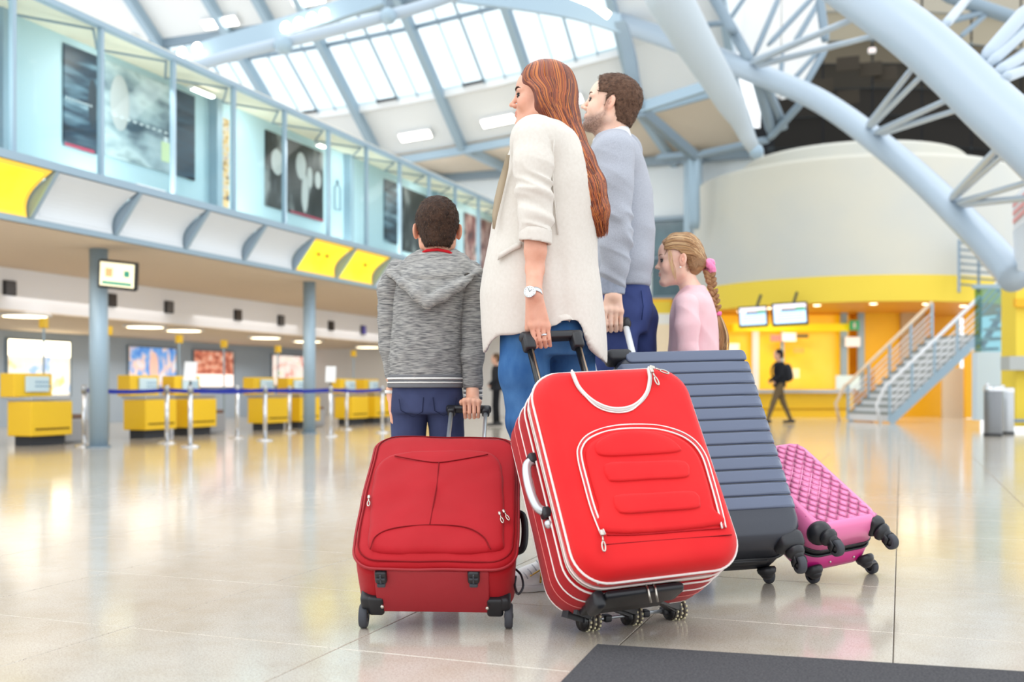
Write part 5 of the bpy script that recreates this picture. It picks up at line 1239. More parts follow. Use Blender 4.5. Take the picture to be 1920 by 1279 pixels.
def relax(P, Fq, it=2, lam=.5):
    n = len(P); E_ = np.concatenate([Fq[:, [i, (i + 1) % 4]] for i in range(4)]); deg = np.bincount(E_.ravel(), minlength=n).astype(float)
    for _ in range(it):
        A = np.zeros_like(P)
        for c in range(3): A[:, c] = np.bincount(E_[:, 0], P[E_[:, 1], c], n) + np.bincount(E_[:, 1], P[E_[:, 0], c], n)
        P = P + lam * (A / np.maximum(deg, 1)[:, None] - P)
    return P
# vectorised value noise for folds
_rng = np.random.RandomState(3); _G = _rng.rand(32, 32, 32).astype(np.float32) * 2 - 1
def vnoise(P, sc, seed=0):
    q = P * V(sc, float) + seed * 7.31; i = np.floor(q).astype(int); f = q - i; f = f * f * (3 - 2 * f); out = 0
    for dx in (0, 1):
        for dy in (0, 1):
            for dz in (0, 1):
                w_ = (f[:, 0] if dx else 1 - f[:, 0]) * (f[:, 1] if dy else 1 - f[:, 1]) * (f[:, 2] if dz else 1 - f[:, 2])
                out = out + w_ * _G[(i[:, 0] + dx) % 32, (i[:, 1] + dy) % 32, (i[:, 2] + dz) % 32]
    return out
def ridged(P, sc, seed=0): return 1 - np.abs(vnoise(P, sc, seed)) * 2
def sect(a, b): return None

class Figure:
    def __init__(s, D, px, label, name='person', pyf=None):
        s.D = D; x = (px - 960) / F * D; s.x0 = x
        s.root = empty(name, tuple(c2w([x, D, 0])), TH, label, 'person'); s.body = []
    def p(s, px, py, dy=0.):
        D = s.D + dy; return V([(px - 960) / F * D, dy, HCAM + (HY - py) / F * D])
    def sec(s, py, xl, xr, y0, ry, yaw=0, dref=0.):
        a, b = s.p(xl, py, dref), s.p(xr, py, dref); return (a[2], (a[0] + b[0]) / 2, y0, (b[0] - a[0]) / 2, ry, yaw)
    def world(s, P): Q = V(P, float).copy(); Q[:, 1] += s.D; return Q @ CAMA.T
    def emit(s, vol, name, m, disp=None, it=1, cols=None, parent=None, P=None, Fq=None, **kw):
        if vol is not None: P, Fq = vol.mesh()
        P = relax(P, Fq, it)
        if disp is not None: P = P + normals(P, Fq) * disp(P)[:, None]; P = relax(P, Fq, 1, .3)
        if parent is None: parent = s.root
        o = mesh_obj(name, s.world(P), Fq, m, parent, True, cols=cols(P) if cols else None)
        s.last = (P, Fq); return setp(o, **kw)
    def mb(s, b, name, m, smooth=True, parent=None, cols=None, **kw):
        P = s.world(V(b.v)); o = mesh_obj(name, P, b.f, m, parent or s.root, smooth, cols=cols); return setp(o, **kw)
    def joinbody(s, name='body', m=None, parts=None, cols=None):
        Ps = []; Fs = []; n = 0
        for P, Fq in parts: Ps.append(P); Fs.append(Fq + n); n += len(P)
        P = np.concatenate(Ps); Fq = np.concatenate(Fs); return mesh_obj(name, s.world(P), Fq, m, s.root, True, cols=cols(P) if cols else None)
    def surf(s, P, px, py, rad=6):
        """nearest-to-camera vertex of P seen at a pixel"""
        D = s.D + P[:, 1]; u = 960 + F * P[:, 0] / D; v = HY - F * (P[:, 2] - HCAM) / D; m = (u - px) ** 2 + (v - py) ** 2 < rad * rad
        if not m.any(): return s.p(px, py, 0)
        q = P[m]; d = q[:, 1].min(); return s.p(px, py, d)
# ---------------------------------------------------------------- head
def head_frame(fwd, roll=0):
    f = V(fwd, float); f /= np.linalg.norm(f); sd = np.cross([0, 0, 1.], f); sd /= np.linalg.norm(sd); u = np.cross(f, sd)
    c, s_ = math.cos(roll), math.sin(roll); return np.stack([f, sd * c + u * s_, u * c - sd * s_], 1)     # forward, left side, up
def head_sdf(vol, c, R, s=1., male=0., child=0.):
    def L(f, sd, u): return V(c) + R @ (V([f, sd, u]) * s)
    def E(f, sd, u, rf, rs, ru, k=.012, mode='add', R2=None): vol.ell(L(f, sd, u), V([rf, rs, ru]) * s, R if R2 is None else R @ R2, k * s, mode)
    def K(a, b, ra, rb, k=.01, mode='add'): vol.cone(L(*a), L(*b), ra * s, rb * s, k * s, mode)
    E(-.012, 0, .036, .097, .076, .085, .0)
    E(.035, 0, .030, .062, .062, .070, .02)
    E(.030, 0, -.035, .058, .056, .078, .02)
    jw = .048 + .006 * male - .004 * child
    for sg in (-1, 1):
        K((-.004, sg * jw, -.055), (.066, sg * .018, -.098), .021 + .003 * male, .017, .025)
        K((-.006, sg * (jw + .008), -.03), (-.002, sg * jw, -.058), .018, .019, .02)
        E(.058, sg * .040, -.030 , .026, .022, .026, .02)                 # cheeks
        E(.072 - .002 * child, sg * .033, .016, .016, .022, .009, .012)   # brow
    E(.074, 0, -.098, .018, .022, .017, .02)                              # chin
    E(.072, 0, -.060, .018, .026, .024, .018)                             # mouth mound
    for sg in (-1, 1): E(.094, sg * .031, -.001, .013, .017, .011, .010, 'sub')
    # nose
    nb = .093 if not child else .088
    nt = .110 - .006 * child
    K((nb - .006, 0, .010), (nt - .003, 0, -.024), .0070, .0080 - .001 * child, .010)
    E(nt, 0, -.028, .0095, .0090, .0080, .006)
    for sg in (-1, 1): E(nt - .013, sg * .0110, -.032, .009, .0065, .0065, .005); E(nt - .008, sg * .0055, -.0385, .004, .0025, .0025, .002, 'sub')
    # lips
    for sg in (-1, 1): K((.0905, sg * .003, -.0565), (.081, sg * .022, -.0585), .0050, .0026, .005); K((.0895, 0, -.0670), (.081, sg * .019, -.0620), .0056, .0028, .005)
    K((.094, -.02, -.0612), (.094, .02, -.0612), .0012, .0012, .0015, 'sub')
    E(.092, 0, -.079, .007, .016, .005, .006, 'sub')
    # ears
    for sg in (-1, 1):
        R2 = rotm(0, math.radians(-10), sg * math.radians(-18 - 10 * child)); eo = .004 * child
        E(-.004 - eo, sg * (.079 + eo), -.006, .019, .0075, .031, .006, R2=R2)
        E(.000 - eo, sg * (.0865 + eo), -.002, .0105, .006, .018, .003, 'sub', R2=R2)
        E(-.001 - eo, sg * (.0855 + eo), -.005, .004, .004, .010, .003, R2=R2)
    return L
def head_extras(fig, L, R, s, iris='5a4634', brow='4a3024', brow_w=1., lash=True, parent=None, lip=None):
    """eyes, lids, brows in the head frame"""
    b = MB(); iw = MB(); ip = MB(); ld = MB(); br = MB(); la = MB()
    for sg in (-1, 1):
        c = L(.0745, sg * .031, -.001); b.sph(c, .0122 * s, 18, 12, R)
        g = R @ V([1, sg * .0, .05]); g /= np.linalg.norm(g)
        iw.sph(c + g * .0064 * s, .0062 * s, 14, 10); ip.sph(c + g * .0106 * s, .0024 * s, 12, 8)
        up, lo = [], []
        for a in np.linspace(-1.15, 1.15, 9):
            ca, sa = math.cos(a), math.sin(a)
            up.append(c + R @ (V([.0118 * ca + .0004, sg * .0138 * sa, .0046 * ca + .0008]) * s)); lo.append(c + R @ (V([.0118 * ca, sg * .0132 * sa, -.0044 * ca - .0002]) * s))
        ld.tube(up, .0034 * s, 8); ld.tube(lo, .0030 * s, 8)
        la.tube([q + R @ (V([.0030, 0, -.0022]) * s) for q in up], .0007 * s, 6)
        P = [L(.0925, sg * .013, .019), L(.0925, sg * .026, .0250), L(.0865, sg * .040, .0270), L(.0735, sg * .054, .019)]
        br.tube(catmull(P, 4), [(.0026 if i > 1 else .002) * s * brow_w * (1 - .6 * (i / 12) ** 2) for i in range(13)], 8)
    fig.mb(b, 'eyes', mat('eye_white', 'f2efec', rough=.2), parent=parent); fig.mb(iw, 'irises', mat('iris_' + iris, iris, rough=.15), parent=parent); fig.mb(ip, 'pupils', mat('pupil', '0b0908', rough=.1), parent=parent)
    fig.mb(ld, 'eyelids', fig.skin, parent=parent); fig.mb(br, 'eyebrows', mat('brow_' + brow, brow, rough=.8), parent=parent)
    if lash: fig.mb(la, 'eyelashes', mat('lash', '1c1412', rough=.8), parent=parent)
def skin_mat(name, col, col2):
    m = mat(name, col, rough=.48, col2=col2, nscale=22, vcol=True, bump=.08, bscale=300); b = m.node_tree.nodes['Principled BSDF']
    b.inputs['Subsurface Weight'].default_value = .12; b.inputs['Subsurface Radius'].default_value = (.02, .008, .004); b.inputs['Subsurface Scale'].default_value = .5; return m
def grip_hand(vol, B, X, Dn, N_, s=1., wrist=None, offs=(-.033, -.011, .011, .032), rf=.0088, bar=.016, thumb=1, up=.082, k=.005):
    """hand hanging from above and hooked round a bar: B point on the bar, X bar direction (index side = thumb sign), Dn down, N outward (back of hand)"""
    B, X, Dn, N_ = [V(q, float) for q in (B, X, Dn, N_)]; X /= np.linalg.norm(X); Dn /= np.linalg.norm(Dn); N_ /= np.linalg.norm(N_)
    o = bar + rf * s * .9; pts = []
    kn = []
    for i, of in enumerate(offs):
        ln = (1.0, 1.06, 1.0, .84)[i if thumb < 0 else 3 - i]; r = rf * s * (1.0 if ln > .9 else .88)
        lift = (.0, .003, .0, -.004)[i if thumb < 0 else 3 - i]
        K0 = B + X * of * s + N_ * (o + .004 * s) - Dn * (.040 + lift) * s
        P1 = B + X * of * s * .97 + N_ * (o + .002 * s) + Dn * .012 * s * ln; P2 = B + X * of * s * .93 + N_ * .005 * s + Dn * (o + .012 * s * ln); P3 = B + X * of * s * .92 - N_ * (o * .75) + Dn * (o * .62)
        vol.limb([K0, P1, P2, P3], [r * 1.12, r * 1.02, r * .94, r * .80], k * .35); vol.ell(K0, r * 1.18, None, k * 1.2); kn.append(K0); pts.append((K0, P1, P2, P3))
    W0 = wrist if wrist is not None else B - Dn * (.030 + up) * s + N_ * (o - .006 * s)
    W0 = V(W0, float)
    for i, K0 in enumerate(kn):
        a = W0 + X * offs[i] * s * .55; vol.cone(a, K0 - N_ * .004 * s, .0155 * s, .0115 * s, k * 2.2)
    # thumb: leaves the side of the palm near its base, wraps to the front of the bar
    T0 = W0 + X * thumb * .022 * s + Dn * .020 * s - N_ * .006 * s; T1 = B + X * thumb * .046 * s - Dn * .034 * s - N_ * .002 * s; T2 = B + X * thumb * .036 * s - N_ * (o * .8) - Dn * .004 * s; T3 = B + X * thumb * .018 * s - N_ * (o * .9) + Dn * .012 * s
    vol.limb([T0, T1, T2, T3], [.015 * s, .0125 * s, rf * s * 1.08, rf * s * .85], k)
    return W0, kn, pts
def snap(vol, P, off=.001, it=4):
    P = V(P, float).copy(); F_ = vol.F
    for _ in range(it):
        q = (P - vol.lo) / vol.vox; i = np.clip(np.floor(q).astype(int), 1, vol.n - 3); f = np.clip(q - i, 0, 1)
        def tri(G):
            o = 0
            for dx in (0, 1):
                for dy in (0, 1):
                    for dz in (0, 1): o = o + (f[:, 0] if dx else 1 - f[:, 0]) * (f[:, 1] if dy else 1 - f[:, 1]) * (f[:, 2] if dz else 1 - f[:, 2]) * G(i[:, 0] + dx, i[:, 1] + dy, i[:, 2] + dz)
            return o
        v = tri(lambda a, b, c: F_[a, b, c]); gr = np.stack([tri(lambda a, b, c: F_[a + 1, b, c] - F_[a - 1, b, c]), tri(lambda a, b, c: F_[a, b + 1, c] - F_[a, b - 1, c]), tri(lambda a, b, c: F_[a, b, c + 1] - F_[a, b, c - 1])], 1)
        gr /= np.linalg.norm(gr, axis=1)[:, None] + 1e-9; P += gr * np.clip(off - v, 0, .02)[:, None] + gr * np.clip(off + .006 - v, -.01, 0)[:, None] * (v < .03)[:, None]
    return P
def strand_mesh(paths, rad, cols=None, n=4, taper=True):
    vs = []; fs = []; cc = []; b = 0
    for i, P in enumerate(paths):
        P = V(P, float); k = len(P); T = np.gradient(P, axis=0); T /= np.linalg.norm(T, axis=1)[:, None] + 1e-9
        ref = V([0, -1., 0]); U = np.cross(T, ref); U /= np.linalg.norm(U, axis=1)[:, None] + 1e-9; W_ = np.cross(T, U)
        r = rad[i] if not np.isscalar(rad) else rad
        t = np.linspace(0, 1, k); rr = r * (np.minimum(1, (1 - t) * 3.5 + .12) * np.minimum(1, t * 6 + .35) if taper else np.ones(k))
        for j in range(n):
            a = 2 * PI * j / n; vs.append(P + rr[:, None] * (math.cos(a) * U + math.sin(a) * W_ * .6))
        V4 = np.stack(vs[-n:], 1).reshape(-1, 3); vs[-n:] = [V4]
        for a in range(k - 1):
            for j in range(n): fs.append((b + a * n + j, b + a * n + (j + 1) % n, b + (a + 1) * n + (j + 1) % n, b + (a + 1) * n + j))
        if cols is not None: cc.append(np.tile(cols[i], (k * n, 1)))
        b += k * n
    return np.concatenate(vs), fs, (np.concatenate(cc) if cols is not None else None)
def lin(h): return V(srgb(h)[:3])
def mixc(a, b, t): return a * (1 - t[:, None]) + b * t[:, None]
def face_cols(fig, c, R, s, lip='b8605a', blush='e88a78', beard=None, bstr=0., ls=.9):
    def fn(P):
        q = (P - V(c)) @ R / s; f, sd, u = q[:, 0], q[:, 1], q[:, 2]; col = np.ones((len(P), 3)); base = V([1., 1, 1])
        def blob(f0, s0, u0, rf, rs, ru): return np.exp(-(((f - f0) / rf) ** 2 + ((np.abs(sd) - s0) / rs) ** 2 + ((u - u0) / ru) ** 2))
        bl = blob(.06, .045, -.028, .03, .02, .02) * .35; col = mixc(col, V([1.0, .72, .66]), bl)
        ear = np.clip(blob(0, .085, -.005, .02, .012, .035) * 1.2, 0, .5); col = mixc(col, V([1.0, .66, .56]), ear)
        lp = np.clip(np.exp(-((u + .0617) / .0078) ** 4) * (f > .078) * (np.abs(sd) < .021), 0, 1) * ls; col = mixc(col, V([.82, .42, .40]), lp)
        if bstr:
            n_ = vnoise(P, (420, 420, 420)) * .25 + .8
            jl = 1 / (1 + np.exp((u + np.interp(f, [-.01, .02, .05, .08], [.022, .040, .062, .066])) / .0045)) * np.interp(f, [-.01, .03, .06], [.5, .85, 1.0]) * 1.1; side = 1 / (1 + np.exp(-(f + .002 - .0) / .006))
            m_ = jl * side; side2 = np.exp(-((f - .008) / .012) ** 2) * (u < .02) * (u > -.06) * (np.abs(sd) > .05); m_ = np.maximum(m_, side2 * .8)
            ck = blob(.075, .035, -.030, .022, .016, .018); m_ = m_ * (1 - .9 * np.clip(ck, 0, 1)); m_ *= 1 - lp; ms = (u > -.056) * (u < -.043) * (f > .066) * .85; m_ = np.maximum(m_, ms * (np.abs(sd) < .03)); m_ *= (u > -.135)
            col = mixc(col, V(beard), np.clip(m_ * bstr * n_, 0, .92))
        return col
    return fn
# ================================================================ WOMAN (white coat, auburn hair)
def mk(lo, hi, v): return Vol(lo, hi, v)
m_coat = mat('cream_wool_coat', 'dbd4cb', rough=.9, sheen=.2, col2='e1dbd3', nscale=90, bump=.3, bscale=1500, contrast=(.3, .7))
m_coatin = mat('coat_lining', 'bfb098', rough=.9, sheen=.2)
m_jean = mat('blue_denim', '2f5c94', rough=.85, col2='5484b8', nscale=16, ndetail=6, bump=.4, bscale=1200, contrast=(.3, .8), stretch=(1, 1, .5))
g = Figure(3.62, 1020, 'woman in a long cream coat with long auburn hair holding the large red suitcase handle')
p = g.p
g.skin = skin_mat('skin_tan', 'e2aa92', 'd99d84')
# coat body
cs = [g.sec(236, 985, 1062, .02, .105), g.sec(255, 966, 1084, .01, .155), g.sec(300, 950, 1106, .01, .175), g.sec(350, 936, 1120, .01, .175), g.sec(400, 926, 1124, .01, .165), g.sec(450, 918, 1121, .01, .165),
      g.sec(500, 908, 1123, .01, .17), g.sec(550, 902, 1130, .01, .18), g.sec(600, 903, 1136, .01, .185), g.sec(650, 906, 1139, .01, .19), g.sec(690, 908, 1139, .01, .19)]
vol = mk([-.22, -.32, .72], [.42, .32, 1.75], .0062)
vol.loft(cs, 0)
sh = p(1003, 262, -.14)
vol.ell(p(1004, 262, -.135), (.085, .075, .085), None, .05)
vol.ell(p(1040, 268, .15), (.08, .07, .08), None, .05)
# hem curve by pixel
hp = [(890, 668), (905, 664), (912, 658), (922, 640), (936, 629), (965, 629), (1000, 622), (1040, 614), (1062, 606), (1082, 603), (1090, 612), (1097, 632), (1108, 655), (1122, 668), (1136, 682), (1150, 690)]
hu = V([a for a, b in hp], float); hv = V([b for a, b in hp], float)
vol.cut(lambda X, Y, Z: (HCAM + (HY - np.interp(960 + F * X / (g.D + Y), hu, hv)) / F * (g.D + Y)) - Z)
inner = [(a[0], a[1], a[2], a[3] - .013, a[4] - .013, 0) for a in cs if a[0] < 1.02]
vol.loft(inner, 0, 'sub')
def coat_d(P):
    u = 960 + F * P[:, 0] / (g.D + P[:, 1]); z = P[:, 2]
    d = .007 * vnoise(P, (14, 10, 2.2), 1) * np.clip((1.35 - z) / .3, 0, 1) + .004 * vnoise(P, (9, 9, 9), 2)
    d += .010 * np.exp(-((P[:, 0] - .14 - .10 * (1.3 - z)) / .028) ** 2) * np.clip((1.5 - z) / .5, 0, 1) * -1
    return d
g.emit(vol, 'coat', m_coat, coat_d, it=2); coatP = g.last[0]
# sleeve (near arm) with pushed-up folds, cuff ends above the wrist
vol = mk(p(930, 480, -.33) - .02, V([.16, -.03, 1.68]), .0052)
arm = [p(1001, 262, -.150), p(1000, 310, -.175), p(1004, 365, -.185), p(1006, 405, -.19), p(1004, 458, -.19)]
vol.limb(arm, [.072, .064, .058, .054, .050], .02, flat=((0, 1, 0), .92))
cz = p(1004, 452, -.19)[2]; vol.cut(lambda X, Y, Z: (cz + (X - p(1004, 452, -.19)[0]) * -.14) - Z); vol.limb([p(1004, 440, -.19), p(1003, 480, -.19)], [.042, .041], 0, mode='sub')
def slv(P):
    z = P[:, 2]; w_ = np.clip((1.46 - z) / .10, 0, 1) * np.clip((z - cz + .0) / .03, 0, 1)
    return w_ * (.0125 * ridged(P + np.stack([0 * z, 0 * z, P[:, 0] * .35], 1), (5, 5, 36), 4) - .006) + .003 * vnoise(P, (12, 12, 20), 5)
g.emit(vol, 'sleeve', m_coat, slv, it=1); slP = g.last[0]
vol = mk(p(960, 480, -.28) - .02, p(1050, 430, -.10) + .03, .0045); vol.limb([p(1004, 440, -.19), p(1003.5, 457, -.19)], [.0555, .0565], 0, flat=((0, 1, 0), .95)); vol.cut(lambda X, Y, Z: (cz - .006 + (X - p(1004, 452, -.19)[0]) * -.14) - Z); vol.cut(lambda X, Y, Z: Z - (cz + .05)); vol.limb([p(1004, 430, -.19), p(1003, 480, -.19)], [.044, .043], 0, mode='sub')
g.emit(vol, 'cuff', m_coat, it=1)
# lapel and pocket flap
b = MB(); L_ = [(951, 292), (946, 318), (939, 345), (932, 375), (926, 405), (924, 430)]
P = [g.surf(coatP, a + 5, c_, 9) + V([-.006, -.010, 0]) for a, c_ in L_]; b.strip(P, V([[w__, .010, 0] for w__ in (.012, .020, .024, .024, .018, .008)]), (0, .010, .0)); g.mb(b, 'lapel', m_coatin, label='beige inner lapel of the coat')
b = MB(); P = [g.surf(coatP, a, c_, 8) + V([0, -.006, 0]) for a, c_ in ((934, 482), (944, 476), (955, 469), (966, 463), (977, 459))]; b.strip(P, (0.0, .012, 0), (.003, 0, .022)); g.mb(b, 'pocket_flap', m_coat)
b = MB(); P = [g.surf(coatP, a, c_, 8) + V([0, -.003, 0]) for a, c_ in ((1040, 262), (1036, 290), (1036, 330), (1040, 380), (1046, 440))]
b.tube(P, .003, 6); g.mb(b, 'back_seam', m_coat)
# jeans
vol = mk([-.25, -.28, .05], [.36, .28, 1.05], .0075)
vol.loft([g.sec(560, 950, 1108, .01, .13), g.sec(600, 942, 1116, .01, .14), g.sec(640, 941, 1114, .01, .145), g.sec(668, 944, 1110, .01, .13)], 0)
legN = [p(986, 620, -.045), p(983, 700, -.06), p(990, 790, -.08), p(1014, 890, -.085), p(1042, 980, -.09), p(1060, 1060, -.10)]
legF = [p(1072, 620, .07), p(1070, 700, .08), p(1068, 800, .10), p(1072, 900, .12), p(1076, 1000, .14), p(1078, 1070, .15)]
for lg in (legN, legF): vol.limb(lg, [.084, .082, .068, .058, .050, .044], .03)
def jd(P): z = P[:, 2]; return .004 * ridged(P, (8, 8, 26), 6) * np.clip((.75 - z) / .2, 0, 1) + .003 * vnoise(P, (12, 12, 12), 7)
g.emit(vol, 'jeans', m_jean, jd, it=2)
# sneakers
m_shoe = mat('white_sneaker', 'ececea', rough=.5, col2='f6f6f4', nscale=30); m_sole = mat('pale_sole', 'd8d6d2', rough=.6)
def sneaker(fig, toe, heel, zt, s=1., near=True, m1=None, m2=None):
    toe, heel = V(toe, float), V(heel, float); d = toe - heel; L_ = np.linalg.norm(d); d /= L_; sd = V([-d[1], d[0], 0])
    vol = mk(np.minimum(toe, heel) - .07, np.maximum(toe, heel) + V([.07, .07, .17]), .0045)
    def q(t, w_, z): return heel + d * L_ * t + sd * w_ + V([0, 0, z])
    vol.ell(q(.10, 0, .055), (.045 * s, .036 * s, .045 * s), None, 0); vol.limb([q(.12, 0, .05), q(.45, 0, .05), q(.72, 0, .038), q(.90, 0, .032)], [.040 * s, .040 * s, .040 * s, .032 * s], .02, flat=(sd, .95))
    vol.limb([q(.2, 0, .07), q(.22, 0, .125)], [.042 * s, .044 * s], .02); vol.limb([q(.3, 0, .09), q(.62, 0, .055)], [.03 * s, .03 * s], .02)
    z0 = heel[2] + .012; vol.cut(lambda X, Y, Z: z0 - Z); vol.limb([q(.2, 0, .10), q(.2, 0, .2)], [.033 * s, .036 * s], 0, mode='sub')
    fig.emit(vol, 'shoe', m1 or m_shoe, it=1); sh_ = fig.root.children[-1]; global SHP; SHP = fig.last[0]
    vol = mk(np.minimum(toe, heel) - .07, np.maximum(toe, heel) + V([.07, .07, .05]), .0045); vol.limb([q(.09, 0, .01), q(.45, 0, .01), q(.74, 0, .01), q(.90, 0, .01)], [.043 * s, .040 * s, .047 * s, .037 * s], .02)
    vol.cut(lambda X, Y, Z: (heel[2] + .0005) - Z); vol.cut(lambda X, Y, Z: Z - (heel[2] + .024)); fig.emit(vol, 'sole', m2 or m_sole, it=1, parent=sh_)
    b = MB()
    for i in range(6):
        t = .40 + .07 * i; z = .106 - .012 * i * 1.15; b.tube([q(t, -.028 * s, z - .012), q(t + .01, 0, z + .003), q(t, .028 * s, z - .012)], .0028, 6)
    fig.mb(b, 'laces', mat('white_lace', 'f8f8f8', rough=.7), parent=sh_); return q, sh_
fz = lambda px, py: (lambda w_: V([w_[0], w_[1] - g.D, 0]))(CAMA.T @ onf(px, py))
toe = fz(954, 1109); heel = fz(1072, 1101); q, sh_ = sneaker(g, toe, heel, 0)
shP = g.last[0]
b = MB()
for (a0, b0) in ((1018, 1046), (1010, 1054), (1002, 1062), (994, 1070), (986, 1077)):
    b.tube([g.surf(SHP, a0 - 5, b0 - 3, 7) + V([0, -.003, .001]), g.surf(SHP, a0, b0 + 2, 7) + V([0, -.004, 0]), g.surf(SHP, a0 + 4, b0 + 8, 7) + V([0, -.003, 0])], .0022, 6)
g.mb(b, 'lace_bars', mat('grey_lace', 'c4c6c8', rough=.7), parent=sh_)
b = MB(); b.tube([g.surf(SHP, a0, b0, 6) + V([0, -.003, 0]) for a0, b0 in ((994, 1080), (1004, 1074), (1014, 1068), (1024, 1061))], .0026, 6); e_ = g.surf(SHP, 1014, 1072, 6); b.tube([e_ + V([0, -.006, 0]), e_ + V([0, -.007, -.022])], .0032, 6); b.tube([q(.55, .037, .050), q(.42, .041, .066), q(.30, .043, .090)], .003, 6); b.tube([q(.56, .040, .048), q(.57, .043, .030)], .0035, 6); g.mb(b, 'side_zip', mat('gold_zip', 'c9a050', rough=.3, metal=1), parent=sh_)
sneaker(g, V([.13, .10, 0]), V([.24, .12, 0]) + V([.10, .03, 0]), 0)
# skin: head + neck, forearm + hand, hidden torso and legs
hc = g.p(1016, 184, 0.0); HR = head_frame((-1, .10, .05)); hs = .95
vh = mk(hc - .16, hc + V([.15, .13, .15]), .0026); Lw = head_sdf(vh, hc, HR, hs)
vh.limb([hc + HR @ V([-.020, 0, -.05]), hc + V([.035, .01, -.165])], [.047, .050], .02)
gB = CAMA.T @ GRIP2; gL_ = CAMA.T @ GRIP2L; gX = CAMA.T @ (GRIP2R - GRIP2L); gX /= np.linalg.norm(gX)
Bh = gL_ + gX * .052; Bh = V([Bh[0], Bh[1] - g.D, Bh[2]])
vv = mk(p(945, 660, -.30) - .01, V([.16, Bh[1] + .09, p(1000, 440, -.15)[2]]), .0030)
wr = p(1001, 553, Bh[1] - .032)
W0, kn, fp = grip_hand(vv, Bh + V([0, 0, -.002]), gX, (.16, .0, -1), (-.10, -1, .05), .92, offs=(-.030, -.010, .010, .029), wrist=wr + V([.002, 0, -.004]), rf=.0084, bar=.013, thumb=-1)
vv.limb([p(1003, 440, -.19), p(1004, 470, -.19), p(1003, 505, -.185), wr + V([0, 0, .010]), wr], [.037, .036, .0305, .0250, .0245], .012, flat=((0, 1, 0), .86))
vb = mk([-.2, -.2, .3], [.36, .25, 1.55], .014); vb.loft([g.sec(260, 985, 1070, .02, .11), g.sec(400, 965, 1090, .01, .10), g.sec(520, 960, 1095, .01, .11), g.sec(640, 955, 1100, .01, .11)], 0); vb.limb([l for l in legN[:5]], [.07, .065, .05, .045, .035], .02); vb.limb(legF[:5], [.07, .065, .05, .045, .035], .02); vb.limb([arm[0], arm[2], arm[4]], [.05, .042, .038], .02)
hm = vh.mesh(); am = vv.mesh(); bm_ = vb.mesh(); hm = (relax(*hm, 1, .35), hm[1]); am = (relax(*am, 2), am[1])
g.joinbody('body', g.skin, [hm, am, bm_], face_cols(g, hc, HR, hs, ls=.85))
head_extras(g, Lw, HR, hs, iris='5a7078', brow='3a221a', brow_w=1.9)
b = MB(); 
for i, (K0, P1, P2, P3) in enumerate(fp): b.rbox(P2 * .45 + P3 * .55 + V([0, -.004, -.006]), (.008, .004, .010), .002)
g.mb(b, 'fingernails', mat('nail', 'f0c4b4', rough=.25))
K0, P1 = fp[2][0], fp[2][1]; b = MB(); rg = K0 * .35 + P1 * .65; R = basis(P1 - K0); b.lathe([(.0092, -.003), (.0102, -.002), (.0102, .002), (.0092, .003), (.0092, -.003)], rg, 20, np.stack([R[:, 1], R[:, 2], R[:, 0]], 1)); b.sph(rg + V([0, -.011, 0]), .004, 10, 8); g.mb(b, 'ring', m_silver)
# watch
wd = (wr - p(1003, 505, -.185)); Rw = basis(wd); Rw = np.stack([Rw[:, 1], Rw[:, 2], Rw[:, 0]], 1); wc = wr + V([0, 0, .004])
b = MB(); b.lathe([(.0272, -.008), (.0290, -.007), (.0290, .007), (.0272, .008), (.0262, 0), (.0272, -.008)], wc, 36, Rw); wt = g.mb(b, 'watch', m_silver)
fcn = V([-.35, -1, 0.12]); fcn /= np.linalg.norm(fcn); fc = wc + fcn * .029 + V([-.004, 0, 0]); Rf = basis(np.cross([0, 0, 1.], fcn), (0, 0, 1)); Rf = np.stack([Rf[:, 0], np.cross(fcn, Rf[:, 0]), fcn], 1)
b = MB(); b.lathe([(0, -.004), (.0195, -.004), (.0205, 0), (.0195, .004), (.0175, .0045)], fc, 32, Rf); g.mb(b, 'watch_case', m_chrome, parent=wt)
b = MB(); b.lathe([(0, .0040), (.0178, .0040)], fc, 32, Rf); g.mb(b, 'dial', mat('dial_white', 'dfe3e2', rough=.3), parent=wt)
b = MB(); b.beam(fc + fcn * .0046, fc + fcn * .0046 + Rf @ V([.008, .007, 0]), .0012, .0006); b.beam(fc + fcn * .0046, fc + fcn * .0046 + Rf @ V([-.004, .012, 0]), .0010, .0006)
for i in range(12):
    a = PI * i / 6; b.box(fc + Rf @ V([.015 * math.cos(a), .015 * math.sin(a), .0045]), (.0012, .0012, .0006), Rf)
g.mb(b, 'watch_hands', m_dark, parent=wt)
# hair
m_hair = mat('auburn_hair', '7c3a24', rough=.5, vcol=False, col2='5f2a1c', nscale=30, stretch=(3, 3, .6), coat=.1)
m_hairs = mat('auburn_strands', 'ffffff', rough=.38, vcol=True, spec=.6)
vol = mk(hc - V([.13, .16, .62]), hc + V([.30, .15, .16]), .0045)
def Lh(f, sd, u): return hc + HR @ (V([f, sd, u]) * hs)
vol.ell(Lh(-.016, 0, .044), (.104 * hs, .088 * hs, .094 * hs), HR, 0)
vol.ell(Lh(-.04, 0, -.01), (.085 * hs, .086 * hs, .095 * hs), HR, .02)
cen = [(1046, 182, .0, 36), (1052, 225, -.005, 34), (1064, 262, -.02, 30), (1084, 305, -.045, 29), (1104, 350, -.05, 29), (1117, 395, -.045, 24), (1127, 434, -.03, 10)]
vol.limb([p(a, b_, c_) for a, b_, c_, r_ in cen], [r_ / F * g.D for a, b_, c_, r_ in cen], .02)
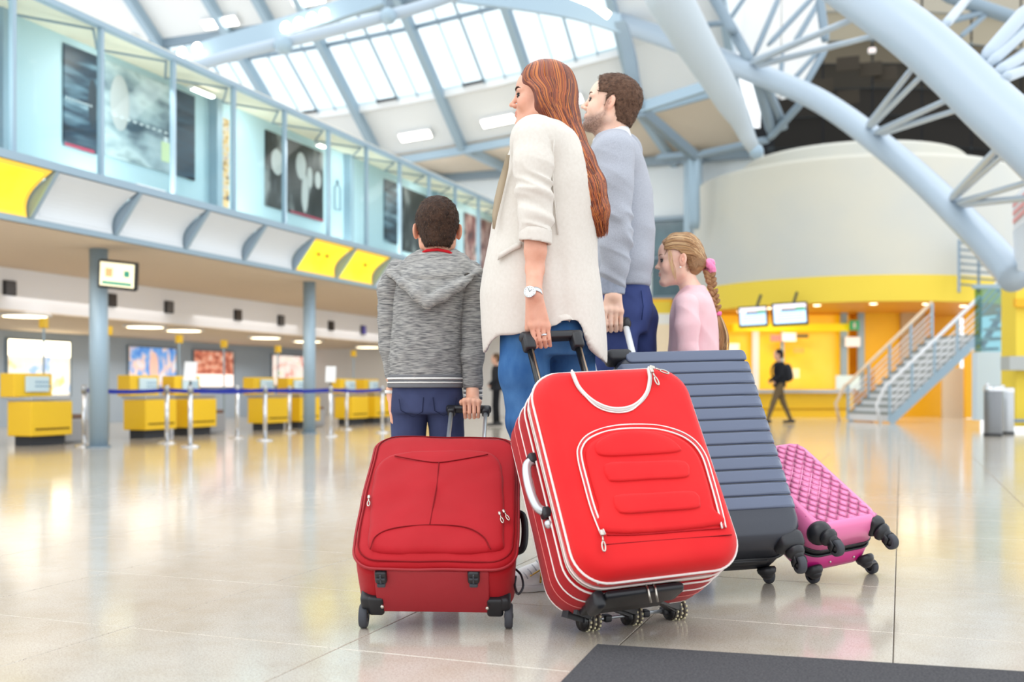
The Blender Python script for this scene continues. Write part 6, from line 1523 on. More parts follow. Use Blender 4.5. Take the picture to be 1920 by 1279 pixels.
# keep the face free
for sg in (-1, 1): vol.ell(Lh(-.008, sg * .060, -.012), V([.036, .036, .062]) * hs, HR, .02)
vol.ell(Lh(.105, 0, -.035), (.075, .10, .085), HR, .01, 'sub'); vol.ell(Lh(.060, -.06, -.03), (.040, .05, .052), HR, .01, 'sub'); vol.ell(Lh(.060, .06, -.03), (.040, .05, .052), HR, .01, 'sub')
g.emit(vol, 'hair', m_hair, lambda P: .004 * vnoise(P, (60, 60, 5), 9), it=1); hair = g.root.children[-1]; hvol = vol
rs = np.random.RandomState(5); paths = []; cols = []; rad = []
tones = [lin(c_) for c_ in ('5c2a1c', '70331f', '843e24', '96482a', 'b05a2c', '7a3a2a', 'c8742f', 'bd6a34')]  # brightest oranges put sunlight on the hair into the strand colours
for i in range(950):
    side = 1 if rs.rand() < .8 else -1
    # start along parting on the crown, sweep over the side of the head
    st = rs.uniform(0, 1) ** .85; a = float(np.clip(-1 + 2 * st + rs.randn() * .22, -1, 1))
    P = []
    f0 = .078 - .175 * st; P.append(Lh(f0, -.004 * side, .034 + .098 * math.sqrt(max(0, 1 - ((f0 + .016) / .108) ** 2))))
    sd = -.086 * 1.0 * (-1 if side < 0 else 1)
    # side = near side is HR left axis pointing toward camera?
    ph = math.radians(24 + 152 * st); sg_ = -1 if side < 0 else 1
    for (uu, rr2, kk) in ((.100, .60, .0), (.055, .98, .15), (.010, 1.04, .45), (-.030, 1.0, .55)):
        pj = ph + (math.radians(125) - ph) * kk * (1 if ph < 2.18 else .35); P.append(Lh(-.016 + .104 * rr2 * math.cos(pj), .090 * rr2 * math.sin(pj) * sg_, uu))
    for j, (cx_, cy_, cd_, r_) in enumerate(cen[2:]):
        tw = a * .92; dpt = -math.sqrt(max(0, 1 - tw * tw)) * (1.0 if side > 0 else -.6) * rs.uniform(.9, 1.08)
        R_ = r_ / F * g.D; nx_ = (cos_ := math.cos(-.45 if j > 0 else 0)); q_ = p(cx_, cy_, cd_) + V([tw * R_ * nx_, dpt * R_, tw * R_ * .35 * (j > 0)]) + rs.randn(3) * .0022; P.append(q_)
    if rs.rand() < .55: P = P[: len(P) - rs.randint(0, 2)]
    else: P[-1] = P[-1] + V([rs.uniform(-.01, .012), 0, rs.uniform(-.03, .03)])
    paths.append(snap(hvol, V(catmull(P, 5)), .0005 + rs.rand() * .002)); cols.append(tones[rs.randint(len(tones))] * rs.uniform(.8, 1.1)); rad.append(rs.uniform(.0018, .0036))
# near side of the head is the one facing the camera
nside = 1 if (HR @ V([0, 1, 0]))[1] < 0 else -1
if nside < 0:
    pass
vs, fs, cc = strand_mesh(paths, rad, cols)
mesh_obj('strands', g.world(vs), fs, m_hairs, hair, True, cols=cc)['kind'] = 'stuff'
print('near side sign', nside)

# ================================================================ MAN (grey sweater, navy trousers)
g = Figure(4.30, 1170, 'man in a grey sweater and navy trousers with short beard, behind the woman'); p = g.p
g.skin = skin_mat('skin_fair', 'f3cbb6', 'eec0a8')
m_sweat = mat('grey_sweater', 'a2a6b2', rough=.95, sheen=.15, col2='b6bbc6', nscale=300, bump=.4, bscale=350, contrast=(.3, .7)); m_rib2 = mat('sweater_ribbing', '9aa3b5', rough=.95, col2='a6aec0', nscale=80, bump=.4, bscale=500)
m_navy = mat('navy_trousers', '364272', rough=.8, col2='414e84', nscale=7, bump=.2, bscale=700)
cs = [g.sec(252, 1118, 1178, .02, .11), g.sec(272, 1108, 1194, .01, .17), g.sec(310, 1104, 1211, .01, .20), g.sec(360, 1104, 1222, .01, .20), g.sec(420, 1108, 1227, .01, .19), g.sec(470, 1110, 1227, .01, .185), g.sec(500, 1112, 1226, .01, .185), g.sec(516, 1116, 1218, .01, .17), g.sec(538, 1118, 1216, .01, .165)]
vol = mk([.24, -.33, 1.05], [.66, .33, 1.80], .0065); vol.loft(cs, 0); vol.ell(p(1152, 290, -.16), (.09, .075, .085), None, .05); vol.ell(p(1165, 285, .17), (.09, .075, .085), None, .05)
g.emit(vol, 'sweater', m_sweat, lambda P: .006 * ridged(P, (5, 5, 9), 11) * np.clip((1.5 - P[:, 2]) / .2, .2, 1) + .003 * vnoise(P, (14, 14, 14), 3), it=2); swP = g.last[0]
vol = mk([.24, -.33, 1.0], [.66, .33, 1.25], .0065); vol.loft([g.sec(508, 1118, 1217, .01, .165), g.sec(540, 1119, 1216, .01, .160)], 0); g.emit(vol, 'waistband', m_rib2, it=1)
vol = mk(p(1090, 570, -.4) - .02, V([.56, -.05, 1.75]), .0055)
arm = [p(1152, 288, -.185), p(1153, 340, -.225), p(1154, 400, -.235), p(1156, 450, -.235), p(1152, 500, -.225), p(1149, 545, -.21)]
vol.limb(arm, [.082, .072, .064, .060, .054, .044], .02); vol.cut(lambda X, Y, Z: p(1149, 540, -.21)[2] - Z)
def slv(P): z = P[:, 2]; return (.011 * ridged(P + np.stack([0 * z, 0 * z, P[:, 0] * .6], 1), (5, 5, 17), 14) - .004) * np.clip((1.45 - z) / .1, .15, 1)
g.emit(vol, 'sleeve', m_sweat, slv, it=1)
vol = mk(V([.33, -.36, .98]), V([.56, -.08, 1.25]), .005); vol.limb([p(1150, 526, -.213), p(1149, 553, -.21)], [.050, .047], 0, flat=((0, 1, 0), .95)); vol.cut(lambda X, Y, Z: p(1149, 553, -.21)[2] - Z); vol.limb([p(1150, 540, -.21), p(1149, 580, -.21)], [.036, .036], 0, mode='sub'); g.emit(vol, 'cuff', m_rib2, it=1)
# collar of the shirt underneath
vol = mk(p(1090, 300, -.2) - .02, p(1210, 225, .15) + .02, .0045); nk = [p(1146, 235, .01), p(1148, 262, .02)]
vol.limb(nk, [.068, .082], 0); vol.cut(lambda X, Y, Z: Z - (p(1146, 247, 0)[2] + (X - p(1146, 247, 0)[0]) * .35)); vol.cut(lambda X, Y, Z: p(1146, 262, 0)[2] - .01 - Z); vol.limb([p(1146, 220, .01), p(1146, 252, .012)], [.060, .064], 0, mode='sub'); g.emit(vol, 'shirt_collar', mat('white_shirt', 'f1f3f7', rough=.8), it=1)
vol = mk([.2, -.32, .06], [.68, .32, 1.18], .008)
vol.loft([g.sec(530, 1122, 1214, .01, .15), g.sec(560, 1120, 1222, .01, .165), g.sec(590, 1120, 1225, .01, .17), g.sec(625, 1118, 1212, .01, .155)], 0, ex=2.1)
lgs = ([p(1150, 600, -.09), p(1148, 700, -.10), p(1146, 820, -.10), p(1150, 950, -.10), p(1152, 1030, -.10)], [p(1188, 600, .09), p(1186, 700, .10), p(1180, 820, .12), p(1185, 940, .14), p(1188, 1010, .15)])
for l in lgs: vol.limb(l, [.105, .092, .076, .066, .060], .03)
g.emit(vol, 'trousers', m_navy, lambda P: .005 * ridged(P + np.stack([0 * P[:, 0], 0 * P[:, 0], P[:, 0] * .8], 1), (5, 5, 12), 16) - .001, it=2)
b = MB(); P_ = g.last[0]; b.tube([g.surf(P_, 1202, 545, 8) + V([0, -.002, 0]), g.surf(P_, 1206, 575, 8) + V([0, -.002, 0]), g.surf(P_, 1203, 600, 8) + V([0, -.002, 0])], .002, 6); g.mb(b, 'pocket_seam', mat('navy_seam', '22305e', rough=.9))
zf = -0.0
for l in lgs:
    e = l[-1]; sneaker(g, V([e[0] - .17, e[1] + .02, 0]), V([e[0] + .07, e[1], 0]), 0, 1.1, m1=mat('brown_shoe', '5a4030', rough=.5), m2=m_bk)
hc = g.p(1146, 199, 0.0); HR = head_frame((-.95, .16, .26)); hs = 1.03
vh = mk(hc - .17, hc + V([.15, .14, .16]), .0028); Lm = head_sdf(vh, hc, HR, hs, male=1.)
vh.limb([hc + HR @ V([-.025, 0, -.045]), p(1150, 262, .02)], [.058, .064], .02); vh.limb([hc + HR @ V([.03, 0, -.08]), p(1140, 262, -.0)], [.03, .045], .03)
gB = CAMA.T @ GRIP3; gX = c3.R[:, 0] @ CAMA; Bh = V([gB[0], gB[1] - g.D, gB[2]]) + gX * .0
vv = mk(p(1095, 650, -.34) - .01, V([.52, Bh[1] + .10, p(1150, 520, -.2)[2]]), .0034)
Bx = Bh.copy(); tgt = p(1150, 596, Bh[1]); Bx = Bh + gX * ((tgt[0] - Bh[0]) / gX[0])
wr = p(1150, 556, (-.21 + Bx[1] - .04) / 2)
W0, kn, fp = grip_hand(vv, Bx, gX, (.05, .05, -1), (-.1, -1, .05), 1.02, wrist=wr, rf=.0095, bar=.014, thumb=-1)
vv.limb([p(1151, 520, -.21), p(1150, 540, -.21), wr], [.034, .031, .029], .012)
vb = mk([.2, -.25, .3], [.66, .3, 1.7], .015); vb.loft([g.sec(270, 1125, 1180, .02, .12), g.sec(400, 1128, 1205, .01, .13), g.sec(540, 1130, 1205, .01, .12), g.sec(610, 1130, 1205, .01, .12)], 0)
for l in lgs: vb.limb(l, [.08, .07, .055, .05, .04], .02)
vb.limb([arm[0], arm[2], arm[4]], [.055, .045, .034], .02)
hm = vh.mesh(); am = vv.mesh(); bm_ = vb.mesh(); hm = (relax(*hm, 1, .35), hm[1]); am = (relax(*am, 2), am[1])
g.joinbody('body', g.skin, [hm, am, bm_], face_cols(g, hc, HR, hs, beard=lin('4a3226') * 1.1, bstr=.9, ls=.5))
head_extras(g, Lm, HR, hs, iris='4a4a44', brow='5a3e2c', brow_w=1.2, lash=False)
m_hm = mat('brown_short_hair', '4f382c', rough=.6, col2='6e5242', nscale=60, bump=1, bscale=200)
def short_hair(fig, hc, HR, hs, m, line, thick=.010, seed=1, tones=(), n=900, length=.014, sideburn=True):
    """cap hugging the skull; line(f, u) > 0 where hair grows"""
    vol = mk(hc - .14 * hs, hc + .15 * hs, .0035)
    vol.ell(hc + HR @ (V([-.012, 0, .036]) * hs), V([.097 + thick, .076 + thick * .7, .085 + thick]) * hs, HR, 0); vol.ell(hc + HR @ (V([.035, 0, .035]) * hs), V([.062 + thick * .8, .060 + thick * .7, .072 + thick]) * hs, HR, .02)
    vol.ell(hc + HR @ (V([-.045, 0, -.025]) * hs), V([.058 + thick * .4, .062, .065]) * hs, HR, .02)
    def cutf(X, Y, Z):
        q0 = (X - hc[0]) * HR[0, 0] + (Y - hc[1]) * HR[1, 0] + (Z - hc[2]) * HR[2, 0]; q2 = (X - hc[0]) * HR[0, 2] + (Y - hc[1]) * HR[1, 2] + (Z - hc[2]) * HR[2, 2]
        return -line(q0 / hs, q2 / hs) * hs
    vol.cut(cutf); fig.emit(vol, 'hair', m, lambda P: .0018 * vnoise(P, (160, 160, 160), seed), it=1); hr_ = fig.root.children[-1]
    P, Fq = fig.last; N_ = normals(P, Fq); rs = np.random.RandomState(seed); id_ = rs.choice(len(P), n); paths = []; cols = []
    crown = hc + HR @ (V([-.05, 0, .12]) * hs)
    for i in id_:
        a = P[i] - N_[i] * .002; out = P[i] - crown; out -= N_[i] * (out @ N_[i]); out /= np.linalg.norm(out) + 1e-6
        d = out * 1.0 + N_[i] * .10 + rs.randn(3) * .12; d /= np.linalg.norm(d); l = length * rs.uniform(.7, 1.2)
        paths.append(V([a, a + d * l * .5 + N_[i] * .0015, a + d * l])); cols.append(lin(tones[rs.randint(len(tones))]))
    vs, fs, cc = strand_mesh(paths, .0011, cols, 3); mesh_obj('strands', fig.world(vs), fs, mat('short_strands', 'ffffff', rough=.5, vcol=True), hr_, True, cols=cc)['kind'] = 'stuff'
def line_m(f, u):
    front = .066 - f + .28 * (u - .07); top = np.minimum(front, 10); lo = u - np.where(f > -.012, .030 + .0 * f, np.where(f > -.03, .03 + (f + .012) * 3.8, -.065)); sb = np.minimum(np.minimum(f + .004, .018 - f), u + .020)
    return np.maximum(np.minimum(top, lo), sb)
short_hair(g, hc, HR, hs, m_hm, line_m, .011, 2, ('33241b', '49332600'[:6], '5d4434', '6e5240'), 1800, .015)

# ================================================================ BOY (grey hooded sweater, seen from behind)
g = Figure(3.90, 815, 'boy seen from behind in a grey marled hooded sweater, pulling the small red suitcase'); p = g.p
g.skin = skin_mat('skin_warm', 'efb69a', 'e6a688')
m_hood = mat('grey_marl', '58595d', rough=.95, sheen=.1, col2='b9b7b3', nscale=13, ndetail=7, bump=.5, bscale=40, contrast=(.33, .66), stretch=(2.2, 2.2, 26))
m_hoodv = mat('grey_marl_hood', '6a6b6e', rough=.95, sheen=.1, col2='bfbdb8', nscale=13, ndetail=7, bump=.4, bscale=40, contrast=(.3, .7), stretch=(2.6, 4, 22))
m_wstr = mat('white_knit', 'eceae6', rough=.9); m_gstr = mat('grey_knit', '77787c', rough=.9)
cs = [g.sec(482, 790, 852, .0, .06), g.sec(496, 762, 884, .0, .085), g.sec(520, 738, 892, .0, .105), g.sec(560, 736, 874, .0, .115), g.sec(620, 732, 866, 0, .115), g.sec(670, 729, 869, 0, .115), g.sec(708, 729, 869, 0, .115), g.sec(722, 731, 867, 0, .11)]
vol = mk([-.56, -.2, .68], [-.08, .2, 1.25], .0055); vol.loft(cs, 0)
g.emit(vol, 'hoodie', m_hood, lambda P: .004 * ridged(P + np.stack([0 * P[:, 0], 0 * P[:, 0], -P[:, 0] * .7], 1), (6, 6, 9), 21) * np.clip((1.1 - P[:, 2]) / .2, .1, 1), it=2); bP = g.last[0]
def band(name, secs, m, th=.003, ex=2.2):
    vol = mk([-.56, -.2, secs[0][0] - .03], [-.08, .2, secs[-1][0] + .03], .0035); vol.loft([(a[0], a[1], a[2], a[3] + th + .005, a[4] + th + .005) for a in secs], 0, ex=ex); return g.emit(vol, name, m, it=1)
for (a, b_, m_, t_) in ((727, 719, m_gstr, .001), (719, 716, m_wstr, .004), (716, 712, m_gstr, .001), (712, 708, m_wstr, .004), (708, 703, m_gstr, .001)):
    band('hem_stripe', [g.sec(a, 730, 868, 0, .112), g.sec(b_, 730, 868, 0, .112)], m_, t_)
for side, pts, rr in ((-1, [(748, 512), (730, 545), (727, 600), (728, 655), (734, 712)], [.050, .044, .036, .032, .026]), (1, [(880, 514), (886, 545), (887, 610), (886, 670), (886, 728)], [.052, .048, .044, .041, .036])):
    P = [p(a, b_, -.01 - .02 * (i > 2) * (side > 0)) for i, (a, b_) in enumerate(pts)]; vol = mk(V(P).min(0) - .08, V(P).max(0) + .08, .005); vol.limb(P, rr, .02); zc_ = P[-1][2] + (.004 if side > 0 else 0); vol.cut(lambda X, Y, Z: zc_ - Z)
    g.emit(vol, 'sleeve', m_hood, lambda P: .0045 * ridged(P + np.stack([0 * P[:, 0], 0 * P[:, 0], P[:, 0] * .9], 1), (6, 6, 14), 23 + side) - .001, it=1)
    if side > 0: armR = P
    else: armL = P
for k, (a, b_, m_) in enumerate(((727, 731, m_gstr), (731, 735, m_wstr), (735, 739, m_gstr), (739, 744, m_wstr), (744, 750, m_gstr))):
    q0, q1 = p(886.5, a, -.03), p(886.5, b_, -.03); bb_ = MB(); r_ = .037 if m_ is m_wstr else .0355
    bb_.lathe([(.025, q1[2]), (r_, q1[2] + .001), (r_, q0[2] - .001), (.025, q0[2])], (q0[0], -.03, 0), 28, np.diag([1, .8, 1])); g.mb(bb_, 'cuff_stripe', m_)
q0 = p(735, 735, -.01); bb_ = MB(); bb_.lathe([(.02, q0[2] - .006), (.027, q0[2] - .006), (.027, q0[2] + .006), (.02, q0[2] + .006)], (q0[0], -.01, 0), 24, np.diag([1, .8, 1])); g.mb(bb_, 'cuff_stripe', m_wstr)
# hood lying on the back
hm_ = [(762, 492), (800, 480), (838, 480), (882, 494), (904, 508)]
vol = mk(p(700, 600, -.22) - .02, p(925, 455, .12) + .03, .0045)
def hoodprim(v, off=0.):
    L1 = [p(802, 567, -.155), p(784, 552, -.15), p(756, 530, -.125), p(728, 511, -.075)]
    L2 = [p(802, 567, -.155), p(826, 555, -.15), p(862, 534, -.125), p(900, 508, -.075)]
    v.limb(L1, [.022, .023, .017, .009], .018); v.limb(L2, [.022, .023, .017, .009], .018)
    v.limb([p(733, 512, -.07), p(775, 490, -.04), p(790, 478, -.01)], [.011, .022, .018], .025); v.limb([p(897, 508, -.07), p(866, 490, -.04), p(850, 478, -.01)], [.011, .022, .018], .025)
    v.loft([(p(0, 560, -.11)[2], p(803, 560, -.11)[0], -.085, .03, .035), (p(0, 535, -.1)[2], p(808, 535, -.1)[0], -.075, .085, .058), (p(0, 512, -.08)[2], p(814, 512, -.08)[0], -.055, .13, .070), (p(0, 490, -.05)[2], p(818, 490, -.05)[0], -.02, .095, .065), (p(0, 474, -.02)[2], p(820, 474, -.02)[0], .0, .066, .06)], .03)
hoodprim(vol); vol.limb([p(820, 440, .0), p(820, 478, .0)], [.05, .052], .01, mode='sub')
def hd(P):
    u = 960 + F * P[:, 0] / (g.D + P[:, 1]); v = HY - F * (P[:, 2] - HCAM) / (g.D + P[:, 1])
    ln = v - (518 + 6 * np.cos((u - 815) / 60)); return -.007 * np.exp(-(ln / 4.5) ** 2) * (np.abs(u - 818) < 75) + .0025 * vnoise(P, (18, 18, 18), 25)
g.emit(vol, 'hood', m_hoodv, hd, it=1)
b = MB(); b.tube([p(793, 474, -.045), p(800, 470, -.058), p(820, 468, -.062), p(840, 472, -.058), p(850, 478, -.045)], .006, 8); g.mb(b, 'shirt_collar', mat('red_collar', 'c4202a', rough=.8))
# trousers, shoes
m_tr = mat('slate_navy_trousers', '3a4160', rough=.85, col2='454d70', nscale=8, bump=.2, bscale=700)
vol = mk([-.5, -.2, .05], [-.12, .2, .82], .0065); vol.loft([g.sec(712, 736, 864, 0, .10), g.sec(745, 734, 867, 0, .105), g.sec(775, 735, 868, 0, .10)], 0)
lgs = ([p(767, 765, 0), p(766, 850, 0), p(768, 930, .01), p(770, 1040, .02)], [p(836, 765, 0), p(838, 850, 0), p(836, 930, 0), p(836, 1040, -.01)])
for l in lgs: vol.limb(l, [.068, .062, .052, .046], .012)
g.emit(vol, 'trousers', m_tr, lambda P: .003 * ridged(P + np.stack([0 * P[:, 0], 0 * P[:, 0], -np.abs(P[:, 0] - p(801, 0)[0]) * 1.2], 1), (6, 6, 16), 27), it=1); tp_ = g.last[0]
b = MB()
for pts in (((748, 748), (752, 770), (775, 782), (792, 772), (794, 745)), ((812, 745), (815, 770), (832, 780), (852, 770), (856, 746))): b.tube([g.surf(tp_, a, c_, 6) + V([0, -.001, 0]) for a, c_ in pts], .0016, 5)
g.mb(b, 'pocket_seams', mat('navy_seam2', '272d48', rough=.9))
for l in lgs: e = l[-1]; sneaker(g, V([e[0], .13, 0]), V([e[0], -.05, 0]), 0, .92)
# body
hc = p(820, 432, .01); HR = head_frame((-.10, 1, .02)); hs = .985
vh = mk(hc - .15, hc + .15, .003); Lb = head_sdf(vh, hc, HR, hs, child=1.); vh.limb([hc + HR @ V([-.022, 0, -.04]), p(820, 486, .0)], [.044, .047], .015)
gL1, gR1 = CAMA.T @ GRIP1L, CAMA.T @ GRIP1R; gB = gL1 * .32 + gR1 * .68; gX = gR1 - gL1; gX /= np.linalg.norm(gX); Bh = V([gB[0], gB[1] - g.D, gB[2]]); tgt = p(885, 770, Bh[1]); Bh = Bh + gX * (tgt[0] - Bh[0])
vv = mk(p(850, 800, -.2) - .01, V([tgt[0] + .07, .08, p(886, 720, 0)[2]]), .003); wr = p(886, 752, (-.03 + Bh[1] - .03) / 2)
W0, kn, fp = grip_hand(vv, Bh, gX, (0, 0, -1), (0, -1, .05), .80, wrist=wr, rf=.0088, bar=.012, thumb=-1); vv.limb([p(886, 722, -.03), wr], [.025, .024], .01)
lh = MB(); vl = mk(p(715, 800, -.1) - .01, p(755, 735, .06) + .02, .0035); wl_ = p(735, 745, -.01); vl.limb([p(735, 730, -.01), wl_], [.022, .020], .01); vl.ell(wl_ + V([.0, .0, -.035]), (.014, .028, .036), None, .012)
for k in range(4): y_ = -.02 + .014 * k; a = wl_ + V([.0, y_, -.062]); vl.limb([a, a + V([.003, 0, -.026]), a + V([.014, 0, -.042])], [.0078, .007, .006], .003)
vl.limb([wl_ + V([.004, .02, -.02]), wl_ + V([.012, .036, -.045]), wl_ + V([.016, .036, -.062])], [.009, .008, .0065], .005)
vb = mk([-.55, -.2, .25], [-.1, .2, 1.2], .013); vb.loft([g.sec(500, 780, 856, 0, .06), g.sec(600, 750, 850, 0, .08), g.sec(760, 752, 852, 0, .08)], 0)
for l in lgs: vb.limb(l, [.05, .045, .038, .032], .02)
vb.limb(armR, [.035, .032, .03, .028, .025], .02); vb.limb(armL, [.035, .032, .028, .025, .022], .02)
pr2 = []
for q in (vh, vv, vl, vb): P, Fq = q.mesh(); pr2.append((relax(P, Fq, 1), Fq))
g.joinbody('body', g.skin, pr2, face_cols(g, hc, HR, hs)); head_extras(g, Lb, HR, hs, lash=False)
def line_b(f, u):
    lo = u - np.where(f > .0, .045, np.where(f > -.03, .045 + f * 3.6, -.068 + .0 * f)); return np.minimum(lo, .07 - f + .2 * (u - .07))
short_hair(g, hc, HR, hs, mat('dark_brown_hair', '33241d', rough=.6, col2='4a352a', nscale=50, bump=1, bscale=200), line_b, .009, 4, ('2a1d17', '3a281e', '4c3628', '60452f'), 2600, .013)

# ================================================================ GIRL (pink sweater, braid)
g = Figure(4.35, 1300, 'girl in a pale pink sweater with a long blond braid and pink scrunchie, facing left'); p = g.p
g.skin = skin_mat('skin_pink', 'fad2be', 'f5c6b0')
m_pinks = mat('pale_pink_sweater', 'efc0c7', rough=.9, sheen=.2, col2='f4ced4', nscale=9, bump=.3, bscale=500)
cs = [g.sec(538, 1284, 1318, .0, .06), g.sec(548, 1272, 1326, .0, .085), g.sec(562, 1264, 1333, .0, .115), g.sec(590, 1258, 1342, 0, .125), g.sec(625, 1256, 1346, 0, .12), g.sec(665, 1254, 1346, 0, .12), g.sec(740, 1250, 1348, 0, .125)]
vol = mk([.60, -.24, .60], [.93, .2, 1.16], .0055); vol.loft(cs, 0); vol.ell(p(1290, 570, -.10), (.05, .045, .05), None, .04)
g.emit(vol, 'sweater', m_pinks, lambda P: .004 * ridged(P + np.stack([0 * P[:, 0], 0 * P[:, 0], P[:, 0] * 1.2], 1), (6, 6, 9), 31), it=1)
arm = [p(1290, 572, -.115), p(1289, 610, -.14), p(1290, 660, -.15), p(1296, 700, -.15), p(1300, 735, -.14)]
vol = mk(V(arm).min(0) - .07, V(arm).max(0) + .07, .005); vol.limb(arm, [.048, .044, .040, .038, .032], .02); g.emit(vol, 'sleeve', m_pinks, lambda P: .005 * ridged(P + np.stack([0 * P[:, 0], 0 * P[:, 0], P[:, 0] * .6], 1), (7, 7, 12), 33) - .001, it=1)
m_lj = mat('pale_jeans', '7f95b5', rough=.85, col2='93a8c6')
vol = mk([.58, -.2, .05], [.95, .2, .80], .008); vol.loft([g.sec(725, 1256, 1342, 0, .11), g.sec(780, 1256, 1342, 0, .11)], 0)
lgs = ([p(1280, 770, -.06), p(1280, 880, -.06), p(1282, 1000, -.06)], [p(1318, 770, .06), p(1318, 880, .06), p(1318, 985, .06)])
for l in lgs: vol.limb(l, [.066, .052, .045], .02)
g.emit(vol, 'jeans', m_lj, it=1)
for l in lgs: e = l[-1]; sneaker(g, V([e[0] - .12, e[1], 0]), V([e[0] + .05, e[1], 0]), 0, .9)
hc = p(1273.5, 489, .0); HR = head_frame((-1, .06, -.02)); hs = .90
vh = mk(hc - .15, hc + V([.14, .12, .14]), .0026); Lg = head_sdf(vh, hc, HR, hs, child=1.); vh.limb([hc + HR @ V([-.022, 0, -.045]), p(1298, 556, .0)], [.038, .042], .02); vh.limb([p(1298, 548, 0), p(1300, 562, 0)], [.045, .06], .02)
vv = mk(p(1270, 800, -.22) - .02, p(1330, 700, -.05) + .02, .004); wr = p(1301, 742, -.14); vv.limb([p(1300, 725, -.14), wr], [.021, .019], .01)
Wz, kn, fp = grip_hand(vv, wr + V([.01, 0, -.075]), (1, 0, 0), (.1, 0, -1), (0, -1, 0), .78, wrist=wr, rf=.0085, bar=.009, thumb=-1)
vb = mk([.6, -.2, .3], [.92, .2, 1.12], .014); vb.loft([g.sec(560, 1285, 1320, 0, .06), g.sec(640, 1275, 1328, 0, .08), g.sec(760, 1275, 1328, 0, .08)], 0); vb.limb(arm, [.03, .028, .026, .024, .021], .02)
for l in lgs: vb.limb(l, [.05, .04, .034], .02)
pr2 = []
for q in (vh, vv, vb): P, Fq = q.mesh(); pr2.append((relax(P, Fq, 1, .35), Fq))
g.joinbody('body', g.skin, pr2, face_cols(g, hc, HR, hs, ls=.6)); head_extras(g, Lg, HR, hs, iris='5a6a70', brow='8a6444', brow_w=.8)
m_bl = mat('blond_hair', 'a87c52', rough=.5, col2='8a6242', nscale=25, stretch=(1, 1, 4))
def Lh(f, sd, u): return hc + HR @ (V([f, sd, u]) * hs)
vol = mk(hc - .14, hc + .15, .0035); vol.ell(Lh(-.014, 0, .038), V([.101, .083, .090]) * hs, HR, 0); vol.ell(Lh(.032, 0, .036), V([.066, .067, .074]) * hs, HR, .02); vol.ell(Lh(-.05, 0, -.015), V([.062, .062, .062]) * hs, HR, .02); vol.ell(Lh(-.095, 0, -.01), V([.03, .03, .03]) * hs, HR, .02)
def cutg(X, Y, Z):
    f = ((X - hc[0]) * HR[0, 0] + (Y - hc[1]) * HR[1, 0] + (Z - hc[2]) * HR[2, 0]) / hs; u = ((X - hc[0]) * HR[0, 2] + (Y - hc[1]) * HR[1, 2] + (Z - hc[2]) * HR[2, 2]) / hs
    lo = u - np.where(f > .015, .055 - .0 * f, np.where(f > -.022, .034 + (f + .0) * 1.4, np.maximum(-.070, -.0 + (f + .022) * 2.4))); fr = .074 - f + .25 * (u - .07); return -np.minimum(lo, fr) * hs
vol.cut(cutg); g.emit(vol, 'hair', m_bl, lambda P: .002 * vnoise(P, (50, 120, 50), 3), it=1); hair = g.root.children[-1]; hvol = vol
rs = np.random.RandomState(8); paths = []; cols = []; rad = []; tones = ['8a623e', 'a87a50', 'c49a6c', 'dcb98c', '96704c']
tie = p(1326, 500, 0.)
for i in range(420):
    sd = rs.choice([-1, 1], p=[.25, .75]); 
    ns = sd if nside > 0 else -sd
    th0 = rs.uniform(-.25, 1.45)   # start around the hairline: front low .. top
    f0 = .078 * math.cos(th0 * .75); u0 = .035 + .085 * math.sin(th0); s0 = .070 * math.cos(th0) ** .6 if th0 > 0 else .072
    s0 *= ns * rs.uniform(.75, 1); A = Lh(f0 * .95, s0, u0 + .006); B_ = Lh(f0 * .35 - .012, s0 * 1.22 if abs(s0) > .03 else s0 * 1.6, u0 * 1.06 + .010); C_ = Lh(-.055, ns * (abs(s0) * .9 + .006), u0 * .72 + .006); 
    for q_ in (B_, C_):
        l = HR.T @ (q_ - hc) / hs; rr_ = math.sqrt(((l[0] + .014) / .103) ** 2 + (l[1] / .085) ** 2 + ((l[2] - .038) / .092) ** 2); l2 = V([-.014, 0, .038]) + (l - V([-.014, 0, .038])) / rr_ * rs.uniform(1.0, 1.03); q_[:] = hc + HR @ (l2 * hs)
    paths.append(snap(hvol, V(catmull([A, B_, C_, tie + rs.randn(3) * .006], 4)), .0008)); cols.append(lin(tones[rs.randint(5)])); rad.append(rs.uniform(.0012, .0024))
for i in range(140):
    ns = nside if rs.rand() < .75 else -nside; A = Lh(rs.uniform(-.05, -.018), ns * .078, rs.uniform(-.06, .02)); B_ = Lh(-.062, ns * .066, rs.uniform(-.05, .015))
    paths.append(snap(hvol, V(catmull([A, B_, Lh(-.095, ns * .03, -.01 + rs.uniform(-.02, .02)), tie + rs.randn(3) * .005], 4)), .0008)); cols.append(lin(tones[rs.choice([0, 0, 1, 4])])); rad.append(rs.uniform(.0012, .0022))
for i in range(10):    # loose locks in front of the ear
    A = Lh(.052 + rs.uniform(-.01, .01), .070 * nside, .062); paths.append(V(catmull([A, Lh(.050 + rs.uniform(-.012, .01), .078 * nside, .01), Lh(.034 + rs.uniform(-.01, .01), .076 * nside, -.05), Lh(.022 + rs.uniform(-.01, .01), .064 * nside, -.10)], 4))); cols.append(lin(tones[rs.randint(2, 4)])); rad.append(.0010)
vs, fs, cc = strand_mesh(paths, rad, cols); mesh_obj('strands', g.world(vs), fs, mat('blond_strands', 'ffffff', rough=.42, vcol=True), hair, True, cols=cc)['kind'] = 'stuff'
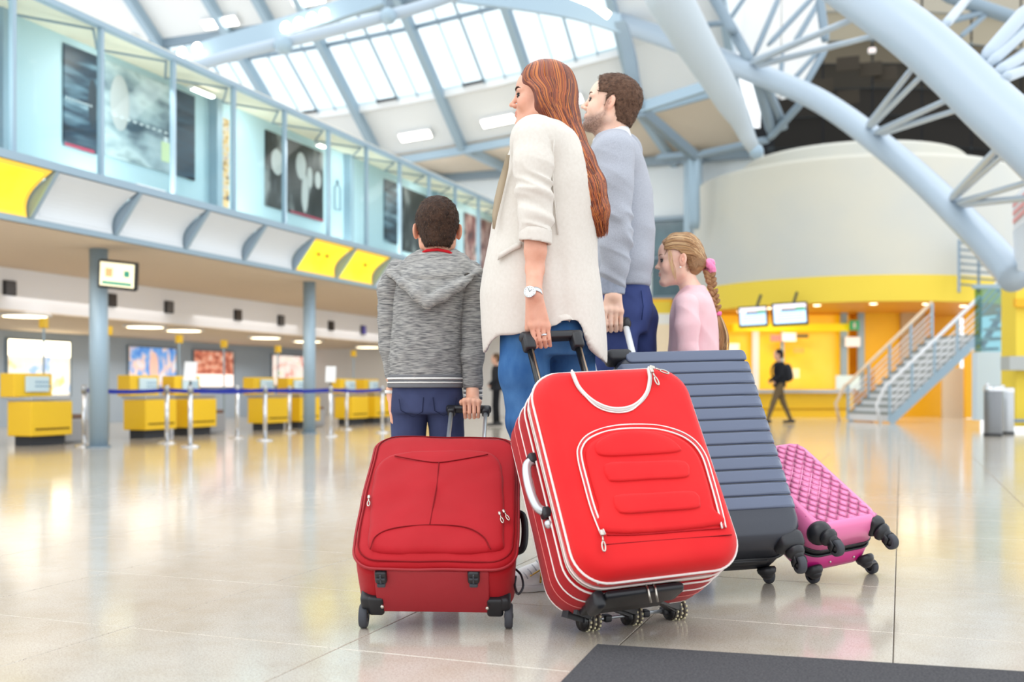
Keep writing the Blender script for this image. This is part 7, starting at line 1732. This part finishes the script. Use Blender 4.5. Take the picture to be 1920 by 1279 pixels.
# scrunchie, braid, tie, tail
vol = mk(tie - .06, tie + .06, .003); 
for k in range(11):
    a = 2 * PI * k / 11; vol.ell(tie + V([.010, 0, 0]) + V([.012 * math.sin(a * 2), math.cos(a) * .020, math.sin(a) * .022]), V([.015, .013, .013]), None, .006)
g.emit(vol, 'scrunchie', mat('pink_scrunchie', 'f58cbc', rough=.8, sheen=.4), lambda P: .0025 * ridged(P, (90, 90, 90), 5), it=1)
br = [p(1330, 514, -.01), p(1334, 535, -.02), p(1340, 560, -.03), p(1346, 582, -.035)]; C2 = V(catmull(br, 8)); b = MB(); colb = []
n = 15
for k in range(n):
    t = k / (n - 1); q_ = C2[int(t * (len(C2) - 1))]; sg = 1 if k % 2 else -1; rr_ = .0175 * (1 - .35 * t)
    b.sph(q_ + V([sg * rr_ * .55, -.003, 0]), (rr_ * .72, rr_ * .8, rr_ * 1.25), 14, 10, rotm(0, sg * .75, 0))
g.mb(b, 'braid', mat('braid_brown', '8a5a3a', rough=.5, col2='b08458', nscale=160, bump=.8, bscale=400))
b = MB(); q_ = p(1348, 588, -.035); b.lathe([(.004, -.009), (.0105, -.008), (.012, 0), (.0105, .008), (.004, .009)], q_, 18); g.mb(b, 'hair_tie', mat('pink_tie', 'ef7ab0', rough=.7))
paths = []; cols = []; rad = []
for i in range(150):
    a = rs.uniform(0, 2 * PI); r_ = rs.uniform(.2, 1); o = V([math.cos(a), math.sin(a), 0]) * r_
    paths.append(V(catmull([p(1348, 591, -.035) + o * .006, p(1350, 610, -.035) + o * V([.022, .016, 0]), p(1354, 635, -.03) + o * V([.028, .018, 0]), p(1352 + rs.uniform(-6, 8), 662 + rs.uniform(-8, 10), -.03) + o * V([.016, .01, 0])], 4))); cols.append(lin(tones[rs.randint(5)])); rad.append(.0018)
vs, fs, cc = strand_mesh(paths, rad, cols); mesh_obj('braid_tail', g.world(vs), fs, mat('blond_strands'), g.root, True, cols=cc)
b = MB(); b.sph(Lh(.004, nside * .088, -.040), .0045, 12, 8); g.mb(b, 'earring', mat('pearl', 'f8f4ee', rough=.15, coat=.5))

# ================================================================ DISTANT PEOPLE
def passer(D, px, H, label, coat, legs, hairc, walk=0., bag=False, skirt=False, face=-1, tall=1):
    g = Figure(D, px, label); x = g.x0; vox = .014; s = H / 1.75
    def q(a, b, c): return V([x + a * s, b * s, c * s])
    vol = mk(q(-.45, -.35, .85), q(.45, .35, 1.62), vox); vol.loft([(q(0, 0, .86)[2], x, 0, .15 * s, .18 * s), (q(0, 0, 1.1)[2], x + .01, 0, .14 * s, .18 * s), (q(0, 0, 1.35)[2], x + .02 * face * -1, 0, .15 * s, .21 * s), (q(0, 0, 1.46)[2], x, 0, .09 * s, .14 * s)], 0)
    for sg in (-1, 1): vol.limb([q(.0, sg * .19, 1.40), q(.02 + .03 * sg, sg * .24, 1.15), q(face * .16, sg * .2, 1.02)], [.06 * s, .05 * s, .042 * s], .02)
    if skirt: vol.loft([(q(0, 0, .62)[2] + .25 * s, x, 0, .17 * s, .2 * s), (q(0, 0, 1.0)[2], x, 0, .15 * s, .18 * s)], .02)
    g.emit(vol, 'coat', mat('coat_' + coat, coat, rough=.8))
    vol = mk(q(-.55, -.25, .03), q(.55, .25, 1.0), vox)
    for sg in (-1, 1): vol.limb([q(0, sg * .09, .92), q(face * .02 + sg * walk * .14, sg * .09, .50), q(sg * walk * .30, sg * .09, .09)], [.10 * s, .065 * s, .045 * s], .02)
    g.emit(vol, 'trousers', mat('legs_' + legs, legs, rough=.8))
    vol = mk(q(-.25, -.2, 1.4), q(.25, .2, 1.8), .009); hc = q(face * .02, 0, 1.63); HRr = head_frame((face, .1, 0)); head_sdf(vol, hc, HRr, s); vol.limb([hc + V([0, 0, -.06]), q(0, 0, 1.42)], [.05 * s, .055 * s], .02)
    vb = mk(q(-.3, -.3, .8), q(.3, .3, 1.5), .02); vb.loft([(q(0, 0, .85)[2], x, 0, .11 * s, .14 * s), (q(0, 0, 1.42)[2], x, 0, .08 * s, .12 * s)], 0)
    hnd = mk(q(-.35, -.35, .85), q(.35, .35, 1.12), .009)
    for sg in (-1, 1):
        h0 = q(face * .17, sg * .2, 1.01); hnd.ell(h0, (.03 * s, .018 * s, .035 * s), None, 0)
        for k in range(4): hnd.limb([h0 + V([(-.018 + .012 * k) * s, 0, -.02 * s]), h0 + V([(-.02 + .013 * k) * s, 0, -.07 * s])], [.009 * s, .007 * s], .003)
        hnd.limb([h0 + V([face * .02 * s, 0, 0]), h0 + V([face * .045 * s, 0, -.03 * s])], [.01 * s, .008 * s], .003)
    pr = []
    for v_ in (vol, vb, hnd): P, Fq = v_.mesh(); pr.append((P, Fq))
    g.joinbody('body', mat('skin_far', 'd8a890', rough=.6), pr)
    vol = mk(hc - .16, hc + .16, .009); vol.ell(hc + HRr @ (V([-.018, 0, .045]) * s), V([.10, .088, .09]) * s, HRr, 0); vol.ell(hc + HRr @ (V([-.06, 0, -.02]) * s), V([.06, .075, .08]) * s, HRr, .02); vol.ell(hc + HRr @ (V([.09, 0, -.03]) * s), V([.07, .1, .075]) * s, HRr, 0, 'sub'); g.emit(vol, 'hair', mat('hair_' + hairc, hairc, rough=.7))
    for sg in (-1, 1):
        e = q(sg * walk * .30, sg * .09, 0); vol = mk(e - V([.2, .1, .02]), e + V([.2, .1, .14]), .01); vol.limb([e + V([-face * .05, 0, .05]), e + V([face * .14, 0, .04])], [.045 * s, .035 * s], 0); vol.cut(lambda X, Y, Z: .002 - Z); g.emit(vol, 'shoe', m_bk)
    if bag:
        vol = mk(q(.05, -.3, .95), q(.42, .3, 1.5), .012); vol.ell(q(.20, 0, 1.20), V([.11, .15, .22]) * s, None, 0); vol.ell(q(.27, 0, 1.12), V([.06, .11, .11]) * s, None, .02); g.emit(vol, 'backpack', mat('backpack_grey', '2e2f34', rough=.8))
        b = MB()
        for sg in (-1, 1): b.tube(catmull([q(.12, sg * .10, 1.36), q(.0, sg * .12, 1.45), q(-.14, sg * .12, 1.34), q(-.13, sg * .13, 1.12), q(.10, sg * .13, 1.0)], 4), .018, 6)
        g.mb(b, 'backpack_straps', mat('backpack_grey'))
    return g
passer(20.4, 1461, 1.46, 'distant man in black jacket with a backpack walking left past the yellow office', '202126', '6b5a42', '2a201c', walk=1., bag=True)
passer(18.9, 931, 1.33, 'distant person in a dark coat standing between the boy and the woman', '26272c', '17181c', '5a4634', skirt=True, walk=.15)
